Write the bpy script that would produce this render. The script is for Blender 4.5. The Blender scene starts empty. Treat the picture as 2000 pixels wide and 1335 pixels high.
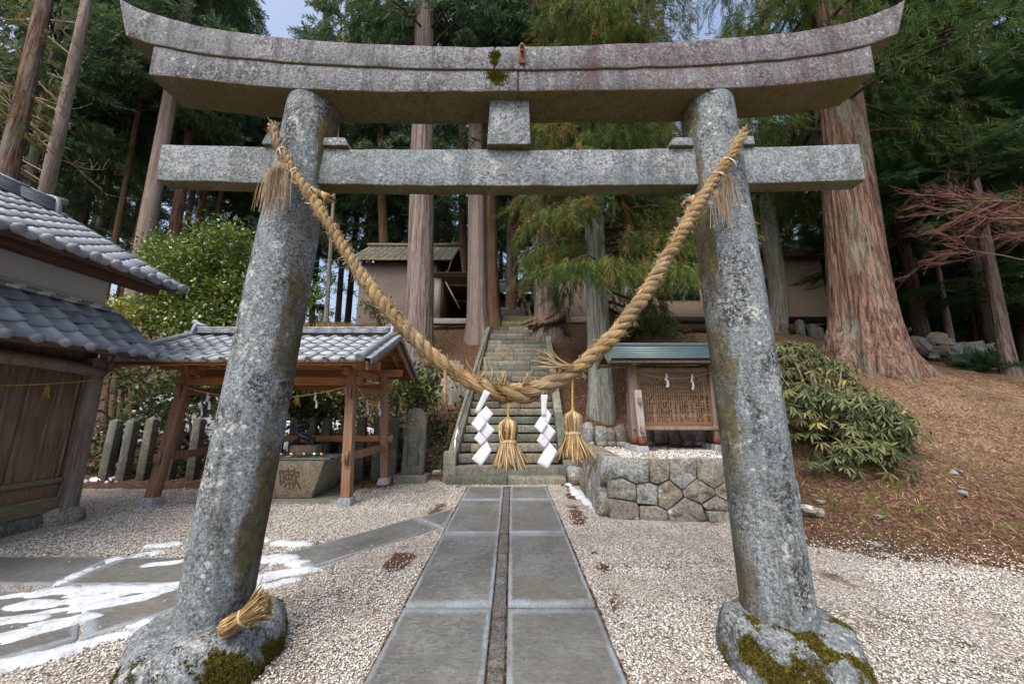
import bpy, bmesh, math, random
import numpy as np
from mathutils import Matrix, Vector

SC = bpy.context.scene
COL = SC.collection
R = math.radians
random.seed(7)
RNG = np.random.default_rng(11)

# ------------------------------------------------------------------ camera, sky, sun, exposure
PITCH = math.atan(.19)
FPX, CAMH = 700.0, 1.5
cd = bpy.data.cameras.new('camera')
cd.sensor_width = 36.0
cd.lens = 36.0 * FPX / 2000.0
cd.clip_start = .05
cd.clip_end = 2000
cam = bpy.data.objects.new('camera', cd)
COL.objects.link(cam)
cam.location = (0, 0, CAMH)
cam.rotation_euler = (math.pi / 2 + PITCH, 0, 0)
SC.camera = cam

SUN_EL, SUN_AZ = 58.0, 205.0          # degrees; azimuth clockwise from +Y
W = bpy.data.worlds.new('World')
SC.world = W
W.use_nodes = True
wn = W.node_tree.nodes
wn.clear()
sky = wn.new('ShaderNodeTexSky')
sky.sky_type = 'NISHITA'
sky.sun_disc = False
sky.sun_elevation = R(SUN_EL)
sky.sun_rotation = R(SUN_AZ)
sky.air_density = 1.0
sky.dust_density = 7.0
sky.ozone_density = 1.0
bg = wn.new('ShaderNodeBackground')
bg.inputs['Strength'].default_value = .15
wo = wn.new('ShaderNodeOutputWorld')
hsv = wn.new('ShaderNodeHueSaturation')          # thin even cloud: the same paler sky all round
hsv.inputs['Saturation'].default_value = .95
W.node_tree.links.new(sky.outputs[0], hsv.inputs['Color'])
W.node_tree.links.new(hsv.outputs[0], bg.inputs[0])
W.node_tree.links.new(bg.outputs[0], wo.inputs[0])

sd = bpy.data.lights.new('sun', 'SUN')
sd.energy = .55
sd.angle = R(30)
sd.color = (1.0, .985, .96)
sun = bpy.data.objects.new('sun', sd)
COL.objects.link(sun)
_v = Vector((math.sin(R(SUN_AZ)) * math.cos(R(SUN_EL)), math.cos(R(SUN_AZ)) * math.cos(R(SUN_EL)), math.sin(R(SUN_EL))))
sun.rotation_euler = _v.to_track_quat('Z', 'Y').to_euler()

vs = SC.view_settings
vs.view_transform = 'Standard'
vs.look = 'None'
vs.gamma = 1.0
vs.use_curve_mapping = False
vs.exposure = 1.1
SC.render.engine = 'CYCLES'
cy = SC.cycles
cy.use_denoising = True
cy.max_bounces = 5
cy.diffuse_bounces = 3
cy.glossy_bounces = 2
cy.transmission_bounces = 3
cy.transparent_max_bounces = 6
cy.caustics_reflective = False
cy.caustics_refractive = False
cy.use_adaptive_sampling = True
cy.adaptive_threshold = .02
cy.sample_clamp_indirect = 4.0

# ------------------------------------------------------------------ picture -> place (real depths)
_c, _s = math.cos(PITCH), math.sin(PITCH)
SL = .0186                                   # the forecourt rises gently towards the stairs


def ray(px, py):
    u = (px - 1000) / FPX
    v = (667.5 - py) / FPX
    return u, _c - v * _s, _s + v * _c


def at(px, py, Y):
    a, b, e = ray(px, py)
    k = Y / b
    return Vector((a * k, Y, CAMH + e * k))


def gnd(px, py):
    a, b, e = ray(px, py)
    k = CAMH / (SL * b - e)
    return Vector((a * k, b * k, SL * b * k))


# ------------------------------------------------------------------ objects
WM = {}


def tag(o, label=None, cat=None, group=None, kind=None):
    if label: o['label'] = label
    if cat: o['category'] = cat
    if group: o['group'] = group
    if kind: o['kind'] = kind
    return o


def place(o, parent, M):
    o.matrix_basis = M
    WM[o.name] = M.copy()
    if parent is not None:
        o.parent = parent
        o.matrix_parent_inverse = WM[parent.name].inverted()
    return o


def thing(name, loc, label, cat, group=None):
    o = bpy.data.objects.new(name, None)
    o.empty_display_size = .2
    COL.objects.link(o)
    place(o, None, Matrix.Translation(Vector(loc)))
    return tag(o, label, cat, group)


def obj(name, me, mat=None, parent=None, M=None, bevel=0, smooth=None, seg=2):
    o = bpy.data.objects.new(name, me)
    COL.objects.link(o)
    if mat is not None and len(me.materials) == 0:
        me.materials.append(mat)
    place(o, parent, M if M is not None else Matrix())
    if bevel:
        b = o.modifiers.new('bevel', 'BEVEL')
        b.width = bevel
        b.segments = seg
        b.limit_method = 'ANGLE'
        b.angle_limit = R(40)
    if smooth:
        me.polygons.foreach_set('use_smooth', np.ones(len(me.polygons), bool))
    return o


def copy_tree(o, parent=None, M=None):
    c = o.copy()
    COL.objects.link(c)
    c.parent = parent
    if M is not None:
        c.matrix_basis = M
    WM[c.name] = M if M is not None else WM[o.name]
    for ch in o.children:
        copy_tree(ch, c)
    return c


def mesh(name, V, *Fs, tint=None, uv=None):
    """V (n,3); Fs arrays (m,k) of vertex indices."""
    V = np.asarray(V, np.float32).reshape(-1, 3)
    me = bpy.data.meshes.new(name)
    Fs = [np.asarray(f, np.int32) for f in Fs if len(f)]
    me.vertices.add(len(V))
    me.vertices.foreach_set('co', V.ravel())
    nl = sum(f.size for f in Fs)
    npoly = sum(len(f) for f in Fs)
    me.loops.add(nl)
    me.loops.foreach_set('vertex_index', np.concatenate([f.ravel() for f in Fs]))
    me.polygons.add(npoly)
    tot = np.concatenate([np.full(len(f), f.shape[1], np.int32) for f in Fs])
    st = np.concatenate([[0], np.cumsum(tot)[:-1]]).astype(np.int32)
    me.polygons.foreach_set('loop_start', st)
    if tint is not None:
        a = me.attributes.new('tint', 'FLOAT', 'POINT')
        a.data.foreach_set('value', np.asarray(tint, np.float32))
    if uv is not None:
        l = me.uv_layers.new(name='UVMap')
        idx = np.concatenate([f.ravel() for f in Fs])
        l.data.foreach_set('uv', np.asarray(uv, np.float32)[idx].ravel())
    me.update(calc_edges=True)
    me.validate()
    return me


class MB:
    """collects shapes for ONE mesh"""

    def __init__(s):
        s.V, s.F, s.n, s.T, s.U = [], {}, 0, [], []

    def add(s, V, *Fs, tint=0.0, uv=None):
        V = np.asarray(V, float).reshape(-1, 3)
        for f in Fs:
            f = np.asarray(f, int)
            if f.size:
                s.F.setdefault(f.shape[1], []).append(f + s.n)
        s.V.append(V)
        s.T.append(np.broadcast_to(np.asarray(tint, float), (len(V),)))
        s.U.append(np.zeros((len(V), 2)) if uv is None else np.asarray(uv, float))
        s.n += len(V)
        return s

    def mesh(s, name):
        return mesh(name, np.concatenate(s.V), *[np.concatenate(f) for f in s.F.values()],
                    tint=np.concatenate(s.T), uv=np.concatenate(s.U))

    def box(s, a, b):
        (x0, y0, z0), (x1, y1, z1) = a, b
        V = [(x0, y0, z0), (x1, y0, z0), (x1, y1, z0), (x0, y1, z0), (x0, y0, z1), (x1, y0, z1), (x1, y1, z1), (x0, y1, z1)]
        return s.add(V, BOXF)

    def beam(s, p0, p1, w, h, up=(0, 0, 1), w1=None, h1=None):
        p0, p1, up = Vector(p0), Vector(p1), Vector(up)
        d = (p1 - p0).normalized()
        x = d.cross(up)
        if x.length < 1e-4: x = d.cross(Vector((0, 1, 0)))
        x.normalize()
        y = x.cross(d).normalized()
        w1 = w if w1 is None else w1
        h1 = h if h1 is None else h1
        V = []
        for p, a, b in ((p0, w, h), (p1, w1, h1)):
            for i, j in ((-1, -1), (1, -1), (1, 1), (-1, 1)):
                V.append(p + x * (i * a / 2) + y * (j * b / 2))
        return s.add([tuple(v) for v in V], [(0, 1, 2, 3), (7, 6, 5, 4), (0, 4, 5, 1), (1, 5, 6, 2), (2, 6, 7, 3), (3, 7, 4, 0)])

    def tube(s, pts, rad, n=8, cap=True, tint=0.0, mod=None, twist=0.0):
        P = np.asarray([tuple(p) for p in pts], float)
        m = len(P)
        rad = np.broadcast_to(np.asarray(rad, float), (m,))
        T = np.gradient(P, axis=0)
        T /= np.linalg.norm(T, axis=1)[:, None] + 1e-9
        a = np.array([0, 0, 1.]) if abs(T[0, 2]) < .9 else np.array([0, 1., 0])
        X = np.cross(T[0], a); X /= np.linalg.norm(X)
        Vs = []
        UV = []
        ang = np.linspace(0, 2 * math.pi, n, endpoint=False)
        L = 0
        for i in range(m):
            if i:
                X = X - T[i] * X.dot(T[i]); X /= np.linalg.norm(X) + 1e-9
                L += np.linalg.norm(P[i] - P[i - 1])
            Y = np.cross(T[i], X)
            r = rad[i] * (mod(ang, L, i) if mod else 1.0)
            a2 = ang + twist * L
            Vs.append(P[i] + (np.cos(a2) * r)[:, None] * X + (np.sin(a2) * r)[:, None] * Y)
            UV.append(np.stack([ang / (2 * math.pi), np.full(n, L)], 1))
        V = np.concatenate(Vs)
        i = np.arange(m - 1)[:, None] * n
        j = np.arange(n)[None]
        k = (j + 1) % n
        Q = np.stack([i + j, i + k, i + n + k, i + n + j], -1).reshape(-1, 4)
        s.add(V, Q, tint=tint, uv=np.concatenate(UV))
        if cap and n > 2:
            b = s.n - len(V)
            s.F.setdefault(n, []).append(np.array([np.arange(n)[::-1] + b, np.arange(n) + b + (m - 1) * n]))
        return s

    def lathe(s, prof, c, n=16, tint=0.0, cap=True):
        """prof: list of (r,z) bottom to top"""
        c = np.asarray(tuple(c), float)
        return s.tube2([(c + (0, 0, z), r) for r, z in prof], n, tint, cap)

    def tube2(s, rings, n, tint=0.0, cap=True):
        ang = np.linspace(0, 2 * math.pi, n, endpoint=False)
        V = np.concatenate([p + np.stack([np.cos(ang) * r, np.sin(ang) * r, 0 * ang], 1) for p, r in rings])
        m = len(rings)
        i = np.arange(m - 1)[:, None] * n
        j = np.arange(n)[None]
        k = (j + 1) % n
        Q = np.stack([i + j, i + k, i + n + k, i + n + j], -1).reshape(-1, 4)
        s.add(V, Q, tint=tint)
        if cap:
            b = s.n - len(V)
            s.F.setdefault(n, []).append(np.array([np.arange(n)[::-1] + b, np.arange(n) + b + (m - 1) * n]))
        return s

    def prism(s, poly, d):
        """poly: list of 3d points (planar), extruded by vector d"""
        P = np.asarray([tuple(p) for p in poly], float)
        n = len(P)
        d = np.asarray(tuple(d), float)
        V = np.concatenate([P, P + d])
        j = np.arange(n); k = (j + 1) % n
        Q = np.stack([j, k, k + n, j + n], 1)
        s.add(V, Q)
        b = s.n - 2 * n
        s.F.setdefault(n, []).append(np.array([np.arange(n)[::-1] + b, np.arange(n) + b + n]))
        return s

    def build(s, name, mat, parent=None, **k):
        return obj(name, s.mesh(name), mat, parent, **k)


BOXF = np.array([(3, 2, 1, 0), (4, 5, 6, 7), (0, 1, 5, 4), (1, 2, 6, 5), (2, 3, 7, 6), (3, 0, 4, 7)])


def scatter(TV, TF, pos, mats, tint, ttint=None):
    """copies of one small template as arrays: verts, faces, tint"""
    TV = np.asarray(TV, float); TF = np.asarray(TF, int)
    n, k = len(pos), len(TV)
    V = np.einsum('nij,kj->nki', mats, TV) + np.asarray(pos)[:, None, :]
    F = (TF[None] + (np.arange(n) * k)[:, None, None]).reshape(-1, TF.shape[1])
    t = np.repeat(np.asarray(tint, float), k)
    if ttint is not None: t = t + np.tile(ttint, n)
    return V.reshape(-1, 3), F, t


def frames(fwd, up, size):
    """matrices with columns x (side), y (fwd), z"""
    fwd = np.asarray(fwd, float); up = np.asarray(up, float)
    y = fwd / (np.linalg.norm(fwd, axis=1)[:, None] + 1e-9)
    x = np.cross(y, up); x /= np.linalg.norm(x, axis=1)[:, None] + 1e-9
    z = np.cross(x, y)
    M = np.stack([x, y, z], -1)
    size = np.asarray(size, float)
    if size.ndim == 1: return M * size[:, None, None]
    return M * size[:, None, :]


def rdir(n, rng=RNG):
    v = rng.normal(size=(n, 3))
    return v / np.linalg.norm(v, axis=1)[:, None]


def _h(ix, iy, seed):
    h = (ix.astype(np.int64) * 374761393 + iy.astype(np.int64) * 668265263 + seed * 974711) & 0x7fffffff
    h = ((h ^ (h >> 13)) * 1274126177) & 0x7fffffff
    return ((h ^ (h >> 16)) & 0xffff) / 65535.0


def vn(x, y, seed=0):
    x = np.asarray(x, float); y = np.asarray(y, float)
    ix = np.floor(x); iy = np.floor(y)
    fx = x - ix; fy = y - iy
    fx = fx * fx * (3 - 2 * fx); fy = fy * fy * (3 - 2 * fy)
    a, b, c, d = _h(ix, iy, seed), _h(ix + 1, iy, seed), _h(ix, iy + 1, seed), _h(ix + 1, iy + 1, seed)
    return (a * (1 - fx) + b * fx) * (1 - fy) + (c * (1 - fx) + d * fx) * fy


def fbm(x, y, o=4, seed=0):
    s, a, t = 0, 1.0, 0
    for i in range(o):
        s = s + a * vn(np.asarray(x) * 2 ** i, np.asarray(y) * 2 ** i, seed + i)
        t += a; a *= .5
    return s / t


def sstep(a, b, x):
    t = np.clip((np.asarray(x, float) - a) / (b - a), 0, 1)
    return t * t * (3 - 2 * t)


# ------------------------------------------------------------------ materials
class NT:
    def __init__(s, name):
        s.m = bpy.data.materials.new(name)
        s.m.use_nodes = True
        s.t = s.m.node_tree
        s.t.nodes.clear()
        s.tc = s.new('ShaderNodeTexCoord')
        s.O = s.tc.outputs['Object']
        s.UV = s.tc.outputs['UV']

    def new(s, k): return s.t.nodes.new(k)

    def put(s, sock, v):
        if isinstance(v, bpy.types.NodeSocket): s.t.links.new(v, sock)
        elif v is not None:
            if isinstance(v, tuple) and len(v) == 3 and sock.type == 'RGBA': v = v + (1,)
            sock.default_value = v

    def map(s, v=None, scale=(1, 1, 1), rot=(0, 0, 0), loc=(0, 0, 0)):
        n = s.new('ShaderNodeMapping')
        s.put(n.inputs[0], v or s.O)
        n.inputs['Scale'].default_value = scale
        n.inputs['Rotation'].default_value = rot
        n.inputs['Location'].default_value = loc
        return n.outputs[0]

    def noise(s, scale, detail=3, rough=.55, vec=None, dist=0.0):
        n = s.new('ShaderNodeTexNoise')
        s.put(n.inputs['Vector'], vec or s.O)
        n.inputs['Scale'].default_value = scale
        n.inputs['Detail'].default_value = detail
        n.inputs['Roughness'].default_value = rough
        n.inputs['Distortion'].default_value = dist
        return n.outputs['Fac']

    def voro(s, scale, vec=None, feature='F1', out='Distance', rand=1.0):
        n = s.new('ShaderNodeTexVoronoi')
        n.feature = feature
        s.put(n.inputs['Vector'], vec or s.O)
        n.inputs['Scale'].default_value = scale
        n.inputs['Randomness'].default_value = rand
        return n.outputs[out]

    def ramp(s, f, stops, interp='LINEAR'):
        n = s.new('ShaderNodeValToRGB')
        n.color_ramp.interpolation = interp
        e = n.color_ramp.elements
        while len(e) < len(stops): e.new(.5)
        for i, (p, c) in enumerate(stops):
            e[i].position = p
            e[i].color = (c, c, c, 1) if not isinstance(c, tuple) else c + (1,)
        s.put(n.inputs[0], f)
        return n.outputs[0]

    def mix(s, f, a, b, mode='MIX'):
        n = s.new('ShaderNodeMix')
        n.data_type = 'RGBA'
        n.blend_type = mode
        n.clamp_factor = True
        s.put(n.inputs[0], f); s.put(n.inputs[6], a); s.put(n.inputs[7], b)
        return n.outputs[2]

    def ma(s, op, a, b=None, clamp=False):
        n = s.new('ShaderNodeMath')
        n.operation = op
        n.use_clamp = clamp
        s.put(n.inputs[0], a)
        if b is not None: s.put(n.inputs[1], b)
        return n.outputs[0]

    def attr(s, name='tint'):
        n = s.new('ShaderNodeAttribute')
        n.attribute_name = name
        return n.outputs['Fac']

    def island(s): return s.new('ShaderNodeNewGeometry').outputs['Random Per Island']

    def rnd(s): return s.new('ShaderNodeObjectInfo').outputs['Random']

    def sep(s, v=None):
        n = s.new('ShaderNodeSeparateXYZ')
        s.put(n.inputs[0], v or s.O)
        return n.outputs

    def nrm(s): return s.sep(s.new('ShaderNodeNewGeometry').outputs['Normal'])

    def pos(s): return s.sep(s.new('ShaderNodeNewGeometry').outputs['Position'])

    def bump(s, h, st=.5, d=.01, n0=None):
        n = s.new('ShaderNodeBump')
        n.inputs['Strength'].default_value = st
        n.inputs['Distance'].default_value = d
        s.put(n.inputs['Height'], h)
        if n0 is not None: s.put(n.inputs['Normal'], n0)
        return n.outputs[0]

    def out(s, col, rough=.8, normal=None, metal=0.0, spec=.3, trans=None, sheen=0):
        p = s.new('ShaderNodeBsdfPrincipled')
        s.put(p.inputs['Base Color'], col)
        s.put(p.inputs['Roughness'], rough)
        s.put(p.inputs['Metallic'], metal)
        p.inputs['Specular IOR Level'].default_value = spec
        if normal is not None: s.put(p.inputs['Normal'], normal)
        o = s.new('ShaderNodeOutputMaterial')
        if trans:
            t = s.new('ShaderNodeBsdfTranslucent')
            s.put(t.inputs[0], trans[1])
            x = s.new('ShaderNodeMixShader')
            x.inputs[0].default_value = trans[0]
            s.t.links.new(p.outputs[0], x.inputs[1]); s.t.links.new(t.outputs[0], x.inputs[2])
            s.t.links.new(x.outputs[0], o.inputs[0])
        else:
            s.t.links.new(p.outputs[0], o.inputs[0])
        return s.m
MAT = {}


def granite(name, base=(.30, .31, .32), lich=.5, dark=.5, algae=0.0, purple=False, moss=None, scale=1.0, mossattr=False, vary=False, streak=.55, inner=False):
    n = NT(name)
    sc = lambda k: tuple(min(1, c * k) for c in base)
    base0 = base
    sp = n.noise(85 * scale, 3, .8)
    col = n.ramp(sp, [(.33, sc(.30)), (.44, sc(.75)), (.55, sc(1.05)), (.66, sc(1.9))])
    md = n.noise(46 * scale, 4, .8, vec=n.map(loc=(2, 7, 3)))
    col = n.mix(n.ramp(md, [(.40, .85), (.49, 0.0)]), col, sc(.30))
    col = n.mix(n.ramp(md, [(.53, 0.0), (.63, .55)]), col, sc(1.6))
    big = n.noise(2.3, 5, .65)
    col = n.mix(n.ramp(big, [(.40, 0.0), (.62, .8)]), col, n.mix(.55, col, (base[0] * .50, base[1] * .58, base[2] * .60)))
    # dark algae flecks in drifts
    df = n.noise(4.5, 6, .75, vec=n.map(scale=(1, 1, .6)))
    df2 = n.noise(42, 3, .7)
    k = n.ma('MULTIPLY', n.ramp(df, [(.48, 0.0), (.58, 1.0)]), n.ramp(df2, [(.44, 0.0), (.54, 1.0)]))
    col = n.mix(n.ma('MULTIPLY', k, dark), col, (.028, .028, .030))
    # pale lichen patches
    lf = n.noise(6.5, 7, .70, vec=n.map(loc=(3, 1, 7)), dist=.5)
    l2 = n.noise(40, 4, .7)
    k = n.ma('MULTIPLY', n.ramp(lf, [(.57, 0.0), (.62, 1.0)]), n.ramp(l2, [(.42, 0.0), (.56, 1.0)]))
    col = n.mix(n.ma('MULTIPLY', k, lich), col, n.mix(n.ramp(n.noise(2.5, 1), [(.4, 0.0), (.6, 1.0)]), (.50, .53, .50), (.55, .54, .55)))
    for vs_, th, seed_, cc in ((34, .14, 1.0, (.46, .49, .44)), (13, .13, 5.0, (.52, .54, .54)), (60, .17, 9.0, (.44, .46, .38))):
        sl = n.voro(vs_, n.map(loc=(.3 + seed_, .7, .1)))
        sl = n.ma('ADD', sl, n.ma('MULTIPLY', n.ma('SUBTRACT', n.noise(vs_ * 2.2, 3, .7), .5), .22))
        k = n.ma('MULTIPLY', n.ramp(sl, [(th, 1.0), (th + .06, 0.0)]), n.ramp(n.noise(2.4, 3, .6, vec=n.map(loc=(9 + seed_, 2, 1))), [(.46, 0.0), (.56, 1.0)]))
        col = n.mix(n.ma('MULTIPLY', k, lich), col, cc)
    st_ = n.noise(10, 4, .7, vec=n.map(scale=(1, 1, .07)))
    col = n.mix(n.ma('MULTIPLY', n.ramp(st_, [(.50, 0.0), (.64, 1.0)]), streak), col, n.mix(.7, col, (.05, .052, .05)))
    if purple:
        x = n.sep()
        pm = n.ma('MULTIPLY', n.ramp(n.noise(2.2, 4, .7, vec=n.map(loc=(5, 5, 2))), [(.40, .25), (.56, 1.0)]),
                  n.ramp(n.ma('ADD', n.ma('MULTIPLY', x[0], .15), .5), [(.0, .3), (.52, .5), (.56, 1.0), (.93, .9), (.97, .2)]))
        pm = n.ma('MULTIPLY', pm, n.ramp(n.noise(45, 3, .7), [(.38, .2), (.58, 1.0)]))
        col = n.mix(n.ma('MULTIPLY', pm, .72), col, (.095, .052, .062))
    if algae:
        nz = n.nrm()[2]
        k = n.ma('MULTIPLY', n.ramp(n.ma('MULTIPLY', nz, -1.0), [(.3, 0.0), (.7, 1.0)]), n.ramp(n.noise(3.2, 4, .6), [(.28, .75), (.55, 1.0)]))
        ac = n.mix(n.ramp(n.noise(1.7, 4), [(.42, 0.0), (.6, 1.0)]), (.125, .090, .034), (.105, .100, .026))
        ac = n.mix(n.ramp(n.noise(26, 4, .7), [(.35, .6), (.55, 0.0)]), ac, (.045, .035, .016))
        col = n.mix(n.ma('MULTIPLY', k, algae), col, ac)
    mc = n.ramp(n.noise(34, 4, .75), [(.32, (.018, .014, .005)), (.5, (.055, .046, .009)), (.68, (.115, .108, .016))])
    if moss:
        z = n.pos()[2]
        top, amt = moss
        mf = n.ma('ADD', n.ma('MULTIPLY', n.ma('SUBTRACT', top, z), 1.6), n.ma('MULTIPLY', n.ma('SUBTRACT', n.noise(5.5, 5, .65), .5), 2.6))
        k = n.ma('MULTIPLY', n.ramp(mf, [(.35, 0.0), (.55, 1.0)]), amt)
        col = n.mix(k, col, n.mix(.45, mc, (.085, .045, .02)))
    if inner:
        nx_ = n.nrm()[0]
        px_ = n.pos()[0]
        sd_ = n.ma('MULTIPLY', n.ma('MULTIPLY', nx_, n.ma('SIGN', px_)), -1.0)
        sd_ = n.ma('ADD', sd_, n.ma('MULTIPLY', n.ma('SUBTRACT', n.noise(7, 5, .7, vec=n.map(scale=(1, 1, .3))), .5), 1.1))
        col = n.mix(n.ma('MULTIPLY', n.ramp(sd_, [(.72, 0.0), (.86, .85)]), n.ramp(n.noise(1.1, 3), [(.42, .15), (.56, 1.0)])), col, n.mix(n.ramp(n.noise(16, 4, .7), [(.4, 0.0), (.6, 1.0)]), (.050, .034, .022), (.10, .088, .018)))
    if mossattr:
        k = n.ramp(n.ma('ADD', n.attr('mossm'), n.ma('MULTIPLY', n.ma('SUBTRACT', n.noise(24, 4, .7), .5), .5)), [(.48, 0.0), (.56, 1.0)])
        col = n.mix(k, col, mc)
    if vary: col = n.mix(1.0, col, n.ramp(n.rnd(), [(0, (.55, .56, .52)), (.5, (.95, .93, .86)), (1, (1.25, 1.22, 1.1))]), 'MULTIPLY')
    h = n.ma('ADD', n.ma('MULTIPLY', sp, .5), n.ma('ADD', n.noise(14, 5, .7), n.ma('MULTIPLY', md, .7)))
    return n.out(col, .92, n.bump(h, .75, .014), spec=.15)


MAT['torii'] = granite('weathered_granite', (.225, .255, .278), .42, .45, algae=.92)
MAT['lintel'] = granite('lichened_granite', (.205, .225, .242), .45, .8, algae=.92, purple=True, streak=.85)
MAT['pillar'] = granite('pillar_granite', (.205, .238, .260), .66, .95, moss=(.40, .85), inner=True, streak=.7)
MAT['pedestal'] = granite('mossy_boulder', (.195, .22, .238), .6, .8, mossattr=True)
MAT['newgranite'] = granite('pale_cut_granite', (.36, .38, .41), .0, .12, scale=1.4)
MAT['step'] = granite('stair_stone', (.215, .22, .20), .3, .45, vary=True)
MAT['strip'] = granite('dark_kerb_stone', (.125, .125, .118), .15, .4)
MAT['oldstone'] = granite('old_carved_stone', (.155, .155, .13), .3, .5)
MAT['basin'] = granite('basin_stone', (.35, .295, .225), .08, .3)


def fieldstone():
    n = NT('field_stone')
    r = n.rnd()
    base = n.ramp(r, [(0, (.26, .30, .32)), (.25, (.22, .185, .13)), (.45, (.30, .33, .34)), (.6, (.17, .135, .11)), (.8, (.28, .30, .29)), (1, (.24, .215, .16))])
    sp = n.noise(32, 6, .78)
    col = n.mix(n.ramp(sp, [(.38, .9), (.52, 0.0)]), base, (.05, .045, .04))
    col = n.mix(n.ramp(n.noise(5, 5, .7), [(.50, 0.0), (.62, .6)]), col, (.10, .085, .06))
    col = n.mix(n.ramp(n.noise(7, 5, .68, vec=n.map(loc=(4, 4, 4))), [(.60, 0.0), (.68, .8)]), col, (.50, .52, .50))
    col = n.mix(n.ramp(n.noise(4, 4, .7, vec=n.map(loc=(1, 8, 4))), [(.60, 0.0), (.70, .55)]), col, (.13, .12, .035))
    h = n.ma('ADD', n.ma('MULTIPLY', n.noise(11, 6, .7), 1.0), n.ma('MULTIPLY', sp, .3))
    return n.out(col, .9, n.bump(h, .9, .03), spec=.2)


MAT['fieldstone'] = fieldstone()


def slab():
    n = NT('paving_slab')
    u = n.UV
    s = n.sep(u)
    # distance to the slab's own edge in metres is stored in the uv map
    e = n.ma('ADD', s[0], n.ma('MULTIPLY', n.ma('SUBTRACT', n.noise(9, 4, .6), .5), .06))
    inner = n.ramp(n.noise(2.2, 5, .62), [(.32, (.072, .078, .078)), (.50, (.115, .123, .124)), (.64, (.155, .166, .168)), (.76, (.225, .238, .24))])
    inner = n.mix(n.ramp(n.noise(48, 5, .8, vec=n.map(scale=(.4, 1, 1))), [(.40, .75), (.52, 0.0)]), inner, (.055, .055, .052))
    inner = n.mix(n.ramp(n.noise(36, 5, .8, vec=n.map(scale=(.4, 1, 1), loc=(3, 3, 3))), [(.52, 0.0), (.66, .6)]), inner, (.24, .25, .25))
    inner = n.mix(n.ramp(n.noise(1.3, 4, .6, vec=n.map(loc=(7, 1, 0))), [(.52, 0.0), (.68, .55)]), inner, (.12, .115, .085))
    inner = n.mix(n.ma('MULTIPLY', n.rnd(), .35), inner, (.10, .10, .095))
    col = n.mix(n.ma('MULTIPLY', n.ramp(e, [(.036, 1.0), (.066, 0.0)]), n.ramp(n.noise(3.5, 5, .7), [(.34, .25), (.55, 1.0)])), inner, n.mix(n.ramp(n.noise(70, 2), [(.4, 0.0), (.6, 1.0)]), (.165, .205, .24), (.23, .275, .31)))
    sp = n.noise(120, 2, .7)
    col = n.mix(n.ramp(sp, [(.30, .5), (.45, 0.0)]), col, (.06, .06, .06))
    return n.out(col, n.ramp(n.noise(3, 3), [(.3, .55), (.7, .8)]), n.bump(n.ma('ADD', sp, n.noise(14, 4)), .35, .006), spec=.35)


MAT['slab'] = slab()


def ground_mat():
    n = NT('forecourt_ground')
    g = n.attr('gravel')
    # gravel
    v = n.new('ShaderNodeTexVoronoi'); v.inputs['Scale'].default_value = 85
    n.put(v.inputs['Vector'], n.O)
    hue = n.sep(v.outputs['Color'])[0]
    gc = n.ramp(hue, [(0, (.13, .10, .075)), (.16, (.30, .26, .20)), (.45, (.41, .40, .37)), (.8, (.52, .515, .495)), (1, (.63, .625, .61))])
    gc = n.mix(n.ramp(v.outputs['Distance'], [(.42, 0.0), (.75, .75)]), gc, (.10, .08, .06))
    br = n.ramp(n.noise(2.0, 5, .7), [(.56, 0.0), (.68, .8)])
    gc = n.mix(br, gc, (.075, .048, .03))
    # litter
    lv = n.noise(38, 5, .75, vec=n.map(scale=(1, .6, 1)))
    lc = n.ramp(lv, [(.32, (.009, .006, .005)), (.44, (.046, .027, .019)), (.54, (.108, .064, .043)), (.66, (.25, .17, .115))])
    dry = n.attr('dry')
    lc = n.mix(dry, lc, n.ramp(lv, [(.32, (.036, .022, .015)), (.44, (.125, .080, .052)), (.54, (.23, .158, .104)), (.66, (.46, .35, .24))]))
    lc = n.mix(n.ramp(n.noise(1.4, 4, .65), [(.55, 0.0), (.70, .55)]), lc, (.03, .02, .015))
    lc = n.mix(n.ma('MULTIPLY', n.attr('moss'), n.ramp(n.noise(6, 5, .7), [(.5, 0.0), (.62, .9)])), lc, n.ramp(lv, [(.3, (.03, .035, .01)), (.7, (.12, .13, .03))]))
    gm = n.ramp(n.ma('ADD', g, n.ma('MULTIPLY', n.ma('SUBTRACT', n.noise(5, 6, .7), .5), .8)), [(.45, 0.0), (.55, 1.0)])
    col = n.mix(gm, lc, gc)
    h = n.ma('ADD', n.ma('MULTIPLY', v.outputs['Distance'], -.8), n.ma('MULTIPLY', lv, .8))
    return n.out(col, .95, n.bump(h, .8, .02), spec=.12)


MAT['ground'] = ground_mat()


def pebble():
    n = NT('white_pebble')
    i = n.island()
    c = n.ramp(i, [(0, (.07, .05, .035)), (.10, (.18, .14, .10)), (.22, (.36, .335, .285)), (.5, (.50, .495, .465)), (.85, (.64, .64, .625)), (1, (.76, .76, .755))])
    return n.out(c, .8, spec=.25)


MAT['pebble'] = pebble()


def needles():
    n = NT('fallen_needles')
    c = n.ramp(n.island(), [(0, (.035, .016, .009)), (.35, (.11, .052, .030)), (.7, (.20, .112, .065)), (.93, (.35, .24, .155)), (1, (.48, .37, .25))])
    return n.out(c, .9, spec=.1)


MAT['needles'] = needles()


def snow():
    n = NT('old_snow')
    c = n.mix(n.ramp(n.noise(18, 5, .7), [(.46, 0.0), (.66, .75)]), (.50, .56, .64), (.30, .31, .32))
    return n.out(c, .6, n.bump(n.ma('ADD', n.noise(30, 5, .7), n.noise(9, 4)), .8, .02), spec=.3)


MAT['snow'] = snow()


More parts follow.
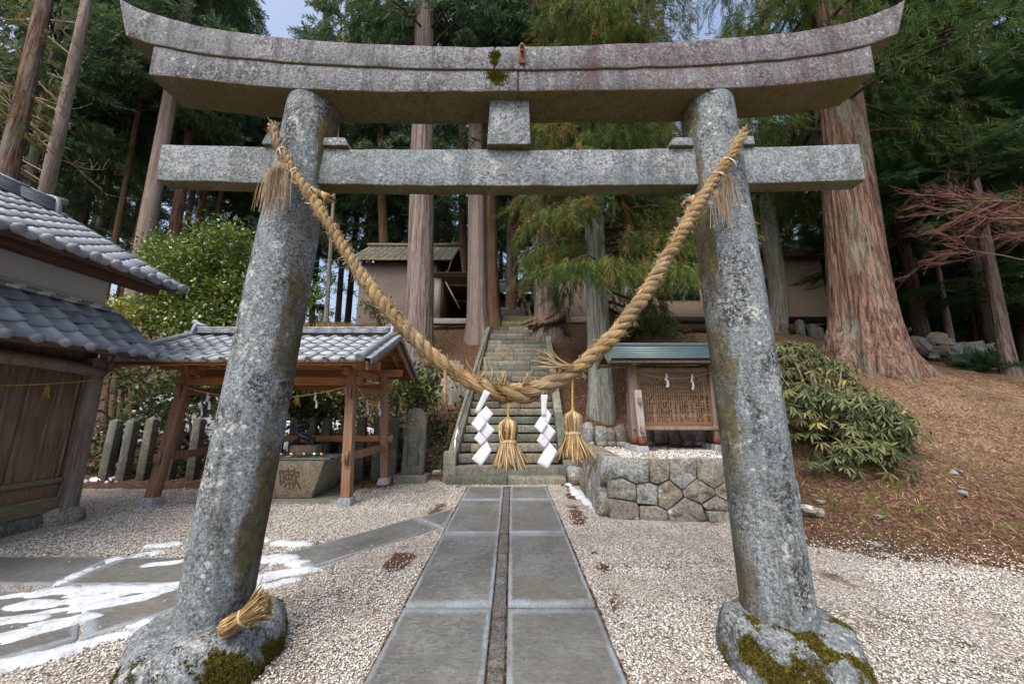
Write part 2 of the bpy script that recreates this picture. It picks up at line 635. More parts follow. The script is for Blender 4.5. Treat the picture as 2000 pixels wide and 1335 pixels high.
def wood(name, c0, c1, c2, grain=(1, 1, .06), scale=45, wear=0.0, wearcol=(.30, .28, .26)):
    n = NT(name)
    r = n.rnd()
    vec = n.map(scale=grain)
    n1 = n.new('ShaderNodeVectorMath'); n1.operation = 'ADD'
    n.put(n1.inputs[0], vec); n.put(n1.inputs[1], r)
    w = n.noise(scale, 4, .65, vec=n1.outputs[0])
    c = n.ramp(w, [(.3, c0), (.5, c1), (.7, c2)])
    c = n.mix(n.ma('MULTIPLY', r, .25), c, c0)
    if wear:
        c = n.mix(n.ma('MULTIPLY', n.ramp(n.noise(3, 5, .7, vec=n.map(scale=(1, 1, .3))), [(.42, 0.0), (.64, 1.0)]), wear), c, wearcol)
    return n.out(c, .75, n.bump(w, .35, .006), spec=.25)


MAT['oldwood'] = wood('weathered_dark_wood', (.09, .052, .035), (.17, .108, .074), (.26, .18, .13), wear=.45, wearcol=(.20, .155, .125))
MAT['greypost'] = wood('grey_weathered_post', (.085, .06, .045), (.17, .135, .11), (.28, .245, .215), wear=.6)
MAT['eavewood'] = wood('red_brown_eave_wood', (.040, .018, .012), (.075, .034, .022), (.12, .06, .04), grain=(1, .06, 1))
MAT['cedar'] = wood('orange_cedar_wood', (.19, .078, .030), (.33, .145, .058), (.46, .235, .105))
MAT['cedarx'] = wood('orange_cedar_beam', (.19, .078, .030), (.33, .145, .058), (.46, .235, .105), grain=(.06, 1, 1))
MAT['postwood'] = wood('brown_cedar_post', (.145, .068, .036), (.25, .128, .072), (.36, .21, .13), wear=.35, wearcol=(.27, .22, .19))
MAT['signwood'] = wood('sign_post_wood', (.13, .085, .06), (.22, .155, .115), (.32, .245, .19), wear=.3)
MAT['greybrace'] = wood('grey_brace_wood', (.19, .175, .165), (.30, .275, .26), (.40, .375, .355))
MAT['board'] = wood('tan_board', (.145, .088, .052), (.195, .122, .074), (.25, .165, .105), grain=(.05, 1, 1), scale=30)
MAT['sillwood'] = wood('mossy_sill_wood', (.09, .08, .05), (.16, .14, .085), (.22, .2, .13), grain=(1, .08, 1))
MAT['darkwood'] = wood('dark_shed_wood', (.02, .013, .010), (.045, .028, .02), (.085, .06, .045), grain=(.06, 1, 1))


def tile(name, lo, hi, rough=.38):
    n = NT(name)
    r = n.rnd()
    c = n.ramp(r, [(0, lo), (1, hi)])
    c = n.mix(n.ramp(n.noise(14, 5, .7), [(.45, 0.0), (.7, .5)]), c, tuple(x * .55 for x in lo))
    c = n.mix(n.ramp(n.noise(30, 3, .6, vec=n.map(loc=(3, 3, 3))), [(.62, 0.0), (.7, .35)]), c, (.25, .25, .2))
    return n.out(c, n.ramp(n.noise(8, 4), [(.3, rough - .08), (.7, rough + .18)]), n.bump(n.noise(40, 3), .1, .004), spec=.55)


MAT['tile'] = tile('blue_grey_roof_tile', (.15, .178, .21), (.25, .28, .32))
MAT['tile2'] = tile('old_blue_grey_tile', (.15, .175, .205), (.26, .29, .33))
MAT['tileold'] = tile('mossy_roof_tile', (.075, .08, .05), (.13, .125, .085), .7)


def plain(name, c, rough=.7, var=.25, sc=8, spec=.3, metal=0, bump=.15):
    n = NT(name)
    col = n.mix(n.ramp(n.noise(sc, 5, .65), [(.35, 0.0), (.7, 1.0)]), c, tuple(x * (1 - var) for x in c))
    return n.out(col, rough, n.bump(n.noise(sc * 8, 3), bump, .004), spec=spec, metal=metal)


MAT['plaster'] = plain('white_plaster', (.48, .485, .48), .85, .12, 3)
MAT['cap'] = plain('white_mortar', (.60, .60, .58), .85, .2, 20)
MAT['cream'] = plain('cream_render', (.54, .455, .36), .85, .12, 1.2)
MAT['brownmetal'] = plain('brown_corrugated_metal', (.145, .115, .10), .55, .3, 1.5)
MAT['greenroof'] = plain('green_copper_roof', (.060, .100, .112), .35, .3, 5, spec=.5)
MAT['bluemetal'] = plain('slate_blue_roof', (.20, .245, .285), .5, .2, 3)
MAT['steel'] = plain('brushed_steel', (.55, .58, .62), .28, .1, 10, metal=1.0, bump=.02)
MAT['rust'] = plain('rusty_iron', (.16, .065, .04), .75, .5, 18)
MAT['wire'] = plain('zinc_wire', (.55, .55, .56), .4, .1, 10)
MAT['bronze'] = plain('dark_bronze', (.022, .035, .045), .45, .3, 20, spec=.6)
MAT['copper'] = plain('copper_cup', (.55, .27, .13), .28, .15, 20, metal=.9)
MAT['brass'] = plain('brass_cup', (.58, .50, .27), .28, .15, 20, metal=.9)
MAT['silver'] = plain('silver_cup', (.62, .64, .66), .28, .1, 20, metal=.9)
MAT['bamboo'] = plain('green_bamboo', (.075, .135, .115), .4, .5, 6, spec=.5)
MAT['ink'] = plain('black_ink', (.018, .014, .012), .7, .1)
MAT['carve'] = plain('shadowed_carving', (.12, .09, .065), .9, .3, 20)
MAT['yellowrope'] = plain('yellow_straw_cord', (.52, .36, .09), .8, .3, 40)
MAT['glass'] = plain('dark_window_glass', (.03, .04, .05), .06, .1, 1, spec=.8, bump=0)
MAT['bluewire'] = plain('blue_cable', (.05, .20, .32), .5, .1)
MAT['nearblack'] = plain('dark_interior', (.012, .010, .009), .9, .3)
MAT['concrete'] = plain('pale_concrete', (.30, .29, .26), .9, .3, 6)


def straw(name, c0, c1, c2, uvs=(26, 3.0), isl=.3):
    n = NT(name)
    vec = n.map(n.UV, scale=(uvs[0], uvs[1], 1))
    w = n.noise(1.0, 4, .65, vec=vec)
    i = n.island()
    big = n.noise(5, 4, .6)
    f = n.ma('ADD', n.ma('ADD', n.ma('MULTIPLY', w, .85 - isl), n.ma('MULTIPLY', i, isl)), n.ma('MULTIPLY', n.ma('SUBTRACT', big, .5), .5))
    c = n.ramp(f, [(.24, c0), (.44, c1), (.64, c2)])
    c = n.mix(n.ramp(n.noise(3.3, 4, .7, vec=n.map(loc=(4, 2, 8))), [(.45, 0.0), (.65, .6)]), c, n.mix(.6, c, (.28, .25, .21)))
    return n.out(c, .75, n.bump(w, 1.0, .012), spec=.2)


MAT['straw'] = straw('rice_straw', (.05, .028, .010), (.33, .225, .105), (.60, .475, .28), (34, 2.0))
MAT['strawloose'] = straw('loose_straw', (.20, .13, .06), (.36, .25, .12), (.56, .43, .25), (2, 1), .6)
MAT['strawgold'] = straw('golden_straw', (.13, .075, .025), (.36, .245, .10), (.60, .47, .25), (2, 1), .6)
MAT['hemp'] = straw('hemp_fringe', (.26, .18, .10), (.40, .30, .18), (.54, .43, .29), (2, 1))


def paper():
    n = NT('white_paper')
    c = n.mix(n.ramp(n.noise(6, 4), [(.4, 0.0), (.75, .5)]), (.68, .71, .79), (.58, .60, .67))
    return n.out(c, .7, n.bump(n.noise(12, 4, .6), .35, .012), spec=.25, trans=(.25, (.75, .76, .80)))


MAT['paper'] = paper()


def bark(name, c0, c1, c2, lich=(.25, .30, .26), la=.3, sc=1.0, moss=0.0):
    n = NT(name)
    wob = n.new('ShaderNodeVectorMath'); wob.operation = 'ADD'
    n.put(wob.inputs[0], n.map(scale=(sc, sc, sc * .022)))
    nz_ = n.new('ShaderNodeTexNoise'); n.put(nz_.inputs['Vector'], n.map(scale=(1, 1, .4))); nz_.inputs['Scale'].default_value = 2.5
    sm = n.new('ShaderNodeVectorMath'); sm.operation = 'SCALE'; n.put(sm.inputs[0], nz_.outputs['Color']); sm.inputs['Scale'].default_value = .035
    n.put(wob.inputs[1], sm.outputs[0])
    w = n.noise(20, 7, .72, vec=wob.outputs[0])
    w2 = n.noise(70, 4, .65, vec=n.map(scale=(1, 1, .07)))
    mixw = n.ma('ADD', n.ma('MULTIPLY', w, .75), n.ma('MULTIPLY', w2, .25))
    c = n.ramp(mixw, [(.41, c0), (.485, c1), (.57, c2)])
    c = n.mix(n.ramp(n.noise(2.2, 4, .7, vec=n.map(scale=(1, 1, .2), loc=(8, 1, 1))), [(.42, .55), (.60, 0.0)]), c, n.mix(.6, c, tuple(x * .6 for x in c1)))
    k = n.ramp(n.noise(2.2, 6, .72, vec=n.map(scale=(1, 1, .35))), [(.50, 0.0), (.62, 1.0)])
    c = n.mix(n.ma('MULTIPLY', n.ma('MULTIPLY', k, n.ramp(w2, [(.40, .1), (.55, 1.0)])), la), c, lich)
    if moss:
        c = n.mix(n.ma('MULTIPLY', n.ramp(n.noise(1.5, 4, .6, vec=n.map(scale=(1, 1, .3), loc=(3, 3, 3))), [(.45, 0.0), (.6, 1.0)]), moss), c, (.10, .085, .02))
    c = n.mix(n.ma('MULTIPLY', n.rnd(), .3), c, tuple(x * .6 for x in c1))
    return n.out(c, .95, n.bump(mixw, 1.0, .06), spec=.1)


MAT['bark'] = bark('cedar_bark', (.05, .036, .032), (.165, .125, .115), (.30, .255, .24))
MAT['barkred'] = bark('red_cedar_bark', (.030, .016, .012), (.135, .080, .060), (.28, .195, .155), (.17, .25, .22), .6, .9)
MAT['barkgrey'] = bark('lichened_bark', (.09, .085, .07), (.185, .18, .155), (.30, .31, .275), (.36, .42, .40), .7)
MAT['barkpale'] = bark('pale_bark', (.13, .10, .085), (.235, .19, .17), (.33, .285, .26), (.30, .32, .30), .4, .6)
MAT['barkdark'] = bark('dark_bark', (.028, .02, .016), (.065, .045, .034), (.125, .095, .072), (.15, .16, .13), .35)
MAT['barkbrown'] = bark('brown_bark', (.05, .03, .018), (.115, .07, .042), (.19, .13, .085), (.2, .2, .15), .3, moss=.35)
MAT['deadwood'] = plain('dead_branch', (.27, .205, .14), .85, .4, 20)
MAT['redtwig'] = plain('red_twig', (.27, .125, .105), .7, .5, 6)
MAT['yelltwig'] = plain('olive_twig', (.24, .20, .09), .7, .5, 6)


def leafm(name, stops, rough=.5, spec=.35, tr=.25):
    n = NT(name)
    t = n.ma('ADD', n.attr('tint'), n.ma('MULTIPLY', n.ma('SUBTRACT', n.island(), .5), .35))
    c = n.ramp(t, stops)
    return n.out(c, rough, spec=spec, trans=(tr, n.mix(.35, c, (.16, .2, .03))))


MAT['sugi'] = leafm('cedar_foliage', [(0, (.020, .060, .018)), (.3, (.050, .105, .022)), (.55, (.095, .130, .026)), (.78, (.145, .135, .032)), (.92, (.20, .125, .045)), (1, (.28, .12, .06))], .65, .2)
MAT['sugidark'] = leafm('dark_conifer_foliage', [(0, (.030, .075, .048)), (.4, (.056, .125, .068)), (.75, (.088, .155, .062)), (1, (.13, .155, .05))], .65, .2)
MAT['fir'] = leafm('green_conifer_foliage', [(0, (.018, .066, .040)), (.4, (.036, .112, .056)), (.75, (.062, .150, .056)), (1, (.12, .155, .045))], .6, .22)
MAT['camellia'] = leafm('camellia_leaf', [(0, (.030, .072, .020)), (.4, (.080, .155, .032)), (.7, (.18, .245, .045)), (.9, (.32, .32, .06)), (1, (.42, .34, .06))], .32, .6)
MAT['rhodo'] = leafm('rhododendron_leaf', [(0, (.024, .05, .022)), (.35, (.068, .092, .034)), (.65, (.135, .15, .05)), (.88, (.24, .235, .06)), (1, (.32, .25, .055))], .5, .3, .2)
MAT['shrub'] = leafm('dark_shrub_leaf', [(0, (.010, .026, .012)), (.5, (.025, .055, .018)), (.85, (.06, .085, .022)), (1, (.13, .12, .03))], .4, .45)
MAT['grassdry'] = leafm('dry_grass', [(0, (.11, .07, .03)), (.6, (.24, .165, .075)), (1, (.15, .16, .04))], .8, .1)
MAT['weed'] = leafm('green_weed', [(0, (.05, .10, .02)), (1, (.16, .20, .04))], .6, .3)
MAT['mossclump'] = leafm('moss_tuft', [(0, (.05, .042, .008)), (.5, (.11, .10, .014)), (1, (.20, .19, .025))], .9, .1, .1)
# ------------------------------------------------------------------ terrain
def sp_(x, k):
    return k * np.log1p(np.exp(np.clip(np.asarray(x, float) / k, -40, 40)))


def toe(x): return np.interp(x, [-40, -3, 1.0, 2.0, 2.9, 3.6, 5, 8, 40], [7.75, 7.75, 7.45, 7.0, 6.9, 4.7, 3.8, 3.5, 2.8])


def stair_x(y): return -.085 + .051 * (np.asarray(y) - 7.4)


def height(x, y, rough=True):
    x = np.asarray(x, float); y = np.asarray(y, float)
    base = SL * np.clip(y, -5, 8)
    t = y - toe(x)
    sl = np.interp(x, [-40, 1.5, 4, 6, 10, 13, 40], [.69, .69, .6, .46, .45, .36, .25])
    rise = sl * sp_(t, .22)
    cap = np.interp(x, [-40, 9, 14, 40], [5.3, 5.3, 3.7, 1.0])
    z = cap - sp_(cap - rise, .35)
    back = np.interp(x, [-40, -6, -3, 4, 8, 12, 40], [.12, .16, .42, .42, .2, -.12, -.2])
    z = z + back * np.clip(sp_(y - 16.8, .5), 0, 5) + .05 * np.clip(y - 25, 0, 60) * sstep(12, 6, x)
    z = z + base
    if rough:
        k = sstep(.1, 1.2, t)
        z = z + k * (.28 * (fbm(x * .7, y * .7, 3, 5) - .5) + .10 * (fbm(x * 3, y * 3, 3, 9) - .5))
        z = z + (1 - k) * .025 * (fbm(x * 1.2, y * 1.2, 3, 3) - .5)
        c = np.abs(x - stair_x(y))
        z = z - .42 * sstep(1.3, .95, c) * sstep(7.0, 7.6, y) * sstep(15.3, 14.6, y)
        # level pad behind the terrace wall
        pad = sstep(1.0, 1.4, x) * sstep(4.0, 3.6, x) * sstep(4.9, 5.3, y) * sstep(7.6, 7.2, y)
        z = np.where(pad > 0, z * (1 - pad) + np.minimum(z, .55) * pad, z)
    return z


def hz(x, y): return float(height(np.array([x]), np.array([y]))[0])


xs = np.concatenate([np.linspace(-400, -30, 14), np.linspace(-28, -9, 40), np.linspace(-8.8, 12, 260), np.linspace(12.3, 30, 50), np.linspace(32, 400, 14)])
ys = np.concatenate([np.linspace(-200, -5, 10), np.linspace(-4, 1.2, 12), np.linspace(1.4, 18, 220), np.linspace(18.4, 45, 60), np.linspace(48, 600, 20)])
X, Y = np.meshgrid(xs, ys)
Z = height(X, Y)
far = sstep(60, 300, np.hypot(X, Y - 20))
Z = Z * (1 - far) + far * (-3)
nx, ny = len(xs), len(ys)
i = np.arange(ny - 1)[:, None] * nx; j = np.arange(nx - 1)[None]
Q = np.stack([i + j, i + j + 1, i + nx + j + 1, i + nx + j], -1).reshape(-1, 4)
gm_ = mesh('ground', np.stack([X, Y, Z], -1).reshape(-1, 3), Q)


def gravel_mask(x, y):
    g = sstep(.15, -.75, y - toe(x)) * sstep(-9.5, -8.5, x)
    g = g * np.where(x < -2.2, sstep(7.0, 6.5, y), 1.0)
    g = np.where(x > 2.9, sstep(.9, -1.1, y - toe(x)), g)
    # the right edge of the gravel fades into the slope
    g = g * np.where(x > 2.9, sstep(1.2, -1.2, (y - 3.9) + (x - 3.9) * .28), 1.0)
    # needles swept along both sides of the path
    d = np.abs(np.abs(x + .085) - .98)
    g = g - .55 * sstep(.33, .0, d) * sstep(.42, .62, fbm(x * 1.7, y * 1.3, 4, 21))
    g = g - .22 * sstep(.36, .0, d) * sstep(.40, .58, fbm(x * 2.6, y * 2.1, 4, 22))
    g = np.where((np.abs(x + .085) < .735) & (y < 6.9), 0, g)
    return np.clip(g, 0, 1)


def dry_mask(x, y):
    d = sstep(3.0, 5.5, x) * sstep(14, 9, y) * sstep(.2, 2.2, y - toe(x))
    d = d + sstep(-3, -4, x) * sstep(13.0, 14.5, y) * sstep(19, 17, y)
    return np.clip(d * (.35 + .9 * fbm(x * .9, y * .9, 3, 33)), 0, 1)


def moss_mask(x, y):
    t = y - toe(x)
    return np.clip(sstep(3, 4.5, x) * sstep(-1, .1, t) * sstep(2.2, .8, t) + .8 * sstep(-1.9, -2.4, x) * sstep(6.1, 6.5, y) * sstep(7.4, 6.9, y) * sstep(-3.5, -3, x), 0, 1)


for nm, fn in (('gravel', gravel_mask), ('dry', dry_mask), ('moss', moss_mask)):
    a = gm_.attributes.new(nm, 'FLOAT', 'POINT')
    a.data.foreach_set('value', fn(X, Y).ravel().astype(np.float32))
ground = obj('ground', gm_, MAT['ground'], smooth=True)
tag(ground, kind='structure')

# ------------------------------------------------------------------ stone path
path = thing('path', (-.085, 4, 0), None, None)
path['kind'] = 'structure'
SLABS = []


def slab_piece(poly, name='paving_slab', parent=None, lift=.022, mat=None, inset=True):
    """poly: 4 (x,y) corners counter-clockwise"""
    SLABS.append(np.array([p[:2] for p in poly], float))
    P = [Vector((p[0], p[1])) for p in poly]
    c = sum(P, Vector((0, 0))) / len(P)
    rings = []
    for d in (0, .05, .12, .4):
        rings.append([p + (c - p) * min(.92, 1.25 * d / max(.05, (c - p).length)) if d else p for p in P])
    V, U = [], []
    n = len(P)
    z = lambda p: SL * p.y + lift
    V += [(p.x, p.y, z(p) - .07) for p in P]; U += [(0, 0)] * n
    for d, r in zip((0.0, .05, .12, .4), rings):
        V += [(p.x, p.y, z(p)) for p in r]; U += [(d * .9, 0)] * n
    F = []
    for k in range(4):
        for q in range(n):
            F.append((k * n + q, k * n + (q + 1) % n, (k + 1) * n + (q + 1) % n, (k + 1) * n + q))
    me = mesh(name, V, F, [tuple(range(4 * n, 5 * n))], uv=U)
    return obj(name, me, mat or MAT['slab'], parent, bevel=.006, seg=1)


rows = [(1.15, 1.62), (1.64, 2.952), (2.985, 4.465), (4.495, 5.935), (5.965, 6.84)]
for a, b in rows:
    slab_piece([(-.795, a), (-.150, a), (-.150, b), (-.795, b)], parent=path, lift=.022 + random.uniform(-.004, .004))
    slab_piece([(-.030, a + .01), (.622, a + .01), (.622, b + .005), (-.030, b)], parent=path, lift=.022 + random.uniform(-.004, .004))
yy = 1.2
for L in (.55, .62, .5, .48, .62, .55, .7, .62, .55, .45):
    slab_piece([(-.138, yy), (-.044, yy + random.uniform(-.02, .02)), (-.046, yy + L - .012), (-.137, yy + L - .014)], 'kerb_strip', path, lift=.010, mat=MAT['strip'])
    yy += L
# side walk leading off to the left
side = thing('side_path', (-3, 3.6, .06), None, None)
side['kind'] = 'structure'
for q in ([(-60, 1146), (108, 1143), (228, 1091), (-60, 1089)], [(116, 1143), (470, 1141), (545, 1088), (236, 1091)],
          [(602, 1112), (856, 1032), (810, 1013), (548, 1086)], [(862, 1030), (874, 1022), (886, 993), (814, 1012)],
          [(-60, 1312), (150, 1252), (165, 1152), (-60, 1160)], [(160, 1250), (345, 1195), (470, 1150), (172, 1152)]):
    slab_piece([gnd(*p).xy for p in q], parent=side, lift=.014 + random.uniform(-.002, .003))
slab_piece([(-3.95, 5.75), (-2.75, 5.75), (-2.75, 6.95), (-3.95, 6.95)], 'basin_pad', side, lift=.018, mat=MAT['step'])
slab_piece([(-4.9, 5.75), (-3.96, 5.75), (-3.96, 6.95), (-4.9, 6.95)], 'basin_pad', side, lift=.016, mat=MAT['step'])


def in_poly(px, py, P, tol=.004):
    s = np.ones(len(px), bool)
    n = len(P)
    for k in range(n):
        a, b = P[k], P[(k + 1) % n]
        s &= (b[0] - a[0]) * (py - a[1]) - (b[1] - a[1]) * (px - a[0]) > -tol
    return s


def on_slab(px, py, tol=.004):
    s = np.zeros(len(px), bool)
    for P in SLABS: s |= in_poly(px, py, P, tol)
    return s


# ------------------------------------------------------------------ white pebbles lying on the forecourt
BASES = [(-1.82, 2.40, .39), (1.65, 2.40, .375)]
oc = np.array([(1, 0, 0), (-1, 0, 0), (0, 1, 0), (0, -1, 0), (0, 0, 1), (0, 0, -1)], float)
of = np.array([(0, 2, 4), (2, 1, 4), (1, 3, 4), (3, 0, 4), (2, 0, 5), (1, 2, 5), (3, 1, 5), (0, 3, 5)])


def pebbles(n, x0, x1, y0, y1, r0, r1, bare):
    x = RNG.uniform(x0, x1, n); y = RNG.uniform(y0, y1, n)
    g = gravel_mask(x, y)
    keep = (g > RNG.uniform(.05, .85, n) + bare) & (np.abs(x) < 1.55 * y + .5)
    os_ = on_slab(x, y, .022)
    keep &= ~(os_ & (RNG.random(n) > .005))
    keep &= ~((x > 1.15) & (y > 4.85) & (x < 3.9))
    keep &= fbm(x * 2.1, y * 2.1, 4, 71) + RNG.uniform(-.12, .12, n) + 0 * x > .38 + .09 * np.exp(-((np.abs(x + .085) - .95) / .28) ** 2)
    keep &= ~((x > -.155) & (x < -.03) & (RNG.random(n) > .10))
    for bx, by, br in BASES: keep &= np.hypot(x - bx, y - by) > br
    x, y = x[keep], y[keep]; lift = np.where(os_[keep], .028, .002)
    m = len(x)
    s = RNG.uniform(r0, r1, (m, 1)) * RNG.uniform(.65, 1.15, (m, 3)) * np.array([1, 1, .7])
    a = RNG.uniform(0, 6.28, m)
    Mx = np.zeros((m, 3, 3))
    Mx[:, 0, 0] = np.cos(a); Mx[:, 0, 1] = -np.sin(a); Mx[:, 1, 0] = np.sin(a); Mx[:, 1, 1] = np.cos(a); Mx[:, 2, 2] = 1
    Mx[:, 0, 2] = RNG.uniform(-.4, .4, m); Mx[:, 1, 2] = RNG.uniform(-.4, .4, m)
    z = height(x, y) + lift + s[:, 2] * .45 + RNG.uniform(0, .008, m)
    return scatter(oc, of, np.stack([x, y, z], 1), Mx * s[:, None, :], np.zeros(m))[:2]


pb = MB()
for a in ((88000, -3.6, 4.2, 1.35, 3.6, .0055, .0095, .0), (46000, -5.4, 5.0, 3.4, 5.6, .007, .011, .0), (14000, -6.5, 1.3, 5.4, 7.0, .009, .013, .0)):
    v, f = pebbles(*a)
    pb.add(v, f)
tag(pb.build('gravel', MAT['pebble'], smooth=True), 'white and cream pebbles spread over the forecourt', 'gravel', kind='stuff')


# ------------------------------------------------------------------ fallen needles, sprays and dry grass on the slopes
def strips(pos, dirs, length, width, lift, curve=.25):
    """bent thin blades lying on the ground"""
    n = len(pos)
    T = np.array([(-.5, 0, 0), (.5, 0, 0), (-.4, .5, .12), (.4, .5, .12), (0, 1, 0)])
    F3 = np.array([(0, 1, 3), (0, 3, 2), (2, 3, 4)])
    up = np.tile(np.array([[0, 0, 1.]]), (n, 1)) + RNG.normal(0, .35, (n, 3))
    Mx = frames(dirs, up, np.stack([width, length, length * curve], 1))
    p = np.array(pos); p[:, 2] += lift
    return scatter(T, F3, p, Mx, np.zeros(n))[:2]


lit = MB()


def litter(n, x0, x1, y0, y1, l0, l1, w, cond):
    x = RNG.uniform(x0, x1, n); y = RNG.uniform(y0, y1, n)
    k = cond(x, y) & (np.abs(x) < 1.6 * y + .6) & ~((np.abs(x - stair_x(y)) < 1.22) & (y > 6.9) & (y < 15))
    k &= fbm(x * 1.5, y * 1.5, 3, 41) + RNG.uniform(-.2, .2, n) > .38
    x, y = x[k], y[k]
    z = height(x, y)
    a = RNG.uniform(0, 6.28, len(x))
    d = np.stack([np.cos(a), np.sin(a), (height(x + .1 * np.cos(a), y + .1 * np.sin(a)) - z) / .1 + RNG.normal(0, .12, len(x))], 1)
    v, f = strips(np.stack([x, y, z + .022 * on_slab(x, y)], 1), d, RNG.uniform(l0, l1, len(x)), np.full(len(x), w), .006)
    lit.add(v, f)


litter(80000, 2.8, 13, 3.4, 12, .05, .17, .006, lambda x, y: (gravel_mask(x, y) < RNG.uniform(.1, .75, len(x))))
litter(30000, -9, 4.5, 7.2, 14.5, .06, .17, .008, lambda x, y: y > toe(x) - .2)
litter(26000, -7, 5, 1.4, 7, .02, .08, .0035, lambda x, y: (fbm(x * 2.1, y * 2.1, 4, 71) - .10 * np.exp(-((np.abs(x + .085) - 1.05) / .35) ** 2) < .42) & ~on_slab(x, y))
litter(16000, -6.5, 5, 1.4, 6.8, .008, .04, .0045, lambda x, y: ~on_slab(x, y))
litter(900, -.8, .63, 1.4, 6.8, .02, .07, .0025, lambda x, y: fbm(x * 3, y * 2, 3, 13) > .45)
litter(7000, -9, -2, 6.4, 8.2, .04, .12, .007, lambda x, y: y > 6.4)
tag(lit.build('needle_litter', MAT['needles']), 'red-brown fallen cedar needles strewn over the slopes', 'litter', kind='stuff')


def grass(name, mat, n, x0, x1, y0, y1, h0, h1, w, cond, label):
    x = RNG.uniform(x0, x1, n); y = RNG.uniform(y0, y1, n)
    k = cond(x, y)
    x, y = x[k], y[k]; n = len(x)
    d = np.stack([RNG.normal(0, .55, n), RNG.normal(0, .55, n), np.ones(n)], 1)
    T = np.array([(-.5, 0, 0), (.5, 0, 0), (-.35, .55, .1), (.35, .55, .1), (0, 1, .35)])
    F3 = np.array([(0, 1, 3), (0, 3, 2), (2, 3, 4)])
    L = RNG.uniform(h0, h1, n)
    Mx = frames(d, rdir(n), np.stack([np.full(n, w), L, L], 1))
    v, f, t = scatter(T, F3, np.stack([x, y, height(x, y) - .01], 1), Mx, RNG.random(n))
    m = MB().add(v, f, tint=t)
    return tag(m.build(name, mat), label, 'grass', kind='stuff')


grass('dry_grass', MAT['grassdry'], 16000, 3.6, 12, 4.5, 10.5, .04, .12, .006,
      lambda x, y: (dry_mask(x, y) > .35) & (fbm(x * 1.3, y * 1.3, 3, 55) > .5), 'short tan dry grass on the slope below the giant cedar')
grass('bank_grass', MAT['grassdry'], 14000, -9, -2.5, 12.5, 17, .08, .22, .012,
      lambda x, y: fbm(x * .8, y * .8, 3, 57) > .42, 'tan dry grass along the bank above the washing pavilion')
grass('forecourt_weeds', MAT['weed'], 5000, -3, 5, 1.4, 7, .012, .035, .006,
      lambda x, y: (fbm(x * 1.9 + 4, y * 1.9, 4, 91) > .63) & ~on_slab(x, y), 'tiny bright green weeds sprouting between the pebbles')
jr = np.array([1.63, 2.968, 4.48, 5.95])
grass('joint_moss', MAT['mossclump'], 60000, -.82, .66, 1.3, 6.9, .006, .018, .006,
      lambda x, y: ((np.abs(x + .144) < .008) | (np.abs(x + .037) < .008) | (np.min(np.abs(y[:, None] - jr), 1) < .010) | (np.abs(x + .81) < .012)) & (fbm(x * 5, y * 3, 3, 19) > .48), 'green and brown moss in the joints of the paved path')
grass('moss_strip', MAT['mossclump'], 9000, -3.4, -1.9, 6.0, 7.3, .01, .03, .008,
      lambda x, y: (fbm(x * 2, y * 2, 3, 95) > .5) & ~on_slab(x, y), 'low brown-green moss in front of the washing pavilion post')


# ------------------------------------------------------------------ old snow
def snow(name, label, lines, cell=.02, thick=.014, amp=1.0, seed=3, zoff=.0):
    """lines: [(points in world xy, half width)]"""
    P = np.concatenate([np.array(l[0]) for l in lines])
    (x0, y0), (x1, y1) = P.min(0) - .35, P.max(0) + .35
    gx = np.arange(x0, x1, cell); gy = np.arange(y0, y1, cell)
    X, Y = np.meshgrid(gx, gy)
    f = np.full(X.shape, -9.)
    for pts, w in lines:
        for a, b in zip(pts[:-1], pts[1:]):
            a = np.array(a); b = np.array(b); d = b - a
            t = np.clip(((X - a[0]) * d[0] + (Y - a[1]) * d[1]) / (d @ d + 1e-9), 0, 1)
            f = np.maximum(f, w - np.hypot(X - a[0] - t * d[0], Y - a[1] - t * d[1]))
    f = f + amp * .24 * (fbm(X * 2.0 + Y * 1.2, Y * 10.5 - X * 3.4, 5, seed) - .5) + amp * .08 * (fbm(X * 11, Y * 16, 3, seed + 7) - .5)
    h = np.where(f > 0, thick * np.tanh(np.clip(f, 0, 1) / .06), f * .9)
    Z = height(X, Y) + zoff + h
    nx = len(gx)
    keep = f > -.09
    q = keep[:-1, :-1] & keep[1:, :-1] & keep[:-1, 1:] & keep[1:, 1:]
    ii, jj = np.nonzero(q)
    Q = np.stack([ii * nx + jj, ii * nx + jj + 1, (ii + 1) * nx + jj + 1, (ii + 1) * nx + jj], 1)
    used = np.unique(Q); remap = np.zeros(X.size, int); remap[used] = np.arange(len(used))
    me = mesh(name, np.stack([X, Y, Z], -1).reshape(-1, 3)[used], remap[Q])
    return tag(obj(name, me, MAT['snow'], smooth=True), label, 'snow', kind='stuff')


def gl(*pts): return [tuple(gnd(*p).xy) for p in pts]


snow('snow_patch', 'melting snow streaked over the slabs beside the storehouse',
     [(gl((-40, 1176), (120, 1156), (330, 1148)), .045), (gl((-40, 1228), (110, 1205), (270, 1172), (345, 1146)), .05), (gl((-40, 1262), (60, 1238), (140, 1218)), .06), (gl((60, 1182), (230, 1165)), .045),
      (gl((-20, 1306), (120, 1272), (240, 1240), (290, 1218)), .035), (gl((110, 1143), (228, 1092)), .018), (gl((300, 1105), (355, 1098)), .05),
      (gl((290, 1068), (345, 1062)), .03), (gl((255, 1085), (310, 1078)), .02)], zoff=.022)
snow('snow_patch', 'melting snow on the slab joint right of the left gate pillar',
     [(gl((505, 1098), (560, 1094), (585, 1104)), .06), (gl((505, 1135), (560, 1118), (600, 1112)), .05), (gl((500, 1150), (570, 1132)), .03), (gl((505, 1060), (520, 1055)), .03), (gl((545, 1062), (590, 1064)), .03)], zoff=.02)
snow('snow_patch', 'small snow patch at the foot of the stone terrace',
     [(gl((1112, 948), (1128, 965), (1150, 982), (1172, 996)), .07)], thick=.025, seed=15, zoff=.01)
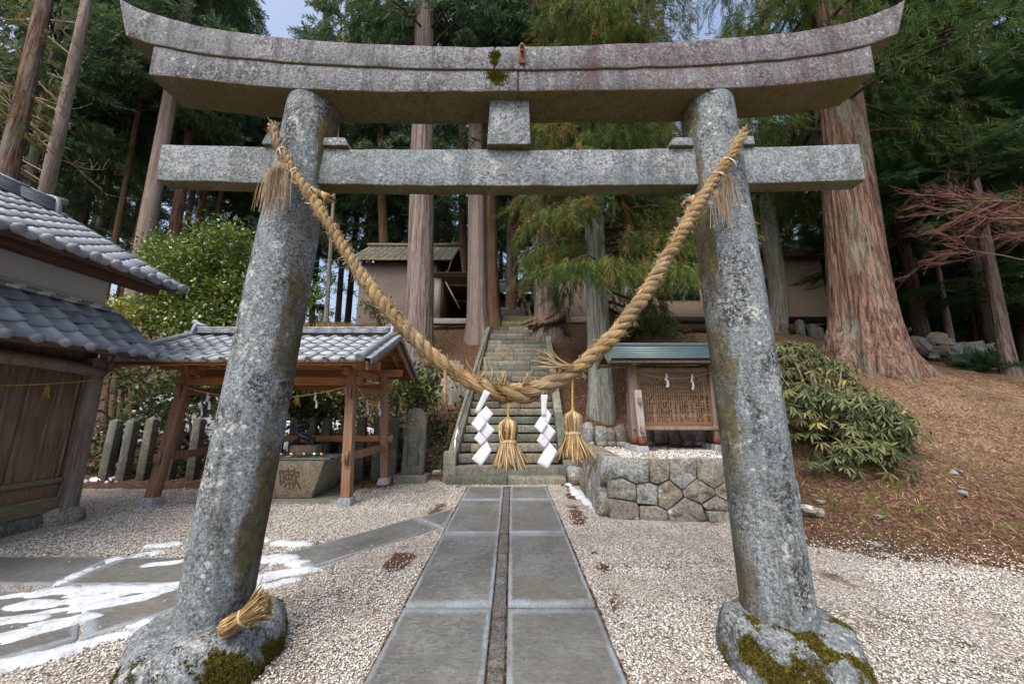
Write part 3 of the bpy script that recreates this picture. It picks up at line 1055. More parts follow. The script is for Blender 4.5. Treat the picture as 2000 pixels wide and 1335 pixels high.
snow('snow_patch', 'scattered snow on the bank behind the left stone posts',
     [([(-9.6, 9.2), (-5.2, 8.9)], .35), ([(-10, 10.2), (-5.5, 9.9)], .3), ([(-8.2, 7.4), (-7.6, 7.5)], .05), ([(-4.6, 9.2), (-3.4, 9.0)], .15)], cell=.04, amp=4.0, thick=.05, seed=23, zoff=.0)
# ------------------------------------------------------------------ the stone gate
gate = thing('torii_gate', (-.1, 2.4, .04), 'tall grey lichened stone torii gate spanning the paved path', 'gate')
KX = [-3.04, -2.71, -2.2, -1.13, 0, 1.13, 1.82, 2.51, 2.8, 3.05]
KT = [4.63, 4.46, 4.34, 4.20, 4.186, 4.21, 4.285, 4.40, 4.47, 4.63]
BX = [-2.91, -2.70, -2.45, -1.78, -1.12, 0, 1.12, 2.06, 2.71, 2.92]
BZ = [4.275, 4.187, 4.14, 4.05, 3.986, 3.974, 3.988, 4.07, 4.20, 4.29]
SX = [-2.69, -2.04, -1.65, 0, 1.12, 2.05, 2.70]
SZ = [3.935, 3.856, 3.818, 3.792, 3.803, 3.852, 3.955]


def smooth_curve(x, xs, zs):
    c = np.polyfit(xs, zs, 6)
    return np.polyval(c, x)


def sweep(name, x0b, x0t, x1b, x1t, zb, zt, yf, yk, yft, ykt, n, mat, ridge=0.0):
    """a beam along X: bottom and top edges follow zb(x), zt(x)"""
    V = []
    for k in np.linspace(0, 1, n):
        xb = x0b + (x1b - x0b) * k; xt = x0t + (x1t - x0t) * k
        a, b = zb(xb), zt(xt)
        sec = [(xb, yf, a), (xb, yk, a), (xt, ykt, b)]
        if ridge: sec.append((xt, (yft + ykt) / 2, b + ridge))
        sec.append((xt, yft, b))
        V.append(sec)
    m = len(V[0])
    V = np.array(V).reshape(-1, 3)
    # small hand-cut unevenness
    V += (np.stack([vn(V[:, 0] * 7, V[:, 2] * 9 + V[:, 1] * 5, q) for q in (1, 2, 3)], 1) - .5) * .009
    i = np.arange(n - 1)[:, None] * m; j = np.arange(m)[None]; k = (j + 1) % m
    Q = np.stack([i + j, i + k, i + m + k, i + m + j], -1).reshape(-1, 4)
    me = mesh(name, V, Q, [tuple(range(m))[::-1]], [tuple(range((n - 1) * m, n * m))])
    return obj(name, me, mat, gate, bevel=.010)


kt = lambda x: float(smooth_curve(x, KX, KT))
kb = lambda x: float(smooth_curve(x, BX, BZ))
sb = lambda x: float(smooth_curve(x, SX, SZ))
sweep('top_lintel', -2.915, -3.04, -.134, -.134, kb, kt, 2.222, 2.56, 2.228, 2.55, 40, MAT['lintel'], .03)
sweep('top_lintel', -.128, -.128, 2.92, 3.05, kb, kt, 2.222, 2.56, 2.228, 2.55, 44, MAT['lintel'], .03)
sweep('second_lintel', -2.69, -2.70, .042, .042, sb, lambda x: kb(x) + .004, 2.235, 2.54, 2.235, 2.54, 40, MAT['lintel'])
sweep('second_lintel', .048, .048, 2.70, 2.71, sb, lambda x: kb(x) + .004, 2.235, 2.54, 2.235, 2.54, 38, MAT['lintel'])
nz = lambda x, z: z + .045 * (x / 2.6) ** 2
sweep('tie_beam', -2.61, -2.625, 2.59, 2.60, lambda x: nz(x, 3.105), lambda x: nz(x, 3.41), 2.355, 2.475, 2.36, 2.47, 40, MAT['torii'])
g = MB()
V = [(-.183, 2.31, 3.412), (.137, 2.31, 3.412), (.137, 2.49, 3.412), (-.183, 2.49, 3.412), (-.166, 2.315, 3.80), (.128, 2.315, 3.80), (.128, 2.485, 3.80), (-.166, 2.485, 3.80)]
g.add(V, BOXF).build('central_strut', MAT['torii'], gate, bevel=.008)
for x0, x1, z0, z1, sl in ((-1.855, -1.70, 3.432, 3.52, .02), (-1.40, -1.215, 3.422, 3.492, -.03), (1.165, 1.345, 3.42, 3.492, .035), (1.66, 1.80, 3.43, 3.505, 0)):
    w = MB()
    a, b = (x0 + max(sl, 0), x1 + min(sl, 0))
    w.add([(x0, 2.33, z0), (x1, 2.33, z0), (x1, 2.475, z0), (x0, 2.475, z0), (a, 2.335, z1), (b, 2.335, z1), (b, 2.47, z1), (a, 2.47, z1)], BOXF)
    w.build('wedge', MAT['torii'], gate, bevel=.005)
for (xb, zb_), (xt, zt_) in (((-1.80, .22), (-1.545, 3.85)), ((1.60, .20), (1.525, 3.86))):
    p = MB()
    n = 40
    pts = [(xb + (xt - xb) * k, 2.42, zb_ + (zt_ - zb_) * k) for k in np.linspace(0, 1, 60)]
    sd_ = 1 if xb < 0 else 5
    p.tube(pts, [.192 + .005 * math.sin(3 * k) - .010 * k for k in np.linspace(0, 1, 60)], n,
           mod=lambda a, L, i: 1 + .035 * (vn(a * 2.2 * 0 + np.cos(a) * 1.6 + 9, np.sin(a) * 1.6 + L * 1.3, sd_) - .5) + .02 * (vn(np.cos(a) * 6 + 30, np.sin(a) * 6 + L * 7, sd_) - .5))
    p.build('pillar', MAT['pillar'], gate, smooth=True)
for bx, sx_, sd_ in ((-1.82, .375, 3), (1.62, .35, 8)):
    n, m = 132, 22
    V = []
    prof = [(1.0, -.10), (1.02, -.04), (1.03, .0), (1.045, .03), (1.05, .06), (1.045, .09), (1.03, .12), (1.02, .15), (1.0, .18), (.975, .205), (.945, .225), (.90, .242), (.84, .253), (.77, .260), (.68, .265), (.5, .268), (.3, .27), (.12, .27)]
    for r, z in prof:
        for a in np.linspace(0, 2 * math.pi, n, endpoint=False):
            e = 1 + .22 * (float(vn(math.cos(a) * 1.3 + 5, math.sin(a) * 1.3 + z * 2, sd_)) - .5) + .10 * (float(vn(math.cos(a) * 4 + 5, math.sin(a) * 4 + z * 6, sd_ + 1)) - .5)
            zz = z + (.05 * (float(vn(math.cos(a) * r * 3, math.sin(a) * r * 3, sd_ + 2)) - .5) if z > .1 else 0)
            V.append((bx + sx_ * r * e * math.cos(a), 2.40 + sx_ * .97 * r * e * math.sin(a), zz + .035))
    k = len(prof)
    i = np.arange(k - 1)[:, None] * n; j = np.arange(n)[None]; q = (j + 1) % n
    Q = np.stack([i + j, i + q, i + n + q, i + n + j], -1).reshape(-1, 4)
    VA = np.array(V); aa_ = np.arctan2(VA[:, 1] - 2.4, VA[:, 0] - bx)
    mk = lambda P, a: fbm(P[:, 0] * 6 + P[:, 2] * 5, P[:, 1] * 6 + P[:, 2] * 3, 5, sd_ + 30) + .30 * (fbm(P[:, 0] * 22 + P[:, 2] * 9, P[:, 1] * 22 + P[:, 2] * 14, 3, 77) - .5) + .14 * np.cos(a - (-.75 if bx < 0 else -1.9)) - (P[:, 2] - .1) * .35 - (.63 if bx < 0 else .575)
    me = mesh('foundation_stone', V, Q, [tuple(range((k - 1) * n, k * n))])
    me.attributes.new('mossm', 'FLOAT', 'POINT').data.foreach_set('value', np.clip(.5 + mk(VA, aa_) * 2.5, 0, 1).astype(np.float32))
    o = obj('foundation_stone', me, MAT['pedestal'], gate, smooth=True)
    # moss cushions growing on the stone
    rng = np.random.default_rng(sd_)
    VV = np.array(V)
    nn = 26000
    a = rng.uniform(0, 2 * math.pi, nn); zi = rng.uniform(0, k - 3.2, nn)
    i0 = np.floor(zi).astype(int); fr = zi - i0
    ja = (a / (2 * math.pi) * n).astype(int) % n
    P = VV[i0 * n + ja] * (1 - fr)[:, None] + VV[(i0 + 1) * n + ja] * fr[:, None]
    P2 = VV[i0 * n + (ja + 1) % n] * (1 - fr)[:, None] + VV[(i0 + 1) * n + (ja + 1) % n] * fr[:, None]
    u = rng.random(nn)[:, None]; P = P * (1 - u) + P2 * u
    msk = mk(P, a) + rng.normal(0, .05, nn) > .02
    P = P[msk]
    nrm_ = np.stack([P[:, 0] - bx, P[:, 1] - 2.4, (P[:, 2] - .05) * 1.2], 1)
    T = np.array([(-.5, 0, 0), (.5, 0, 0), (0, 1, 0), (0, 0, -.5), (0, 0, .5)])
    F3 = np.array([(0, 1, 2), (3, 4, 2)])
    L = rng.uniform(.006, .014, len(P))
    v, f, t = scatter(T, F3, P, frames(nrm_ + rng.normal(0, .22, P.shape), rdir(len(P), rng), np.stack([L * .7, L, L * .7], 1)), rng.random(len(P)) * .6)
    MB().add(v, f, tint=t).build('moss', MAT['mossclump'], o)['kind'] = 'stuff'
b = MB()
b.beam((.072, 2.212, 4.165), (.076, 2.214, 4.01), .045, .012, up=(0, 1, 0))
br_ = b.build('iron_strap', MAT['rust'], gate, bevel=.002)
MB().tube([(.073, 2.22, 4.125), (.073, 2.165, 4.123)], .014, 10).tube([(.073, 2.19, 4.10), (.073, 2.18, 4.075)], .012, 8).build('bolt', MAT['rust'], br_)
mo = MB()
rng = np.random.default_rng(4)
for cx_, cz_, r_ in ((-.125, 4.09, .028), (-.13, 4.03, .02), (-.10, 3.91, .05), (-.14, 3.93, .03), (.16, 4.19, .05)):
    n_ = int(900 * r_ / .05)
    q = rng.normal(0, r_ * .55, (n_, 2))
    P = np.stack([cx_ + q[:, 0], np.where(cz_ > 3.97, 2.222, 2.234) + (.02 if cz_ > 4.15 else 0) + 0 * q[:, 0], cz_ + q[:, 1] * (.25 if cz_ > 4.15 else 1)], 1)
    v, f, t = scatter(np.array([(-.5, 0, 0), (.5, 0, 0), (0, 1, 0)]), np.array([(0, 1, 2)]), P, frames(np.stack([rng.normal(0, .5, n_), -np.ones(n_), rng.normal(0, .5, n_)], 1), rdir(n_, rng), rng.uniform(.008, .016, n_)), rng.uniform(.2, 1, n_))
    mo.add(v, f, tint=t)
mo.build('moss', MAT['mossclump'], gate)['kind'] = 'stuff'

# ------------------------------------------------------------------ straw rope
rope = thing('straw_rope', at(1000, 767, 2.17), 'thick twisted straw rope slung between the stone gate pillars', 'rope')
RP = [(533, 252, 10), (545, 285, 11), (560, 315, 12), (578, 345, 12.5), (605, 380, 13), (634, 425, 13), (664, 472, 13.5), (702, 532, 14), (745, 590, 15), (790, 640, 16), (838, 688, 17), (888, 727, 18),
      (938, 752, 20), (985, 768, 23), (1030, 766, 24), (1078, 748, 20), (1128, 718, 18), (1178, 676, 17), (1228, 617, 16.5), (1268, 558, 16), (1302, 503, 15.5), (1336, 445, 15), (1366, 396, 14), (1400, 345, 13),
      (1430, 300, 12), (1452, 262, 10)]
P0 = np.array([tuple(at(a, b, 2.165)) for a, b, c in RP])
R0 = np.array([c / FPX * (2.165 * _c + (p[2] - CAMH) * _s) for (a, b, c), p in zip(RP, P0)])
s0 = np.concatenate([[0], np.cumsum(np.linalg.norm(np.diff(P0, axis=0), axis=1))])
NS = 420
ss = np.linspace(0, s0[-1], NS)


def csp(x, xs, ysv):
    """smooth interpolation (Catmull-Rom through the points)"""
    m = np.gradient(ysv, xs, axis=0)
    k = np.clip(np.searchsorted(xs, x) - 1, 0, len(xs) - 2)
    h = (xs[k + 1] - xs[k]); t = (x - xs[k]) / h
    if ysv.ndim > 1: t = t[:, None]; h = h[:, None]
    return (2 * t ** 3 - 3 * t ** 2 + 1) * ysv[k] + (t ** 3 - 2 * t ** 2 + t) * h * m[k] + (-2 * t ** 3 + 3 * t ** 2) * ysv[k + 1] + (t ** 3 - t ** 2) * h * m[k + 1]


PC = csp(ss, s0, P0)
RC = csp(ss, s0, R0) * .76
PC[:, 1] += -.004 + .012 * np.sin(ss * 3.1)
TC = np.gradient(PC, axis=0); TC /= np.linalg.norm(TC, axis=1)[:, None]
NY = np.tile(np.array([[0, -1., 0]]), (NS, 1))
BN = np.cross(TC, NY); BN /= np.linalg.norm(BN, axis=1)[:, None]
NN = np.cross(BN, TC)
pitch = .155 + .20 * np.exp(-((ss - s0[-1] * .52) / .55) ** 2)
ph = np.cumsum(np.gradient(ss) / pitch) * 2 * math.pi
for k in range(3):
    a = ph + k * 2 * math.pi / 3 + .5 * (vn(ss * 3.5, np.zeros(NS) + k, 13) - .5)
    ro = RC * (.54 + .10 * (vn(ss * 7, np.zeros(NS) + 9 + k, 8) - .5))
    off = (np.cos(a) * ro)[:, None] * NN + (np.sin(a) * ro)[:, None] * BN
    lump = 1 + .42 * (vn(ss * 9, np.zeros(NS) + k, 3) - .5)
    m = MB()
    m.tube(PC + off, RC * .56 * lump, 30, mod=lambda ang, L, i: 1 + .07 * np.cos(9 * ang + 2.0 * np.sin(L * 7)) + .05 * np.cos(14 * ang + L * 9) + .16 * (vn(ang * 2.9 + k * 17, np.full_like(ang, L * 6), 5) - .5), twist=-16.0)
    m.build('strand', MAT['straw'], rope, smooth=True)
# loose ends of straw standing off the strands
rng = np.random.default_rng(21)
n_ = 3600
ii = rng.integers(2, NS - 2, n_)
a = rng.uniform(0, 6.28, n_)
rad = np.cos(a)[:, None] * NN[ii] + np.sin(a)[:, None] * BN[ii]
pos = PC[ii] + rad * (RC[ii] * rng.uniform(.75, 1.0, n_))[:, None]
d = TC[ii] * rng.choice([-1, 1], n_)[:, None] * rng.uniform(.4, 1.4, n_)[:, None] + rad * rng.uniform(.15, .9, n_)[:, None] + rng.normal(0, .2, (n_, 3))
T = np.array([(-.5, 0, -.3), (.5, 0, -.3), (0, 0, .5), (.0, 1, .0)])
F3 = np.array([(0, 1, 3), (1, 2, 3), (2, 0, 3)])
L = rng.uniform(.015, .06, n_) * (1 + (rng.random(n_) > .95) * 1.5)
v, f, t = scatter(T, F3, pos, frames(d, rdir(n_, rng), np.stack([np.full(n_, .0032), L, np.full(n_, .0032)], 1)), np.zeros(n_))
MB().add(v, f).build('loose_straws', MAT['strawloose'], rope)['kind'] = 'stuff'


def straw_tuft(mb, p, d, n, L, spread, w=.005, rng=rng, sag=.0):
    p = np.array(tuple(p)); d = np.array(tuple(d), float); d /= np.linalg.norm(d)
    for q in range(n):
        e = d + rng.normal(0, spread, 3)
        l = L * rng.uniform(.55, 1.1)
        pts = [p + rng.normal(0, w * 2, 3)]
        for k in range(4):
            pts.append(pts[-1] + e / np.linalg.norm(e) * l / 4)
            e = e + rng.normal(0, .12, 3) + np.array([0, 0, -sag])
        mb.tube(pts, [w, w, w * .9, w * .8, w * .5], 3)


st = MB()
for k in range(95):                                   # cut straw ends standing out in rows along the strands
    i = int(rng.integers(8, NS - 8))
    a = rng.choice([0.0, 1.0]) * math.pi + rng.normal(0, .5) - math.pi / 2
    q = np.cos(a) * NN[i] + np.sin(a) * BN[i]
    e = q * rng.uniform(.5, 1.0) + TC[i] * rng.choice([-1, 1]) * rng.uniform(.2, .9) + np.array([0, -.2, 0])
    straw_tuft(st, PC[i] + q * RC[i] * .9, e, int(rng.integers(3, 8)), rng.uniform(.02, .055), .22, .0028)
def on_rope(px, up=.6):
    i = int(np.argmin(np.abs(PC[:, 0] - at(px, 740, 2.165).x) + (np.abs(ss - s0[-1] / 2) > 2) * 9))
    return PC[i] + np.array([0, -RC[i] * .5, RC[i] * up])


straw_tuft(st, on_rope(1118), (-.9, -.25, .22), 14, .24, .12, .0045)
straw_tuft(st, on_rope(940), (-.05, -.2, 1), 5, .14, .22, .004)
straw_tuft(st, on_rope(958), (.35, -.2, 1), 4, .13, .18, .004)
straw_tuft(st, on_rope(1020, .75), (.5, -.1, .9), 16, .09, .3, .004)
straw_tuft(st, on_rope(985, .75), (-.1, -.1, 1), 14, .08, .35, .004)
straw_tuft(st, on_rope(1063, -.5), (-.25, -.2, -1), 3, .13, .12, .004)
straw_tuft(st, at(535, 250, 2.165), (-.25, 0, 1), 40, .05, .5, .004)
straw_tuft(st, at(1452, 262, 2.165), (.25, 0, 1), 40, .05, .5, .004)
st.build('straw_tuft', MAT['strawloose'], rope)['kind'] = 'stuff'
# hemp fringes knotted on near both ends
for px, py, n_, ln in ((553, 325, 120, .36), (1412, 345, 46, .24), (1400, 375, 40, .24)):
    m = MB()
    p = np.array(tuple(at(px, py, 2.125)))
    for q in range(n_):
        pts = [p + rng.normal(0, .012, 3)]
        e = np.array([rng.normal(-.25 if px < 1000 else .25, .30), rng.normal(-.08, .12), -.35])
        l = ln * rng.uniform(.45, 1.15)
        for k in range(7):
            pts.append(pts[-1] + e / np.linalg.norm(e) * l / 7)
            e = e * np.array([.62, .62, 1]) + np.array([rng.normal(0, .07), rng.normal(0, .03), -.25])
        m.tube(pts, .0017, 3, cap=False)
    m.build('hemp_fringe', MAT['hemp'], rope)
# short rope ends showing behind the pillars
for pts_, in (([(604, 372), (618, 378), (634, 385), (645, 388)],), ([(1382, 382), (1365, 385), (1350, 392), (1340, 398)],)):
    m = MB()
    pp = [np.array(tuple(at(a, b, 2.19 + .01 * k))) for k, (a, b) in enumerate(pts_)]
    t_ = np.linspace(0, 1, 24)
    C = np.stack([np.interp(t_, np.linspace(0, 1, 4), [p[c] for p in pp]) for c in range(3)], 1)
    for k in range(3):
        o_ = np.stack([0 * t_, np.cos(t_ * 14 + k * 2.09), np.sin(t_ * 14 + k * 2.09)], 1) * .016
        m.tube(C + o_, .019, 8)
    straw_tuft(m, pp[-1], pp[-1] - pp[-2], 26, .035, .5, .004)
    m.build('rope_tail', MAT['strawgold'], rope, smooth=True)
for px, py, an in ((553, 292, .6), (582, 330, .5), (1421, 316, -.5), (1408, 345, -.6)):
    c = np.array(tuple(at(px, py, 2.165)))
    t_ = np.linspace(0, 2 * math.pi, 20)
    k = int(np.argmin(np.linalg.norm(PC - c, axis=1)))
    r_ = RC[k] * 1.12
    m = MB()
    m.tube([PC[k] + NN[k] * math.cos(x) * r_ + BN[k] * math.sin(x) * r_ + TC[k] * .01 * math.sin(x + an) for x in t_], .004, 5)
    e0 = PC[k] + NN[k] * r_
    m.tube([e0, e0 + np.array([.02, -.01, -.03]), e0 + np.array([.03, -.012, -.075])], .0035, 5)
    m.build('binding_wire', MAT['wire'], rope)
# thin braid hanging below the left half
m = MB()
a0 = np.array(tuple(at(870, 722, 2.13))); a1 = np.array(tuple(at(870, 770, 2.13)))
t_ = np.linspace(0, 1, 26)
for k in range(2):
    m.tube(a0 + (a1 - a0) * t_[:, None] + np.stack([np.cos(t_ * 26 + k * 3.14), np.sin(t_ * 26 + k * 3.14), 0 * t_], 1) * .0055, .006, 6)
straw_tuft(m, a1, (0, 0, -1), 12, .065, .14, .0035)
m.build('hanging_braid', MAT['strawloose'], rope, smooth=False)


# ------------------------------------------------------------------ straw tassels
def tassel(name, top, axis, side, H, hw, sw, label, n=330, seed=1, cord=None, lying=False):
    rng = np.random.default_rng(seed)
    top = np.array(tuple(top)); ax = np.array(tuple(axis), float); ax /= np.linalg.norm(ax)
    x = np.cross(ax, np.array([0, 1., 0])); x /= np.linalg.norm(x); y = np.cross(ax, x)
    root = thing(name, tuple(top), label, 'tassel', 'straw tassels of the gate rope')
    prof_t = np.array([0, .04, .12, .28, .40, .47, .60, .80, 1.0])
    prof_r = np.array([.20, .72, .98, 1.0, .90, .80, 1.05, 1.45, sw / hw])
    m = MB()
    core = [(top + ax * H * t, hw * r * .74) for t, r in zip(prof_t, prof_r)]
    m.tube([c[0] for c in core], [c[1] for c in core], 14)
    m.build('core', MAT['straw'], root)
    m = MB(); sk = MB()
    for q in range(n):
        a = rng.uniform(0, 2 * math.pi)
        f = rng.uniform(.70, 1.10)
        wob = rng.normal(0, .09)
        tt = np.concatenate([np.linspace(0, .47, 8)])
        rr = np.interp(tt, prof_t, prof_r) * hw * f
        aa = a + wob * tt * 8
        m.tube(top + ax * H * tt[:, None] + x * (np.cos(aa) * rr)[:, None] + y * (np.sin(aa) * rr)[:, None], .0040, 3, cap=False)
        a = rng.uniform(0, 2 * math.pi); f = rng.uniform(.55, 1.08) ** .6
        tt = np.linspace(.44, rng.uniform(.86, 1.06), 7)
        rr = np.interp(tt, np.append(prof_t, 1.1), np.append(prof_r, prof_r[-1] * 1.1)) * hw * f
        fl = rng.normal(0, .020) * ((tt - .44) / .56) ** 2
        aa = a + rng.normal(0, .25) * (tt - .44)
        sk.tube(top + ax * H * tt[:, None] + x * (np.cos(aa) * (rr + fl))[:, None] + y * (np.sin(aa) * (rr + fl))[:, None], [.0042] * 6 + [.0026], 3, cap=False)
    m.build('head', MAT['strawgold'], root)
    sk.build('skirt', MAT['strawgold'], root)
    b = MB()
    t_ = np.linspace(0, 2 * math.pi, 28)
    for k in range(3):
        tz = H * (.445 + .018 * k)
        r_ = hw * .93
        b.tube([top + ax * (tz + .003 * math.sin(3 * q)) + x * math.cos(q) * r_ + y * math.sin(q) * r_ for q in t_], .0040, 6, mod=lambda ang, L, i: 1 + .2 * np.cos(3 * ang + L * 200))
    if cord is not None:
        e = top + ax * H * .46 - y * hw
        b.tube([e, e + np.array([.03, -.01, .004]), e + np.array([.055, -.012, -.006])], .004, 5)
    b.build('binding', MAT['strawloose'], root, smooth=True)
    if cord is not None:
        c = MB()
        c0 = np.array(tuple(cord)); c1 = top + ax * .01
        t_ = np.linspace(0, 1, 22)
        for k in range(2):
            c.tube(c0 + (c1 - c0) * t_[:, None] + np.stack([np.cos(t_ * 30 + k * 3.14), np.sin(t_ * 30 + k * 3.14), 0 * t_], 1) * .003, .0036, 5)
        straw_tuft(c, c1, (0, 0, 1), 10, .03, .6, .003)
        c.build('cord', MAT['yellowrope'], root)
    return root


tassel('straw_tassel', at(992, 818, 2.16), (.02, -.01, -1), None, .27, .050, .078, 'golden straw tassel hanging below the middle of the gate rope', cord=at(993, 786, 2.16), seed=3)
tassel('straw_tassel', at(1118, 803, 2.16), (.0, .0, -1), None, .265, .050, .084, 'golden straw tassel on a long cord beside the terrace corner', cord=at(1118, 735, 2.16), seed=5)
h0 = np.array((-1.565, 2.17, .335)); h1 = np.array((-1.37, 2.24, .445))
tassel('straw_tassel', tuple(h0), tuple(h1 - h0), None,   .235, .043, .070, 'fallen straw tassel lying on the mossy foundation stone of the left pillar', seed=9, n=260)


# ------------------------------------------------------------------ paper streamers
def paper_zigzag(name, panels, Y, label, cat='paper streamer', group=None, off=(860, 700), sc=5.5625, parent=None, thick=.0012):
    root = parent or thing(name, tuple(at(off[0] + panels[0][0][0] / sc, off[1] + panels[0][0][1] / sc, Y)), label, cat, group)
    for q, pn in enumerate(panels):
        pts = [at(off[0] + a / sc, off[1] + b / sc, Y + .006 * (q % 2) + .0035 * ((k * 7 + q * 3) % 4 - 1.5)) for k, (a, b) in enumerate(pn)]
        m = MB()
        # subdivided quad with a soft curl
        if len(pts) == 4:
            N = 7
            V = []
            for i in range(N):
                for j in range(N):
                    u, v = i / (N - 1), j / (N - 1)
                    p = (pts[0] * (1 - u) + pts[1] * u) * (1 - v) + (pts[3] * (1 - u) + pts[2] * u) * v
                    p = p + Vector((0, -1, 0)) * .0025 * math.sin(u * 3.14) * (.5 + .5 * math.sin(v * 2.2 + q))
                    V.append(tuple(p))
            i = np.arange(N - 1)[:, None] * N; j = np.arange(N - 1)[None]
            m.add(V, np.stack([i + j, i + j + 1, i + N + j + 1, i + N + j], -1).reshape(-1, 4))
        else:
            m.add([tuple(p) for p in pts], [tuple(range(len(pts)))])
        o = m.build('paper_panel', MAT['paper'], root)
        s_ = o.modifiers.new('thick', 'SOLIDIFY'); s_.thickness = thick
    return root


paper_zigzag('paper_streamer', [
    [(480, 335), (545, 372), (415, 600), (370, 580)], [(500, 515), (578, 602), (505, 697), (412, 600)], [(415, 598), (505, 695), (418, 797), (335, 710)],
    [(508, 693), (592, 775), (505, 882), (418, 795)], [(418, 793), (507, 880), (443, 945), (365, 868)], [(503, 883), (557, 1000), (445, 1172), (340, 1087)]],
    2.10, 'white zigzag paper streamer hanging left of the middle tassel', group='large paper streamers')
paper_zigzag('paper_streamer', [
    [(1097, 392), (1167, 392), (1148, 632), (1098, 620)], [(1148, 530), (1210, 612), (1172, 712), (1092, 638)], [(1088, 628), (1172, 712), (1098, 812), (1018, 735)],
    [(1172, 708), (1257, 795), (1182, 905), (1096, 812)], [(1098, 810), (1186, 903), (1135, 972), (1047, 890)], [(1184, 905), (1272, 1008), (1166, 1204), (1048, 1130)]],
    2.10, 'white zigzag paper streamer hanging right of the middle tassel', group='large paper streamers')
# ------------------------------------------------------------------ stone stairs up the hill
def rough_block(name, a, b, mat, parent, seed=0, amp=.012, bevel=.012, shear=0.0):
    """a hand-cut stone block, its faces a little uneven"""
    rng = np.random.default_rng(seed)
    (x0, y0, z0), (x1, y1, z1) = a, b
    nx_ = max(2, int((x1 - x0) / .25))
    V, F = [], []
    for k in range(nx_ + 1):
        x = x0 + (x1 - x0) * k / nx_
        j = rng.normal(0, amp, (4, 2)) * .6
        for q, (y, z) in enumerate(((y0, z0), (y1, z0), (y1, z1), (y0, z1))):
            V.append((x, y + j[q, 0], z + j[q, 1] * .6))
    for k in range(nx_):
        o = k * 4
        for q in range(4):
            r = (q + 1) % 4
            F.append((o + q, o + 4 + q, o + 4 + r, o + r))
    F += [(0, 1, 2, 3), (nx_ * 4 + 3, nx_ * 4 + 2, nx_ * 4 + 1, nx_ * 4)]
    return obj(name, mesh(name, V, F), mat, parent, bevel=bevel)


MAT['step2'] = granite('brown_stair_stone', (.225, .205, .165), .25, .4, vary=True)
MAT['step3'] = granite('mossy_stair_stone', (.165, .165, .105), .2, .4, vary=True)
stairs = thing('stone_stairs', (-.085, 7, .13), 'long steep flight of old stone steps climbing the wooded bank', 'stairs')
rough_block('step_stone', (-1.22, 7.02, .02), (-.085, 7.32, .268), MAT['step'], stairs, 1)
rough_block('step_stone', (-.075, 7.01, .02), (1.0, 7.32, .262), MAT['step'], stairs, 2)
rough_block('step_stone', (-1.30, 7.30, .05), (1.06, 7.62, .425), MAT['step'], stairs, 3)
NSTEP, RISE, RUN = 27, .184, .272
rng = np.random.default_rng(77)
for k in range(NSTEP):
    y0 = 7.56 + RUN * k
    z1 = .425 + RISE * (k + 1)
    xc = float(stair_x(y0))
    x0, x1 = xc - 1.02, xc + 1.02
    cuts = [x0, x1]
    if k % 3 != 2: cuts.insert(1, x0 + (x1 - x0) * rng.uniform(.2, .8))
    if k % 5 == 1: cuts.insert(1, x0 + (cuts[1] - x0) * rng.uniform(.3, .6))
    for a, b in zip(cuts[:-1], cuts[1:]):
        mt = MAT['step3'] if k > 22 else (MAT['step2'] if rng.random() < .35 else MAT['step'])
        dz = rng.uniform(-.008, .008)
        rough_block('step_stone', (a + .004, y0 + rng.uniform(-.012, .012) - .02, z1 - .155 + dz), (b - .004, y0 + RUN + .06, z1 + dz), mt, stairs, 100 + k, .010, .012)
    MB().box((x0, y0 + .035, z1 - .30), (x1, y0 + RUN, z1 - .16)).build('step_core', MAT['nearblack'], stairs)  # near-black core, shows as a dark line below each tread
YT = 7.56 + RUN * NSTEP
ZT = .425 + RISE * NSTEP
for sgn in (-1, 1):
    yy, n_ = 7.62, 0
    while yy < (YT if sgn < 0 else 13.6):
        y2 = min(yy + rng.uniform(1.0, 1.6), YT)
        zz = lambda y: .425 + (y - 7.56) / RUN * RISE + .20
        xa, xb = float(stair_x(yy)) + sgn * 1.12, float(stair_x(y2)) + sgn * 1.12
        MB().beam((xa, yy, zz(yy) - .12), (xb, y2 - .012, zz(y2) - .12), .19, .36).build('stringer_stone', MAT['step'], stairs, bevel=.015)
        yy = y2
rough_block('newel_stone', (-1.34, 7.28, .1), (-1.10, 7.50, .70), MAT['step'], stairs, 31)
rough_block('newel_stone', (1.02, 7.33, .1), (1.25, 7.55, .52), MAT['step'], stairs, 32)
rail = thing('handrail', (-1.15, 7.45, .3), 'slim steel handrail running up the left side of the stone stairs', 'handrail')
rp = [at(889, 857, 7.55), at(897, 828, 8.0), at(936, 703, 10.9), at(962, 627, 13.8), at(975, 598, 15.0), at(977, 604, 16.2)]
MB().tube(rp, .021, 8).build('rail', MAT['steel'], rail, smooth=True)
rp2 = [p - Vector((0, 0, .28)) for p in rp[1:-1]]
MB().tube(rp2, .014, 8).build('lower_rail', MAT['steel'], rail, smooth=True)
for k in (0, .9, 1.55, 2.2, 2.8, 3.5, 4.0):
    i0 = int(k); f_ = k - i0
    p = rp[i0].lerp(rp[min(i0 + 1, 5)], f_)
    q = Vector((p.x, p.y, min(p.z - .5, max(.3, .425 + (p.y - 7.56) / RUN * RISE - .1))))
    MB().tube([p, q], .017, 8).build('rail_post', MAT['steel'], rail, smooth=True)

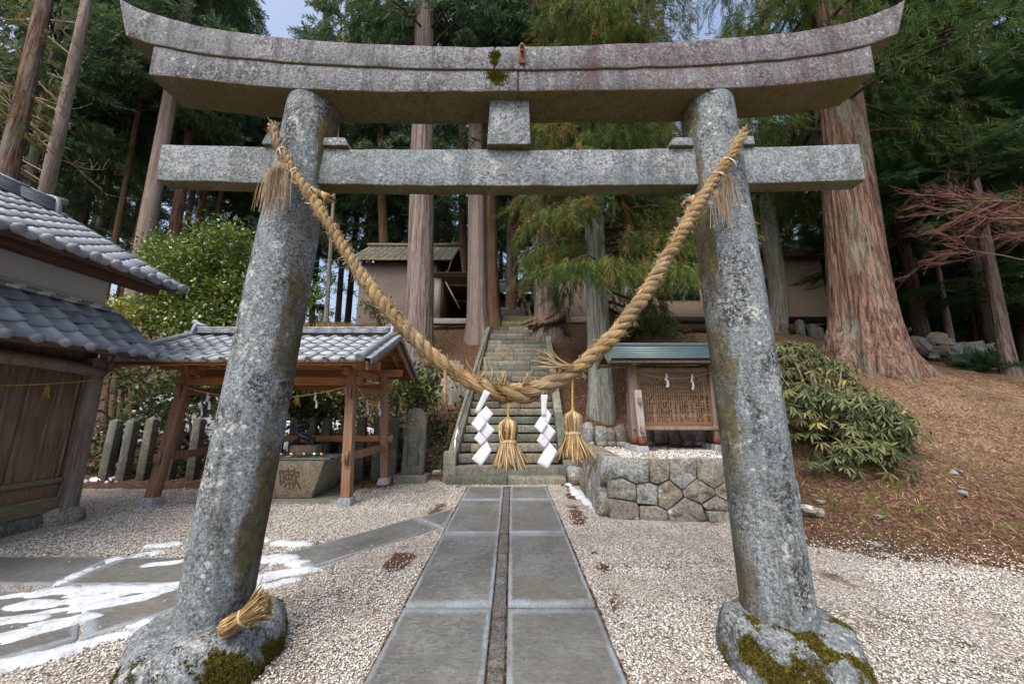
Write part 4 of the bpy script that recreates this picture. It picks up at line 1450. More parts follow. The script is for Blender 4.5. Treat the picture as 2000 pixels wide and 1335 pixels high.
# upper flight and what stands at its head
up = thing('upper_steps', (.1, 17, 5.6), 'short upper flight of grey steps below the shrine hall', 'stairs')
for k in range(8):
    rough_block('step_stone', (-.75, 17.2 + k * .3, 5.45 + k * .2), (.55, 17.56 + k * .3, 5.75 + k * .2), MAT['step'], up, 300 + k)
for x in (.62, .95):
    MB().beam((x, 16.9, 5.62), (x - .05, 19.6, 7.35), .14, .25).build('stringer_stone', MAT['step3'], up, bevel=.01)
fz = hz(-.4, 19.7)
fence = thing('low_stone_fence', (-.45, 19.7, fz), 'low stone balustrade at the head of the upper steps', 'fence')
MB().box((-1.0, 19.66, fz + .42), (.45, 19.80, fz + .54)).build('rail', MAT['step3'], fence, bevel=.01)
for k in range(7):
    MB().box((-.95 + k * .21, 19.68, fz - .05), (-.86 + k * .21, 19.77, fz + .417)).build('baluster', MAT['step3'], fence)
ln = thing('stone_lantern', (-.07, 20.6, hz(-.07, 20.6)), 'small mossy stone lantern at the head of the stairs', 'lantern')
c = (-.07, 20.6, hz(-.07, 20.6) + .05)
MB().lathe([(.28, -.1), (.28, .12), (.12, .18), (.12, .62), (.24, .72), (.24, .80)], c, 8).build('shaft', MAT['step3'], ln)
MB().lathe([(.15, .80), (.17, .84), (.17, 1.06), (.15, 1.08)], c, 6).build('light_box', MAT['oldstone'], ln)
MB().lathe([(.36, 1.06), (.40, 1.10), (.20, 1.24), (.08, 1.29)], c, 6).build('cap_stone', MAT['step3'], ln)
MB().lathe([(.07, 1.29), (.10, 1.36), (.06, 1.44), (.01, 1.50)], c, 8).build('finial', MAT['step3'], ln)
# guardian dog on its plinth
gx, gy = .72, 20.2
gz = hz(gx, gy) - .05
kd = thing('guardian_dog_statue', (gx, gy, gz), 'grey stone guardian dog sitting on a plinth right of the lantern', 'statue')
rough_block('plinth', (gx - .33, gy - .3, gz - .1), (gx + .33, gy + .3, gz + .55), MAT['oldstone'], kd, 41)
m = MB()
m.tube([(gx + .24, gy, gz + .58), (gx + .20, gy, gz + .72), (gx + .08, gy, gz + .92), (gx - .06, gy, gz + 1.08), (gx - .10, gy, gz + 1.2)], [.17, .2, .19, .17, .13], 12)
m.tube([(gx - .08, gy, gz + 1.12), (gx - .12, gy, gz + 1.25), (gx - .18, gy, gz + 1.30), (gx - .27, gy, gz + 1.26), (gx - .33, gy, gz + 1.22)], [.14, .17, .16, .12, .08], 12)
for s_ in (-1, 1):
    m.tube([(gx - .10, gy + .09 * s_, gz + 1.0), (gx - .17, gy + .1 * s_, gz + .75), (gx - .17, gy + .1 * s_, gz + .58), (gx - .25, gy + .1 * s_, gz + .57)], [.08, .065, .06, .05], 8)
    m.tube([(gx + .14, gy + .12 * s_, gz + .72), (gx - .02, gy + .16 * s_, gz + .66), (gx - .06, gy + .16 * s_, gz + .57)], [.13, .09, .06], 8)
    m.tube([(gx - .10, gy + .1 * s_, gz + 1.36), (gx - .08, gy + .13 * s_, gz + 1.44)], [.05, .015], 6)
m.build('body', MAT['oldstone'], kd, smooth=True)
MB().tube([(gx + .3, gy, gz + .6), (gx + .38, gy, gz + .85), (gx + .30, gy, gz + 1.08)], [.06, .1, .02], 8).build('tail', MAT['oldstone'], kd, smooth=True)

# ------------------------------------------------------------------ stone terrace with the notice board
def poly_stone(name, poly, out, mat, parent, depth=.28, bulge=.016, seed=0):
    """a fitted wall stone: polygon on the wall face, bulging outwards along 'out'"""
    rng = np.random.default_rng(seed)
    P = [Vector(p) for p in poly]
    c = sum(P, Vector()) / len(P)
    out = Vector(out).normalized()
    # subdivide the outline and roughen it
    Q = []
    for k in range(len(P)):
        a, b = P[k], P[(k + 1) % len(P)]
        L = (b - a).length
        for t in (0.0, .5) if L > .12 else (0.0,):
            Q.append(a.lerp(b, t))
    n = len(Q)
    ring = lambda s, d, j: [c + (q - c) * s + out * (d + float(rng.normal(0, j))) for q in Q]
    V = ring(.97, -depth, 0) + ring(.982, -.015, .003) + ring(.962, bulge * .55, .005) + ring(.88, bulge, .009) + ring(.45, bulge * 1.1, .018) + [c + out * bulge * 1.1]
    F = []
    for k in range(4):
        for q in range(n):
            r = (q + 1) % n
            F.append((k * n + q, k * n + r, (k + 1) * n + r, (k + 1) * n + q))
    T = [(4 * n + q, 4 * n + (q + 1) % n, 5 * n) for q in range(n)]
    # make the winding face outwards whatever the polygon's order
    nrm = sum(((Q[k] - c).cross(Q[(k + 1) % n] - c) for k in range(n)), Vector())
    if nrm.dot(out) < 0:
        F = [f[::-1] for f in F]; T = [t[::-1] for t in T]
    o = obj(name, mesh(name, [tuple(v) for v in V], F, T), mat, parent, smooth=True)
    return o


def clip(poly, a, b, c):
    """keep a*x+b*y<=c"""
    out = []
    for k in range(len(poly)):
        p, q = poly[k], poly[(k + 1) % len(poly)]
        dp, dq = a * p[0] + b * p[1] - c, a * q[0] + b * q[1] - c
        if dp <= 0: out.append(p)
        if (dp < 0 < dq) or (dq < 0 < dp):
            t = dp / (dp - dq)
            out.append((p[0] + (q[0] - p[0]) * t, p[1] + (q[1] - p[1]) * t))
    return out


def cells(w, h, nx_, ny_, seed):
    """fitted polygons filling a w x h rectangle"""
    rng = random.Random(seed)
    S = []
    for j in range(ny_):
        for i in range(nx_ + 1):
            S.append(((i + (.5 if j % 2 else 0) + rng.uniform(-.25, .25)) * w / nx_, (j + .5 + rng.uniform(-.18, .18)) * h / ny_))
    out = []
    for p in S:
        q = [(0, 0), (w, 0), (w, h), (0, h)]
        for o in S:
            if o is p: continue
            a, b = o[0] - p[0], o[1] - p[1]
            c = (o[0] ** 2 + o[1] ** 2 - p[0] ** 2 - p[1] ** 2) / 2
            q = clip(q, a, b, c)
            if not q: break
        if q and len(q) > 2:
            area = abs(sum(q[k][0] * q[(k + 1) % len(q)][1] - q[(k + 1) % len(q)][0] * q[k][1] for k in range(len(q)))) / 2
            if area > .008: out.append(q)
    return out


terr = thing('stone_terrace', (2.3, 6, .1), 'low terrace of fitted mossy field stones under the notice board', 'retaining wall')
FS = {'A': [(252, 842), (495, 850), (495, 1005), (410, 1018), (300, 968), (250, 985)], 'B': [(497, 850), (630, 853), (622, 985), (548, 1022), (497, 1005)],
      'C': [(632, 853), (804, 848), (804, 980), (705, 1057), (625, 988)], 'D': [(806, 848), (965, 850), (980, 1010), (917, 1050), (806, 980)],
      'E': [(300, 970), (410, 1020), (410, 1133), (225, 1103), (225, 1002)], 'F': [(412, 1018), (497, 1008), (550, 1028), (549, 1158), (412, 1145)],
      'G': [(552, 1024), (622, 989), (704, 1058), (717, 1100), (610, 1188), (553, 1160)], 'H': [(706, 1057), (804, 981), (916, 1051), (930, 1088), (832, 1148), (720, 1100)],
      'I': [(918, 1050), (985, 1010), (1015, 1010), (1015, 1135), (935, 1093)], 'J': [(228, 1106), (412, 1136), (433, 1180), (426, 1250), (235, 1246)],
      'K': [(434, 1158), (552, 1160), (608, 1190), (618, 1257), (430, 1258)], 'L': [(612, 1190), (727, 1104), (836, 1150), (872, 1250), (800, 1268), (620, 1257)],
      'M': [(838, 1150), (932, 1095), (1015, 1138), (1015, 1192), (870, 1186)], 'N': [(873, 1190), (1020, 1194), (1025, 1292), (882, 1262)]}
for q, (k, pl) in enumerate(FS.items()):
    pts = []
    for a, b in pl:
        px, py = 1120 + a / 3.3375, 640 + b / 3.3375
        t_ = (1015 - py) / 125
        pts.append(tuple(at(px, py, 5.06 + .12 * t_ + (px - 1190) * -.0006)))
    poly_stone('wall_stone', pts, (0, -1, .1), MAT['fieldstone'], terr, seed=q)
x_r, y_r = pts[2][0], 4.96
for q, c in enumerate(cells(1.15, .80, 3, 3, 8)):      # the wall goes on behind the gate pillar
    poly_stone('wall_stone', [(2.62 + a * .98, 4.98 - a * .05 + b * .12, .06 + b) for a, b in c], (0, -1, .1), MAT['fieldstone'], terr, seed=40 + q)
for q, c in enumerate(cells(1.75, .82, 4, 3, 5)):       # side facing the stairs
    poly_stone('wall_stone', [(1.235 + b * .12 - a * .035, 6.90 - a, .06 + b) for a, b in c], (-1, 0, .1), MAT['fieldstone'], terr, seed=60 + q)
m = MB()
n_ = 40
gx = np.linspace(1.36, 3.9, n_); gy = np.linspace(5.20, 7.45, n_)
XX, YY = np.meshgrid(gx, gy)
ZZ = .815 + .03 * (fbm(XX * 2, YY * 2, 3, 4) - .5) + .05 * sstep(6.4, 7.4, YY)
i = np.arange(n_ - 1)[:, None] * n_; j = np.arange(n_ - 1)[None]
tm = mesh('terrace_top', np.stack([XX, YY, ZZ], -1).reshape(-1, 3), np.stack([i + j, i + j + 1, i + n_ + j + 1, i + n_ + j], -1).reshape(-1, 4))
for nm, val in (('gravel', np.where(YY > 6.75, .15, .9)), ('dry', 0 * XX), ('moss', .6 * (XX < 2.0) * (YY > 6))):
    tm.attributes.new(nm, 'FLOAT', 'POINT').data.foreach_set('value', val.ravel().astype(np.float32))
obj('terrace_top', tm, MAT['ground'], terr)
m = MB()
x = RNG.uniform(1.42, 3.7, 3800); y = RNG.uniform(5.25, 6.8, 3800)
kz = fbm(x * 2.5, y * 2.5, 3, 8) > .36
x, y = x[kz], y[kz]
sz = RNG.uniform(.010, .015, len(x))
v, f, t = scatter(oc, of, np.stack([x, y, .82 + .03 * (fbm(x * 2, y * 2, 3, 4) - .5) + .004 + .05 * sstep(6.4, 7.4, y)], 1), frames(rdir(len(x)), rdir(len(x)), np.stack([sz, sz, sz * .8], 1)), 0 * x)
m.add(v, f)
m.build('pebbles', MAT['pebble'], terr, smooth=True)['kind'] = 'stuff'


def boulder(name, c, r, mat, parent=None, seed=0, sub=2, amp=.35, flat=False):
    bm = bmesh.new()
    bmesh.ops.create_icosphere(bm, subdivisions=sub, radius=1)
    rng = np.random.default_rng(seed)
    o = rng.uniform(0, 50, 3)
    for v in bm.verts:
        d = v.co.normalized()
        k = 1 + amp * (float(vn(d.x * 1.6 + o[0], d.y * 1.6 + d.z * 1.1 + o[1], seed)) - .5) + amp * .4 * (float(vn(d.x * 4 + o[2], d.y * 4 + d.z * 3, seed + 1)) - .5)
        q_ = max(abs(d.x), abs(d.y), abs(d.z)) ** .62
        v.co = Vector((d.x * r[0], d.y * r[1], d.z * r[2])) * k / q_
    me = bpy.data.meshes.new(name)
    bm.to_mesh(me); bm.free()
    return obj(name, me, mat, parent, M=Matrix.Translation(Vector(c)) @ Matrix.Rotation(rng.uniform(0, 6.28), 4, 'Z'), smooth=not flat)


lw = thing('low_stone_wall', (2.6, 7.3, .85), 'row of mossy field stones behind the notice board', 'retaining wall')
xx = 1.4
k = 0
while xx < 4.0:
    w = random.uniform(.16, .30)
    hh = random.uniform(.15, .24)
    boulder('wall_stone', (xx + w / 2, 7.22 + random.uniform(-.05, .05), .86 + hh * .75), (w * .56, .16, hh), MAT['fieldstone'], lw, 500 + k, amp=.3)
    if random.random() < .6: boulder('wall_stone', (xx + w / 2, 7.12, .84), (w * .42, .12, .08), MAT['fieldstone'], lw, 700 + k)
    xx += w; k += 1
for k, (x, y, r) in enumerate(((1.22, 7.25, .16), (1.18, 7.05, .13))):
    tag(boulder('loose_stone', (x, y, hz(x, y) + r * .6), (r * 1.1, r, r * .8), MAT['fieldstone'], None, 820 + k), ('squared grey stone at the right foot of the stairs', 'low grey stone between the stairs and the terrace')[k], 'stone')

# ------------------------------------------------------------------ notice board
nb = thing('notice_board', (2.8, 6.3, .83), 'roofed wooden notice board covered in columns of brush writing', 'notice board')
ZB = .83
for x in (2.10, 3.50):
    p = MB().box((x - .07, 6.23, ZB + .10), (x + .07, 6.37, 2.32)).build('post', MAT['signwood'], nb, bevel=.006)
    MB().box((x - .073, 6.227, ZB + .10), (x + .073, 6.373, ZB + .24)).build('metal_shoe', MAT['rust'], p)
    for dy, lean, zt in ((-.24, .06, 1.83), (.26, -.05, 1.80)):
        b_ = MB().beam((x + .03, 6.3 + dy, ZB + .10), (x + .02, 6.3 + dy + lean, zt), .115, .10, up=(0, 1, 0)).build('brace', MAT['greybrace'] if dy < 0 else MAT['signwood'], nb, bevel=.006)
        MB().beam((x + .031, 6.3 + dy - .001, ZB + .10), (x + .030, 6.3 + dy + .008, ZB + .25), .121, .106, up=(0, 1, 0)).build('metal_shoe', MAT['rust'], b_)
        for zt2 in (zt - .17, ZB + .36):
            MB().box((x - .005, 6.3 + dy + lean * (.8 if zt2 > 1.4 else .2) - .11, zt2 - .05), (x + .055, 6.3 + dy + lean * (.8 if zt2 > 1.4 else .2) - .052, zt2 + .05)).build('peg', MAT['signwood'], nb, bevel=.004)
    for dy in (-.24, 0, .26):
        w_ = .105
        m = MB()
        m.add([(x - w_ - .01, 6.3 + dy - w_, ZB - .06), (x + w_ + .02, 6.3 + dy - w_, ZB - .06), (x + w_ + .02, 6.3 + dy + w_, ZB - .06), (x - w_ - .01, 6.3 + dy + w_, ZB - .06),
               (x - .085, 6.3 + dy - .085, ZB + .10), (x + .09, 6.3 + dy - .085, ZB + .10), (x + .09, 6.3 + dy + .085, ZB + .10), (x - .085, 6.3 + dy + .085, ZB + .10)], BOXF)
        m.build('base_block', MAT['newgranite'], nb, bevel=.004)
zz = 1.235
for k, hgt in enumerate((.225, .235, .22, .235)):
    MB().box((2.172, 6.288 + .002 * (k % 2), zz), (3.428, 6.32, zz + hgt - .003)).build('board', MAT['board'], nb, bevel=.002)
    zz += hgt
MB().box((2.05, 6.21, 1.17), (3.55, 6.36, 1.232)).build('sill', MAT['signwood'], nb, bevel=.005)
MB().box((2.172, 6.26, zz), (3.428, 6.34, zz + .08)).build('head_rail', MAT['signwood'], nb, bevel=.004)
MB().box((2.0, 6.23, 2.322), (3.60, 6.37, 2.42)).build('tie_beam', MAT['signwood'], nb, bevel=.005)
for x in (2.10, 3.50):
    MB().box((x - .05, 5.98, 2.27), (x + .05, 6.62, 2.32 + .001)).build('bracket_arm', MAT['signwood'], nb, bevel=.005)
# roof: two pitches of green copper in overlapping strips
RL, RR = 1.60, 4.0
for sgn in (-1, 1):
    n_ = 5
    for k in range(n_):
        t0, t1 = k / n_, (k + 1) / n_
        f = lambda t, o: (6.32 + sgn * (.04 + .40 * t), 2.625 - .28 * t ** .9 + o)
        (ya, za), (yb, zb_) = f(t0, .012 * (n_ - k) / n_), f(min(t1 + .03, 1.0), .006)
        m = MB()
        V = [(RL, ya, za), (RR, ya, za), (RR, yb, zb_ + .012), (RL, yb, zb_ + .012), (RL, ya, za - .02), (RR, ya, za - .02), (RR, yb, zb_ - .012), (RL, yb, zb_ - .012)]
        m.add(V, [(0, 1, 2, 3), (7, 6, 5, 4), (0, 4, 5, 1), (1, 5, 6, 2), (2, 6, 7, 3), (3, 7, 4, 0)])
        m.build('roof_strip', MAT['greenroof'], nb)
MB().box((RL - .02, 6.245, 2.615), (RR + .02, 6.395, 2.672)).build('ridge_cap', MAT['greenroof'], nb, bevel=.01)
for x in (RL + .02, RR - .02):
    for sgn in (-1, 1):
        MB().beam((x, 6.32, 2.575), (x, 6.32 + sgn * .43, 2.29), .035, .10, up=(0, 0, 1)).build('bargeboard', MAT['signwood'], nb, bevel=.004)
for sgn in (-1, 1):
    MB().box((RL + .04, 6.32 + sgn * .37 - .03, 2.275), (RR - .04, 6.32 + sgn * .37 + .03, 2.315)).build('eave_board', MAT['signwood'], nb)
# ------------------------------------------------------------------ writing on the board and on the basin
_fc = {}


def glyph(ch, bold=0.0):
    k = (ch, bold)
    if k not in _fc:
        cu = bpy.data.curves.new('glyph', 'FONT')
        cu.body = ch
        cu.size = 1.0
        cu.resolution_u = 1
        cu.offset = bold
        cu.align_x = 'CENTER'
        cu.align_y = 'CENTER'
        o = bpy.data.objects.new('glyph', cu)
        me = o.to_mesh()
        V = np.array([v.co[:] for v in me.vertices]).reshape(-1, 3)
        F = [tuple(p.vertices) for p in me.polygons]
        o.to_mesh_clear()
        bpy.data.objects.remove(o)
        bpy.data.curves.remove(cu)
        if len(V): V = V - (V.max(0) + V.min(0)) / 2
        _fc[k] = (V, F)
    return _fc[k]


def lettering(name, items, to3d, mat, parent, bold=0.0):
    """items: (char, u, v, size)"""
    m = MB()
    for ch, u, v, s in items:
        V, F = glyph(ch, bold)
        if not len(V): continue
        P = np.array([to3d(u + p[0] * s, v + p[1] * s) for p in V])
        byn = {}
        for f in F: byn.setdefault(len(f), []).append(f)
        m.add(P, *[np.array(f) for f in byn.values()])
    if m.n: return m.build(name, mat, parent)


TXT = ['鎮座地大門神社の社殿は古くより村の鎮守として里人の崇敬を集め今に至る', '祭神大己貴命少彦名命を主神として祀る',
       '由緒創立は詳かならずも永正の頃の再建と伝えられ棟札を蔵する', '慶長年間領主より社領の寄進あり社殿を修復したと記録に残る', '例祭は春秋の二度行われ獅子舞が奉納される',
       '境内の杉は樹齢数百年を数え村の天然記念物に指定されている', '明治の初め村社に列せられ氏子中により維持されてきた']
items = []
items += [(c, 1.205, .73 - k * .050, .040) for k, c in enumerate('村指定文化財')]
items += [(c, 1.203, .44 - k * .058, .056) for k, c in enumerate('熊野神社の由緒')]
rr = random.Random(5)
for k in range(27):
    u = 1.135 - k * .0405
    hd = k in (2, 5, 11, 16, 19, 21)
    v0 = .80 if hd else .735
    T = TXT[k % 7][k % 5:] + TXT[(k + 3) % 7]
    end = rr.choice([.05, .05, .07, .05, .20, .12, .36]) if k < 22 else .05
    q = 0
    v = v0
    while v > end and q < len(T):
        if not (hd and .735 < v < .76): items.append((T[q], u, v, .0315))
        v -= .0262 if q > 1 else .031
        q += 1
lettering('brush_writing', items, lambda u, v: (2.175 + u, 6.2855, 1.238 + v), MAT['ink'], nb, bold=.012)

# small straw cord with two paper streamers across the board
sc_ = thing('straw_rope', (2.8, 6.2, 2.05), 'thin straw cord with paper streamers across the notice board', 'rope')
MB().tube([(2.16 + 1.27 * t, 6.20, 2.14 - .10 * 4 * t * (1 - t)) for t in np.linspace(0, 1, 18)], .006, 6).build('cord', MAT['strawloose'], sc_)


def small_shide(px, py, s, Y, label, grp, mirror=1, w=1.0):
    """a little folded paper streamer whose top is at the picture point (px,py); s = height in px"""
    base = [[(-4, 0), (5, 0), (2, 18), (-6, 16)], [(-3, 14), (8, 20), (3, 36), (-8, 30)], [(-7, 30), (4, 36), (-1, 54), (-12, 46)], [(-2, 50), (10, 46), (12, 72), (2, 74)], [(1, 70), (14, 70), (10, 100), (-2, 98)]]
    pn = [[(mirror * a * w, b) for a, b in q] for q in base]
    return paper_zigzag('paper_streamer', pn, Y, label, 'paper streamer', grp, off=(px, py), sc=100 / s, thick=.001)


small_shide(1302, 729, 27, 6.17, 'small white paper streamer on the left half of the notice board', 'small paper streamers', w=1.5)
small_shide(1352, 730, 31, 6.17, 'narrow white paper streamer on the right half of the notice board', 'small paper streamers')
# ------------------------------------------------------------------ roof tiles
def tile_mesh(name, w, L, lip=.0, ball=0.0, disc=0.0, roll=.036, th=.020, n=14):
    """one wavy pan tile: x across, y up-slope from the exposed lower edge, z outward"""
    us = np.linspace(0, 1, n)
    prof = np.where(us < .74, -.016 * np.sin(us / .74 * math.pi), roll * .72 * np.sin((us - .74) / .26 * math.pi))
    m = MB()
    V = []
    for y, dz in ((0, .028), (L, 0.0)):
        for u, p in zip(us, prof): V.append((u * w, y, p + dz))
        for u, p in zip(us, prof): V.append((u * w, y, p + dz - th))
    V = np.array(V)
    F = []
    for k in range(n - 1):
        F.append((k, k + 1, 2 * n + k + 1, 2 * n + k))
        F.append((n + k, k + n + 2 * n, 3 * n + k + 1, n + k + 1))
        F.append((k + 1, k, n + k, n + k + 1))
    F += [(0, 2 * n, 3 * n, n), (n - 1, 2 * n - 1, 4 * n - 1, 3 * n - 1)]
    m.add(V, F)
    if lip:
        V = []
        for k, (u, p) in enumerate(zip(us, prof)):
            d = lip * (1.0 if u < .68 else .5)
            V += [(u * w, -.001, p + .02), (u * w, -.016, p + .018), (u * w, -.016, p + .02 - d), (u * w, -.001, p + .02 - d)]
        F = []
        for k in range(n - 1):
            o = 4 * k
            for q in range(4):
                r = (q + 1) % 4
                F.append((o + q, o + r, o + 4 + r, o + 4 + q))
        F += [(3, 2, 1, 0), (4 * n - 4, 4 * n - 3, 4 * n - 2, 4 * n - 1)]
        m.add(V, F)
    xc = .87 * w
    if ball:
        bm = []
        N = 10
        for i in range(6):
            a = i / 5 * math.pi / 2
            for j in range(N):
                b = j / N * 2 * math.pi
                bm.append((xc + ball * math.cos(a) * math.cos(b), -.02 - ball * .75 * math.sin(a), .005 + ball * math.cos(a) * math.sin(b)))
        F = [(i * N + j, i * N + (j + 1) % N, (i + 1) * N + (j + 1) % N, (i + 1) * N + j) for i in range(5) for j in range(N)]
        m.add(bm, F)
    if disc:
        N = 14
        V, F = [], []
        for r, y in ((disc, .03), (disc, -.028), (disc * .8, -.030), (disc * .72, -.020), (disc * .30, -.020), (disc * .22, -.028), (.001, -.028)):
            for j in range(N):
                b = j / N * 2 * math.pi
                V.append((xc + r * math.cos(b), y, .010 + r * math.sin(b)))
        F = [(i * N + j, i * N + (j + 1) % N, (i + 1) * N + (j + 1) % N, (i + 1) * N + j) for i in range(6) for j in range(N)]
        m.add(V, F)
    me = m.mesh(name)
    me.polygons.foreach_set('use_smooth', np.ones(len(me.polygons), bool))
    me.update()
    return me


def lay_tiles(parent, e0, e1, r0, pitch, expo, mats, plain_me, eave_me, rows, skip=None, jit=.003):
    """e0->e1 eave line (x across); r0: point straight up-slope from e0 at the ridge"""
    e0, e1, r0 = Vector(e0), Vector(e1), Vector(r0)
    x = (e1 - e0).normalized(); y = (r0 - e0).normalized(); z = x.cross(y).normalized()
    n = int(round((e1 - e0).length / pitch))
    pw = (e1 - e0).length / n
    for j in range(rows):
        for i in range(n):
            if skip and skip(i, j, n): continue
            me = eave_me if j == 0 else plain_me
            o = bpy.data.objects.new('roof_tile', me)
            COL.objects.link(o)
            if not len(me.materials): me.materials.append(mats)
            p = e0 + x * (pw * i) + y * (expo * j) + z * (random.uniform(-jit, jit))
            M = Matrix((x, y, z)).transposed().to_4x4()
            M.translation = p
            M = M @ Matrix.Rotation(random.uniform(-.006, .006), 4, 'Z')
            place(o, parent, M)


# ------------------------------------------------------------------ washing pavilion
pav = thing('washing_pavilion', (-3.92, 6.35, .1), 'open cedar pavilion with blue-grey tiled roof over the stone basin', 'pavilion')
posts = {'fl': ((-5.36, 5.68), (-5.20, 5.78)), 'fr': ((-2.465, 5.68), (-2.585, 5.78)), 'bl': ((-5.40, 7.10), (-5.24, 7.0)), 'br': ((-2.395, 7.10), (-2.50, 7.0))}
for k, ((x0, y0), (x1, y1)) in posts.items():
    g0 = SL * y0
    MB().beam((x0, y0, g0 + .12), (x1, y1, 2.2), .135, .135, up=(0, 1, 0)).build('post', MAT['postwood'], pav, bevel=.006)
    m = MB()
    m.add([(x0 - .12, y0 - .12, g0 - .05), (x0 + .12, y0 - .12, g0 - .05), (x0 + .12, y0 + .12, g0 - .05), (x0 - .12, y0 + .12, g0 - .05),
           (x0 - .09, y0 - .09, g0 + .125), (x0 + .09, y0 - .09, g0 + .125), (x0 + .09, y0 + .09, g0 + .125), (x0 - .09, y0 + .09, g0 + .125)], BOXF)
    m.build('base_block', MAT['newgranite'], pav, bevel=.006)


def pp(k, z):
    (x0, y0), (x1, y1) = posts[k]
    t = (z - .2) / 2.0
    return Vector((x0 + (x1 - x0) * t, y0 + (y1 - y0) * t, z))


def tie(a, b, z, ext, h=.12, w=.05, mat='cedarx', nm='tie_beam'):
    p, q = pp(a, z), pp(b, z)
    d = (q - p).normalized()
    MB().beam(p - d * ext, q + d * ext, w, h).build(nm, MAT[mat], pav, bevel=.004)


tie('fl', 'fr', 1.96, .16, .13, .07)
tie('bl', 'br', 1.93, .16, .12, .06)
tie('fl', 'bl', 1.80, .16, .13, .06, 'postwood')
tie('fr', 'br', 1.80, .18, .13, .06, 'postwood')
tie('bl', 'br', .97, .16, .11, .05, 'cedarx')
tie('fl', 'bl', .80, .16, .12, .05, 'postwood')
tie('fr', 'br', .80, .16, .12, .05, 'postwood')
for k in ('fl', 'fr', 'bl', 'br'):
    for z, dx, dy in ((.80, 0, -.12 if k[0] == 'f' else .12), (1.80, 0, -.12 if k[0] == 'f' else .12)):
        p = pp(k, z)
        MB().box((p.x + .03 - .015, p.y + dy - .02, z - .1), (p.x + .03 + .015, p.y + dy + .02, z + .1)).build('wedge', MAT['postwood'], pav)
# wall plates, rafters, gables
VL, VR, YF, YR, YB = -5.82, -2.03, 5.08, 6.36, 7.66
ZE, ZR, ZK = 2.17, 2.78, 2.14
MB().box((VL + .15, 5.72, 2.14), (VR - .12, 5.85, 2.27)).build('wall_plate', MAT['cedarx'], pav, bevel=.005)
MB().box((VL + .15, 6.93, 2.14), (VR - .12, 7.06, 2.27)).build('wall_plate', MAT['cedarx'], pav, bevel=.005)
MB().box((VL + .12, 6.30, 2.60), (VR - .10, 6.42, 2.70)).build('ridge_beam', MAT['cedarx'], pav, bevel=.005)
for x in (-5.1, -2.62):
    MB().box((x - .05, 5.60, 2.05), (x + .05, 7.15, 2.17)).build('cross_beam', MAT['cedar'], pav, bevel=.005)
    MB().box((x - .04, 6.31, 2.171), (x + .04, 6.41, 2.60)).build('king_post', MAT['cedar'], pav)
for k in range(9):
    x = VL + .25 + k * (VR - VL - .5) / 8
    for ya, za, yb, zb_ in ((YF + .06, ZE - .035, YR, ZR - .06), (YB - .06, ZK - .035, YR, ZR - .06)):
        MB().beam((x, ya, za), (x, yb, zb_), .045, .06).build('rafter', MAT['cedar'], pav)
for ya, za in ((YF, ZE), (YB, ZK)):
    n_ = 7
    for k in range(n_):
        t0, t1 = k / n_, (k + 1) / n_
        a = Vector((0, ya + (YR - ya) * t0, za + (ZR - za) * t0)); b = Vector((0, ya + (YR - ya) * (t1 - .012), za + (ZR - za) * (t1 - .012)))
        MB().beam((VL + .06 + 1.84, a.y, a.z + .005), (VL + .06 + 1.84, b.y, b.z + .005), VR - VL - .14, .016).build('sheathing_board', MAT['cedarx'], pav)
for x in (VL + .03, VR - .05):
    for ya, za in ((YF + .02, ZE - .03), (YB - .02, ZK - .03)):
        MB().beam((x, ya, za - .02), (x, YR, ZR - .07), .04, .13).build('bargeboard', MAT['postwood'], pav, bevel=.004)
MB().box((VL + .1, YF + .04, ZE - .035), (VR - .1, YF + .085, ZE + .005)).build('eave_board', MAT['cedarx'], pav)
T1 = tile_mesh('roof_tile', .24, .30)
T1e = tile_mesh('eave_tile', .24, .30, lip=.045, disc=.042)
s_len = math.hypot(YR - YF, ZR - ZE)
lay_tiles(pav, (VL, YF, ZE + .045), (VR - .10, YF, ZE + .045), (VL, YR, ZR + .045), .245, .225, MAT['tile'], T1, T1e, 6)
lay_tiles(pav, (VR - .10, YB, ZK + .045), (VL, YB, ZK + .045), (VR - .10, YR, ZR + .045), .245, .225, MAT['tile'], T1, T1e, 6)
# verge tiles and their long roll down both gables
for x, sg in ((VR - .07, 1), (VL + .02, -1)):
    for (ya, za) in ((YF - .02, ZE), (YB + .02, ZK)):
        a, b = Vector((x - .05 * sg, ya, za + .09)), Vector((x - .05 * sg, YR, ZR + .09))
        L = (b - a).length
        o = MB().tube([a.lerp(b, t) + Vector((0, 0, .006 * (k % 2))) for k, t in enumerate(np.linspace(0, 1, 13))], .055, 14, mod=lambda ang, L, i: 1.0 if i % 2 else .965).build('verge_roll', MAT['tile'], pav, smooth=True)
        d = (a - b).normalized()
        e = a + d * .02
        m = MB()
        m.tube([e, e + d * .03], [.074, .074], 20)
        m.tube([e + d * .03, e + d * .038], [.074, .060], 20)
        tt = np.linspace(0, 9.0, 40)
        xx_ = Vector((1, 0, 0)); yy_ = d.cross(xx_).normalized()
        m.tube([e + d * .040 + xx_ * math.cos(t) * (.010 + .0045 * t) + yy_ * math.sin(t) * (.010 + .0045 * t) for t in tt], .0055, 5)
        m.build('round_end_tile', MAT['tile'], o)
        for k in range(6):
            c0 = a.lerp(b, k / 6.0); c1 = a.lerp(b, (k + 1) / 6.0 + .02)
            m = MB()
            m.beam(c0 + Vector((.085 * sg, 0, -.045 + .012)), c1 + Vector((.085 * sg, 0, -.045)), .13, .016)
            m.beam(c0 + Vector((.145 * sg, 0, -.085 + .012)), c1 + Vector((.145 * sg, 0, -.085)), .016, .085)
            m.build('verge_tile', MAT['tile'], pav, bevel=.004)
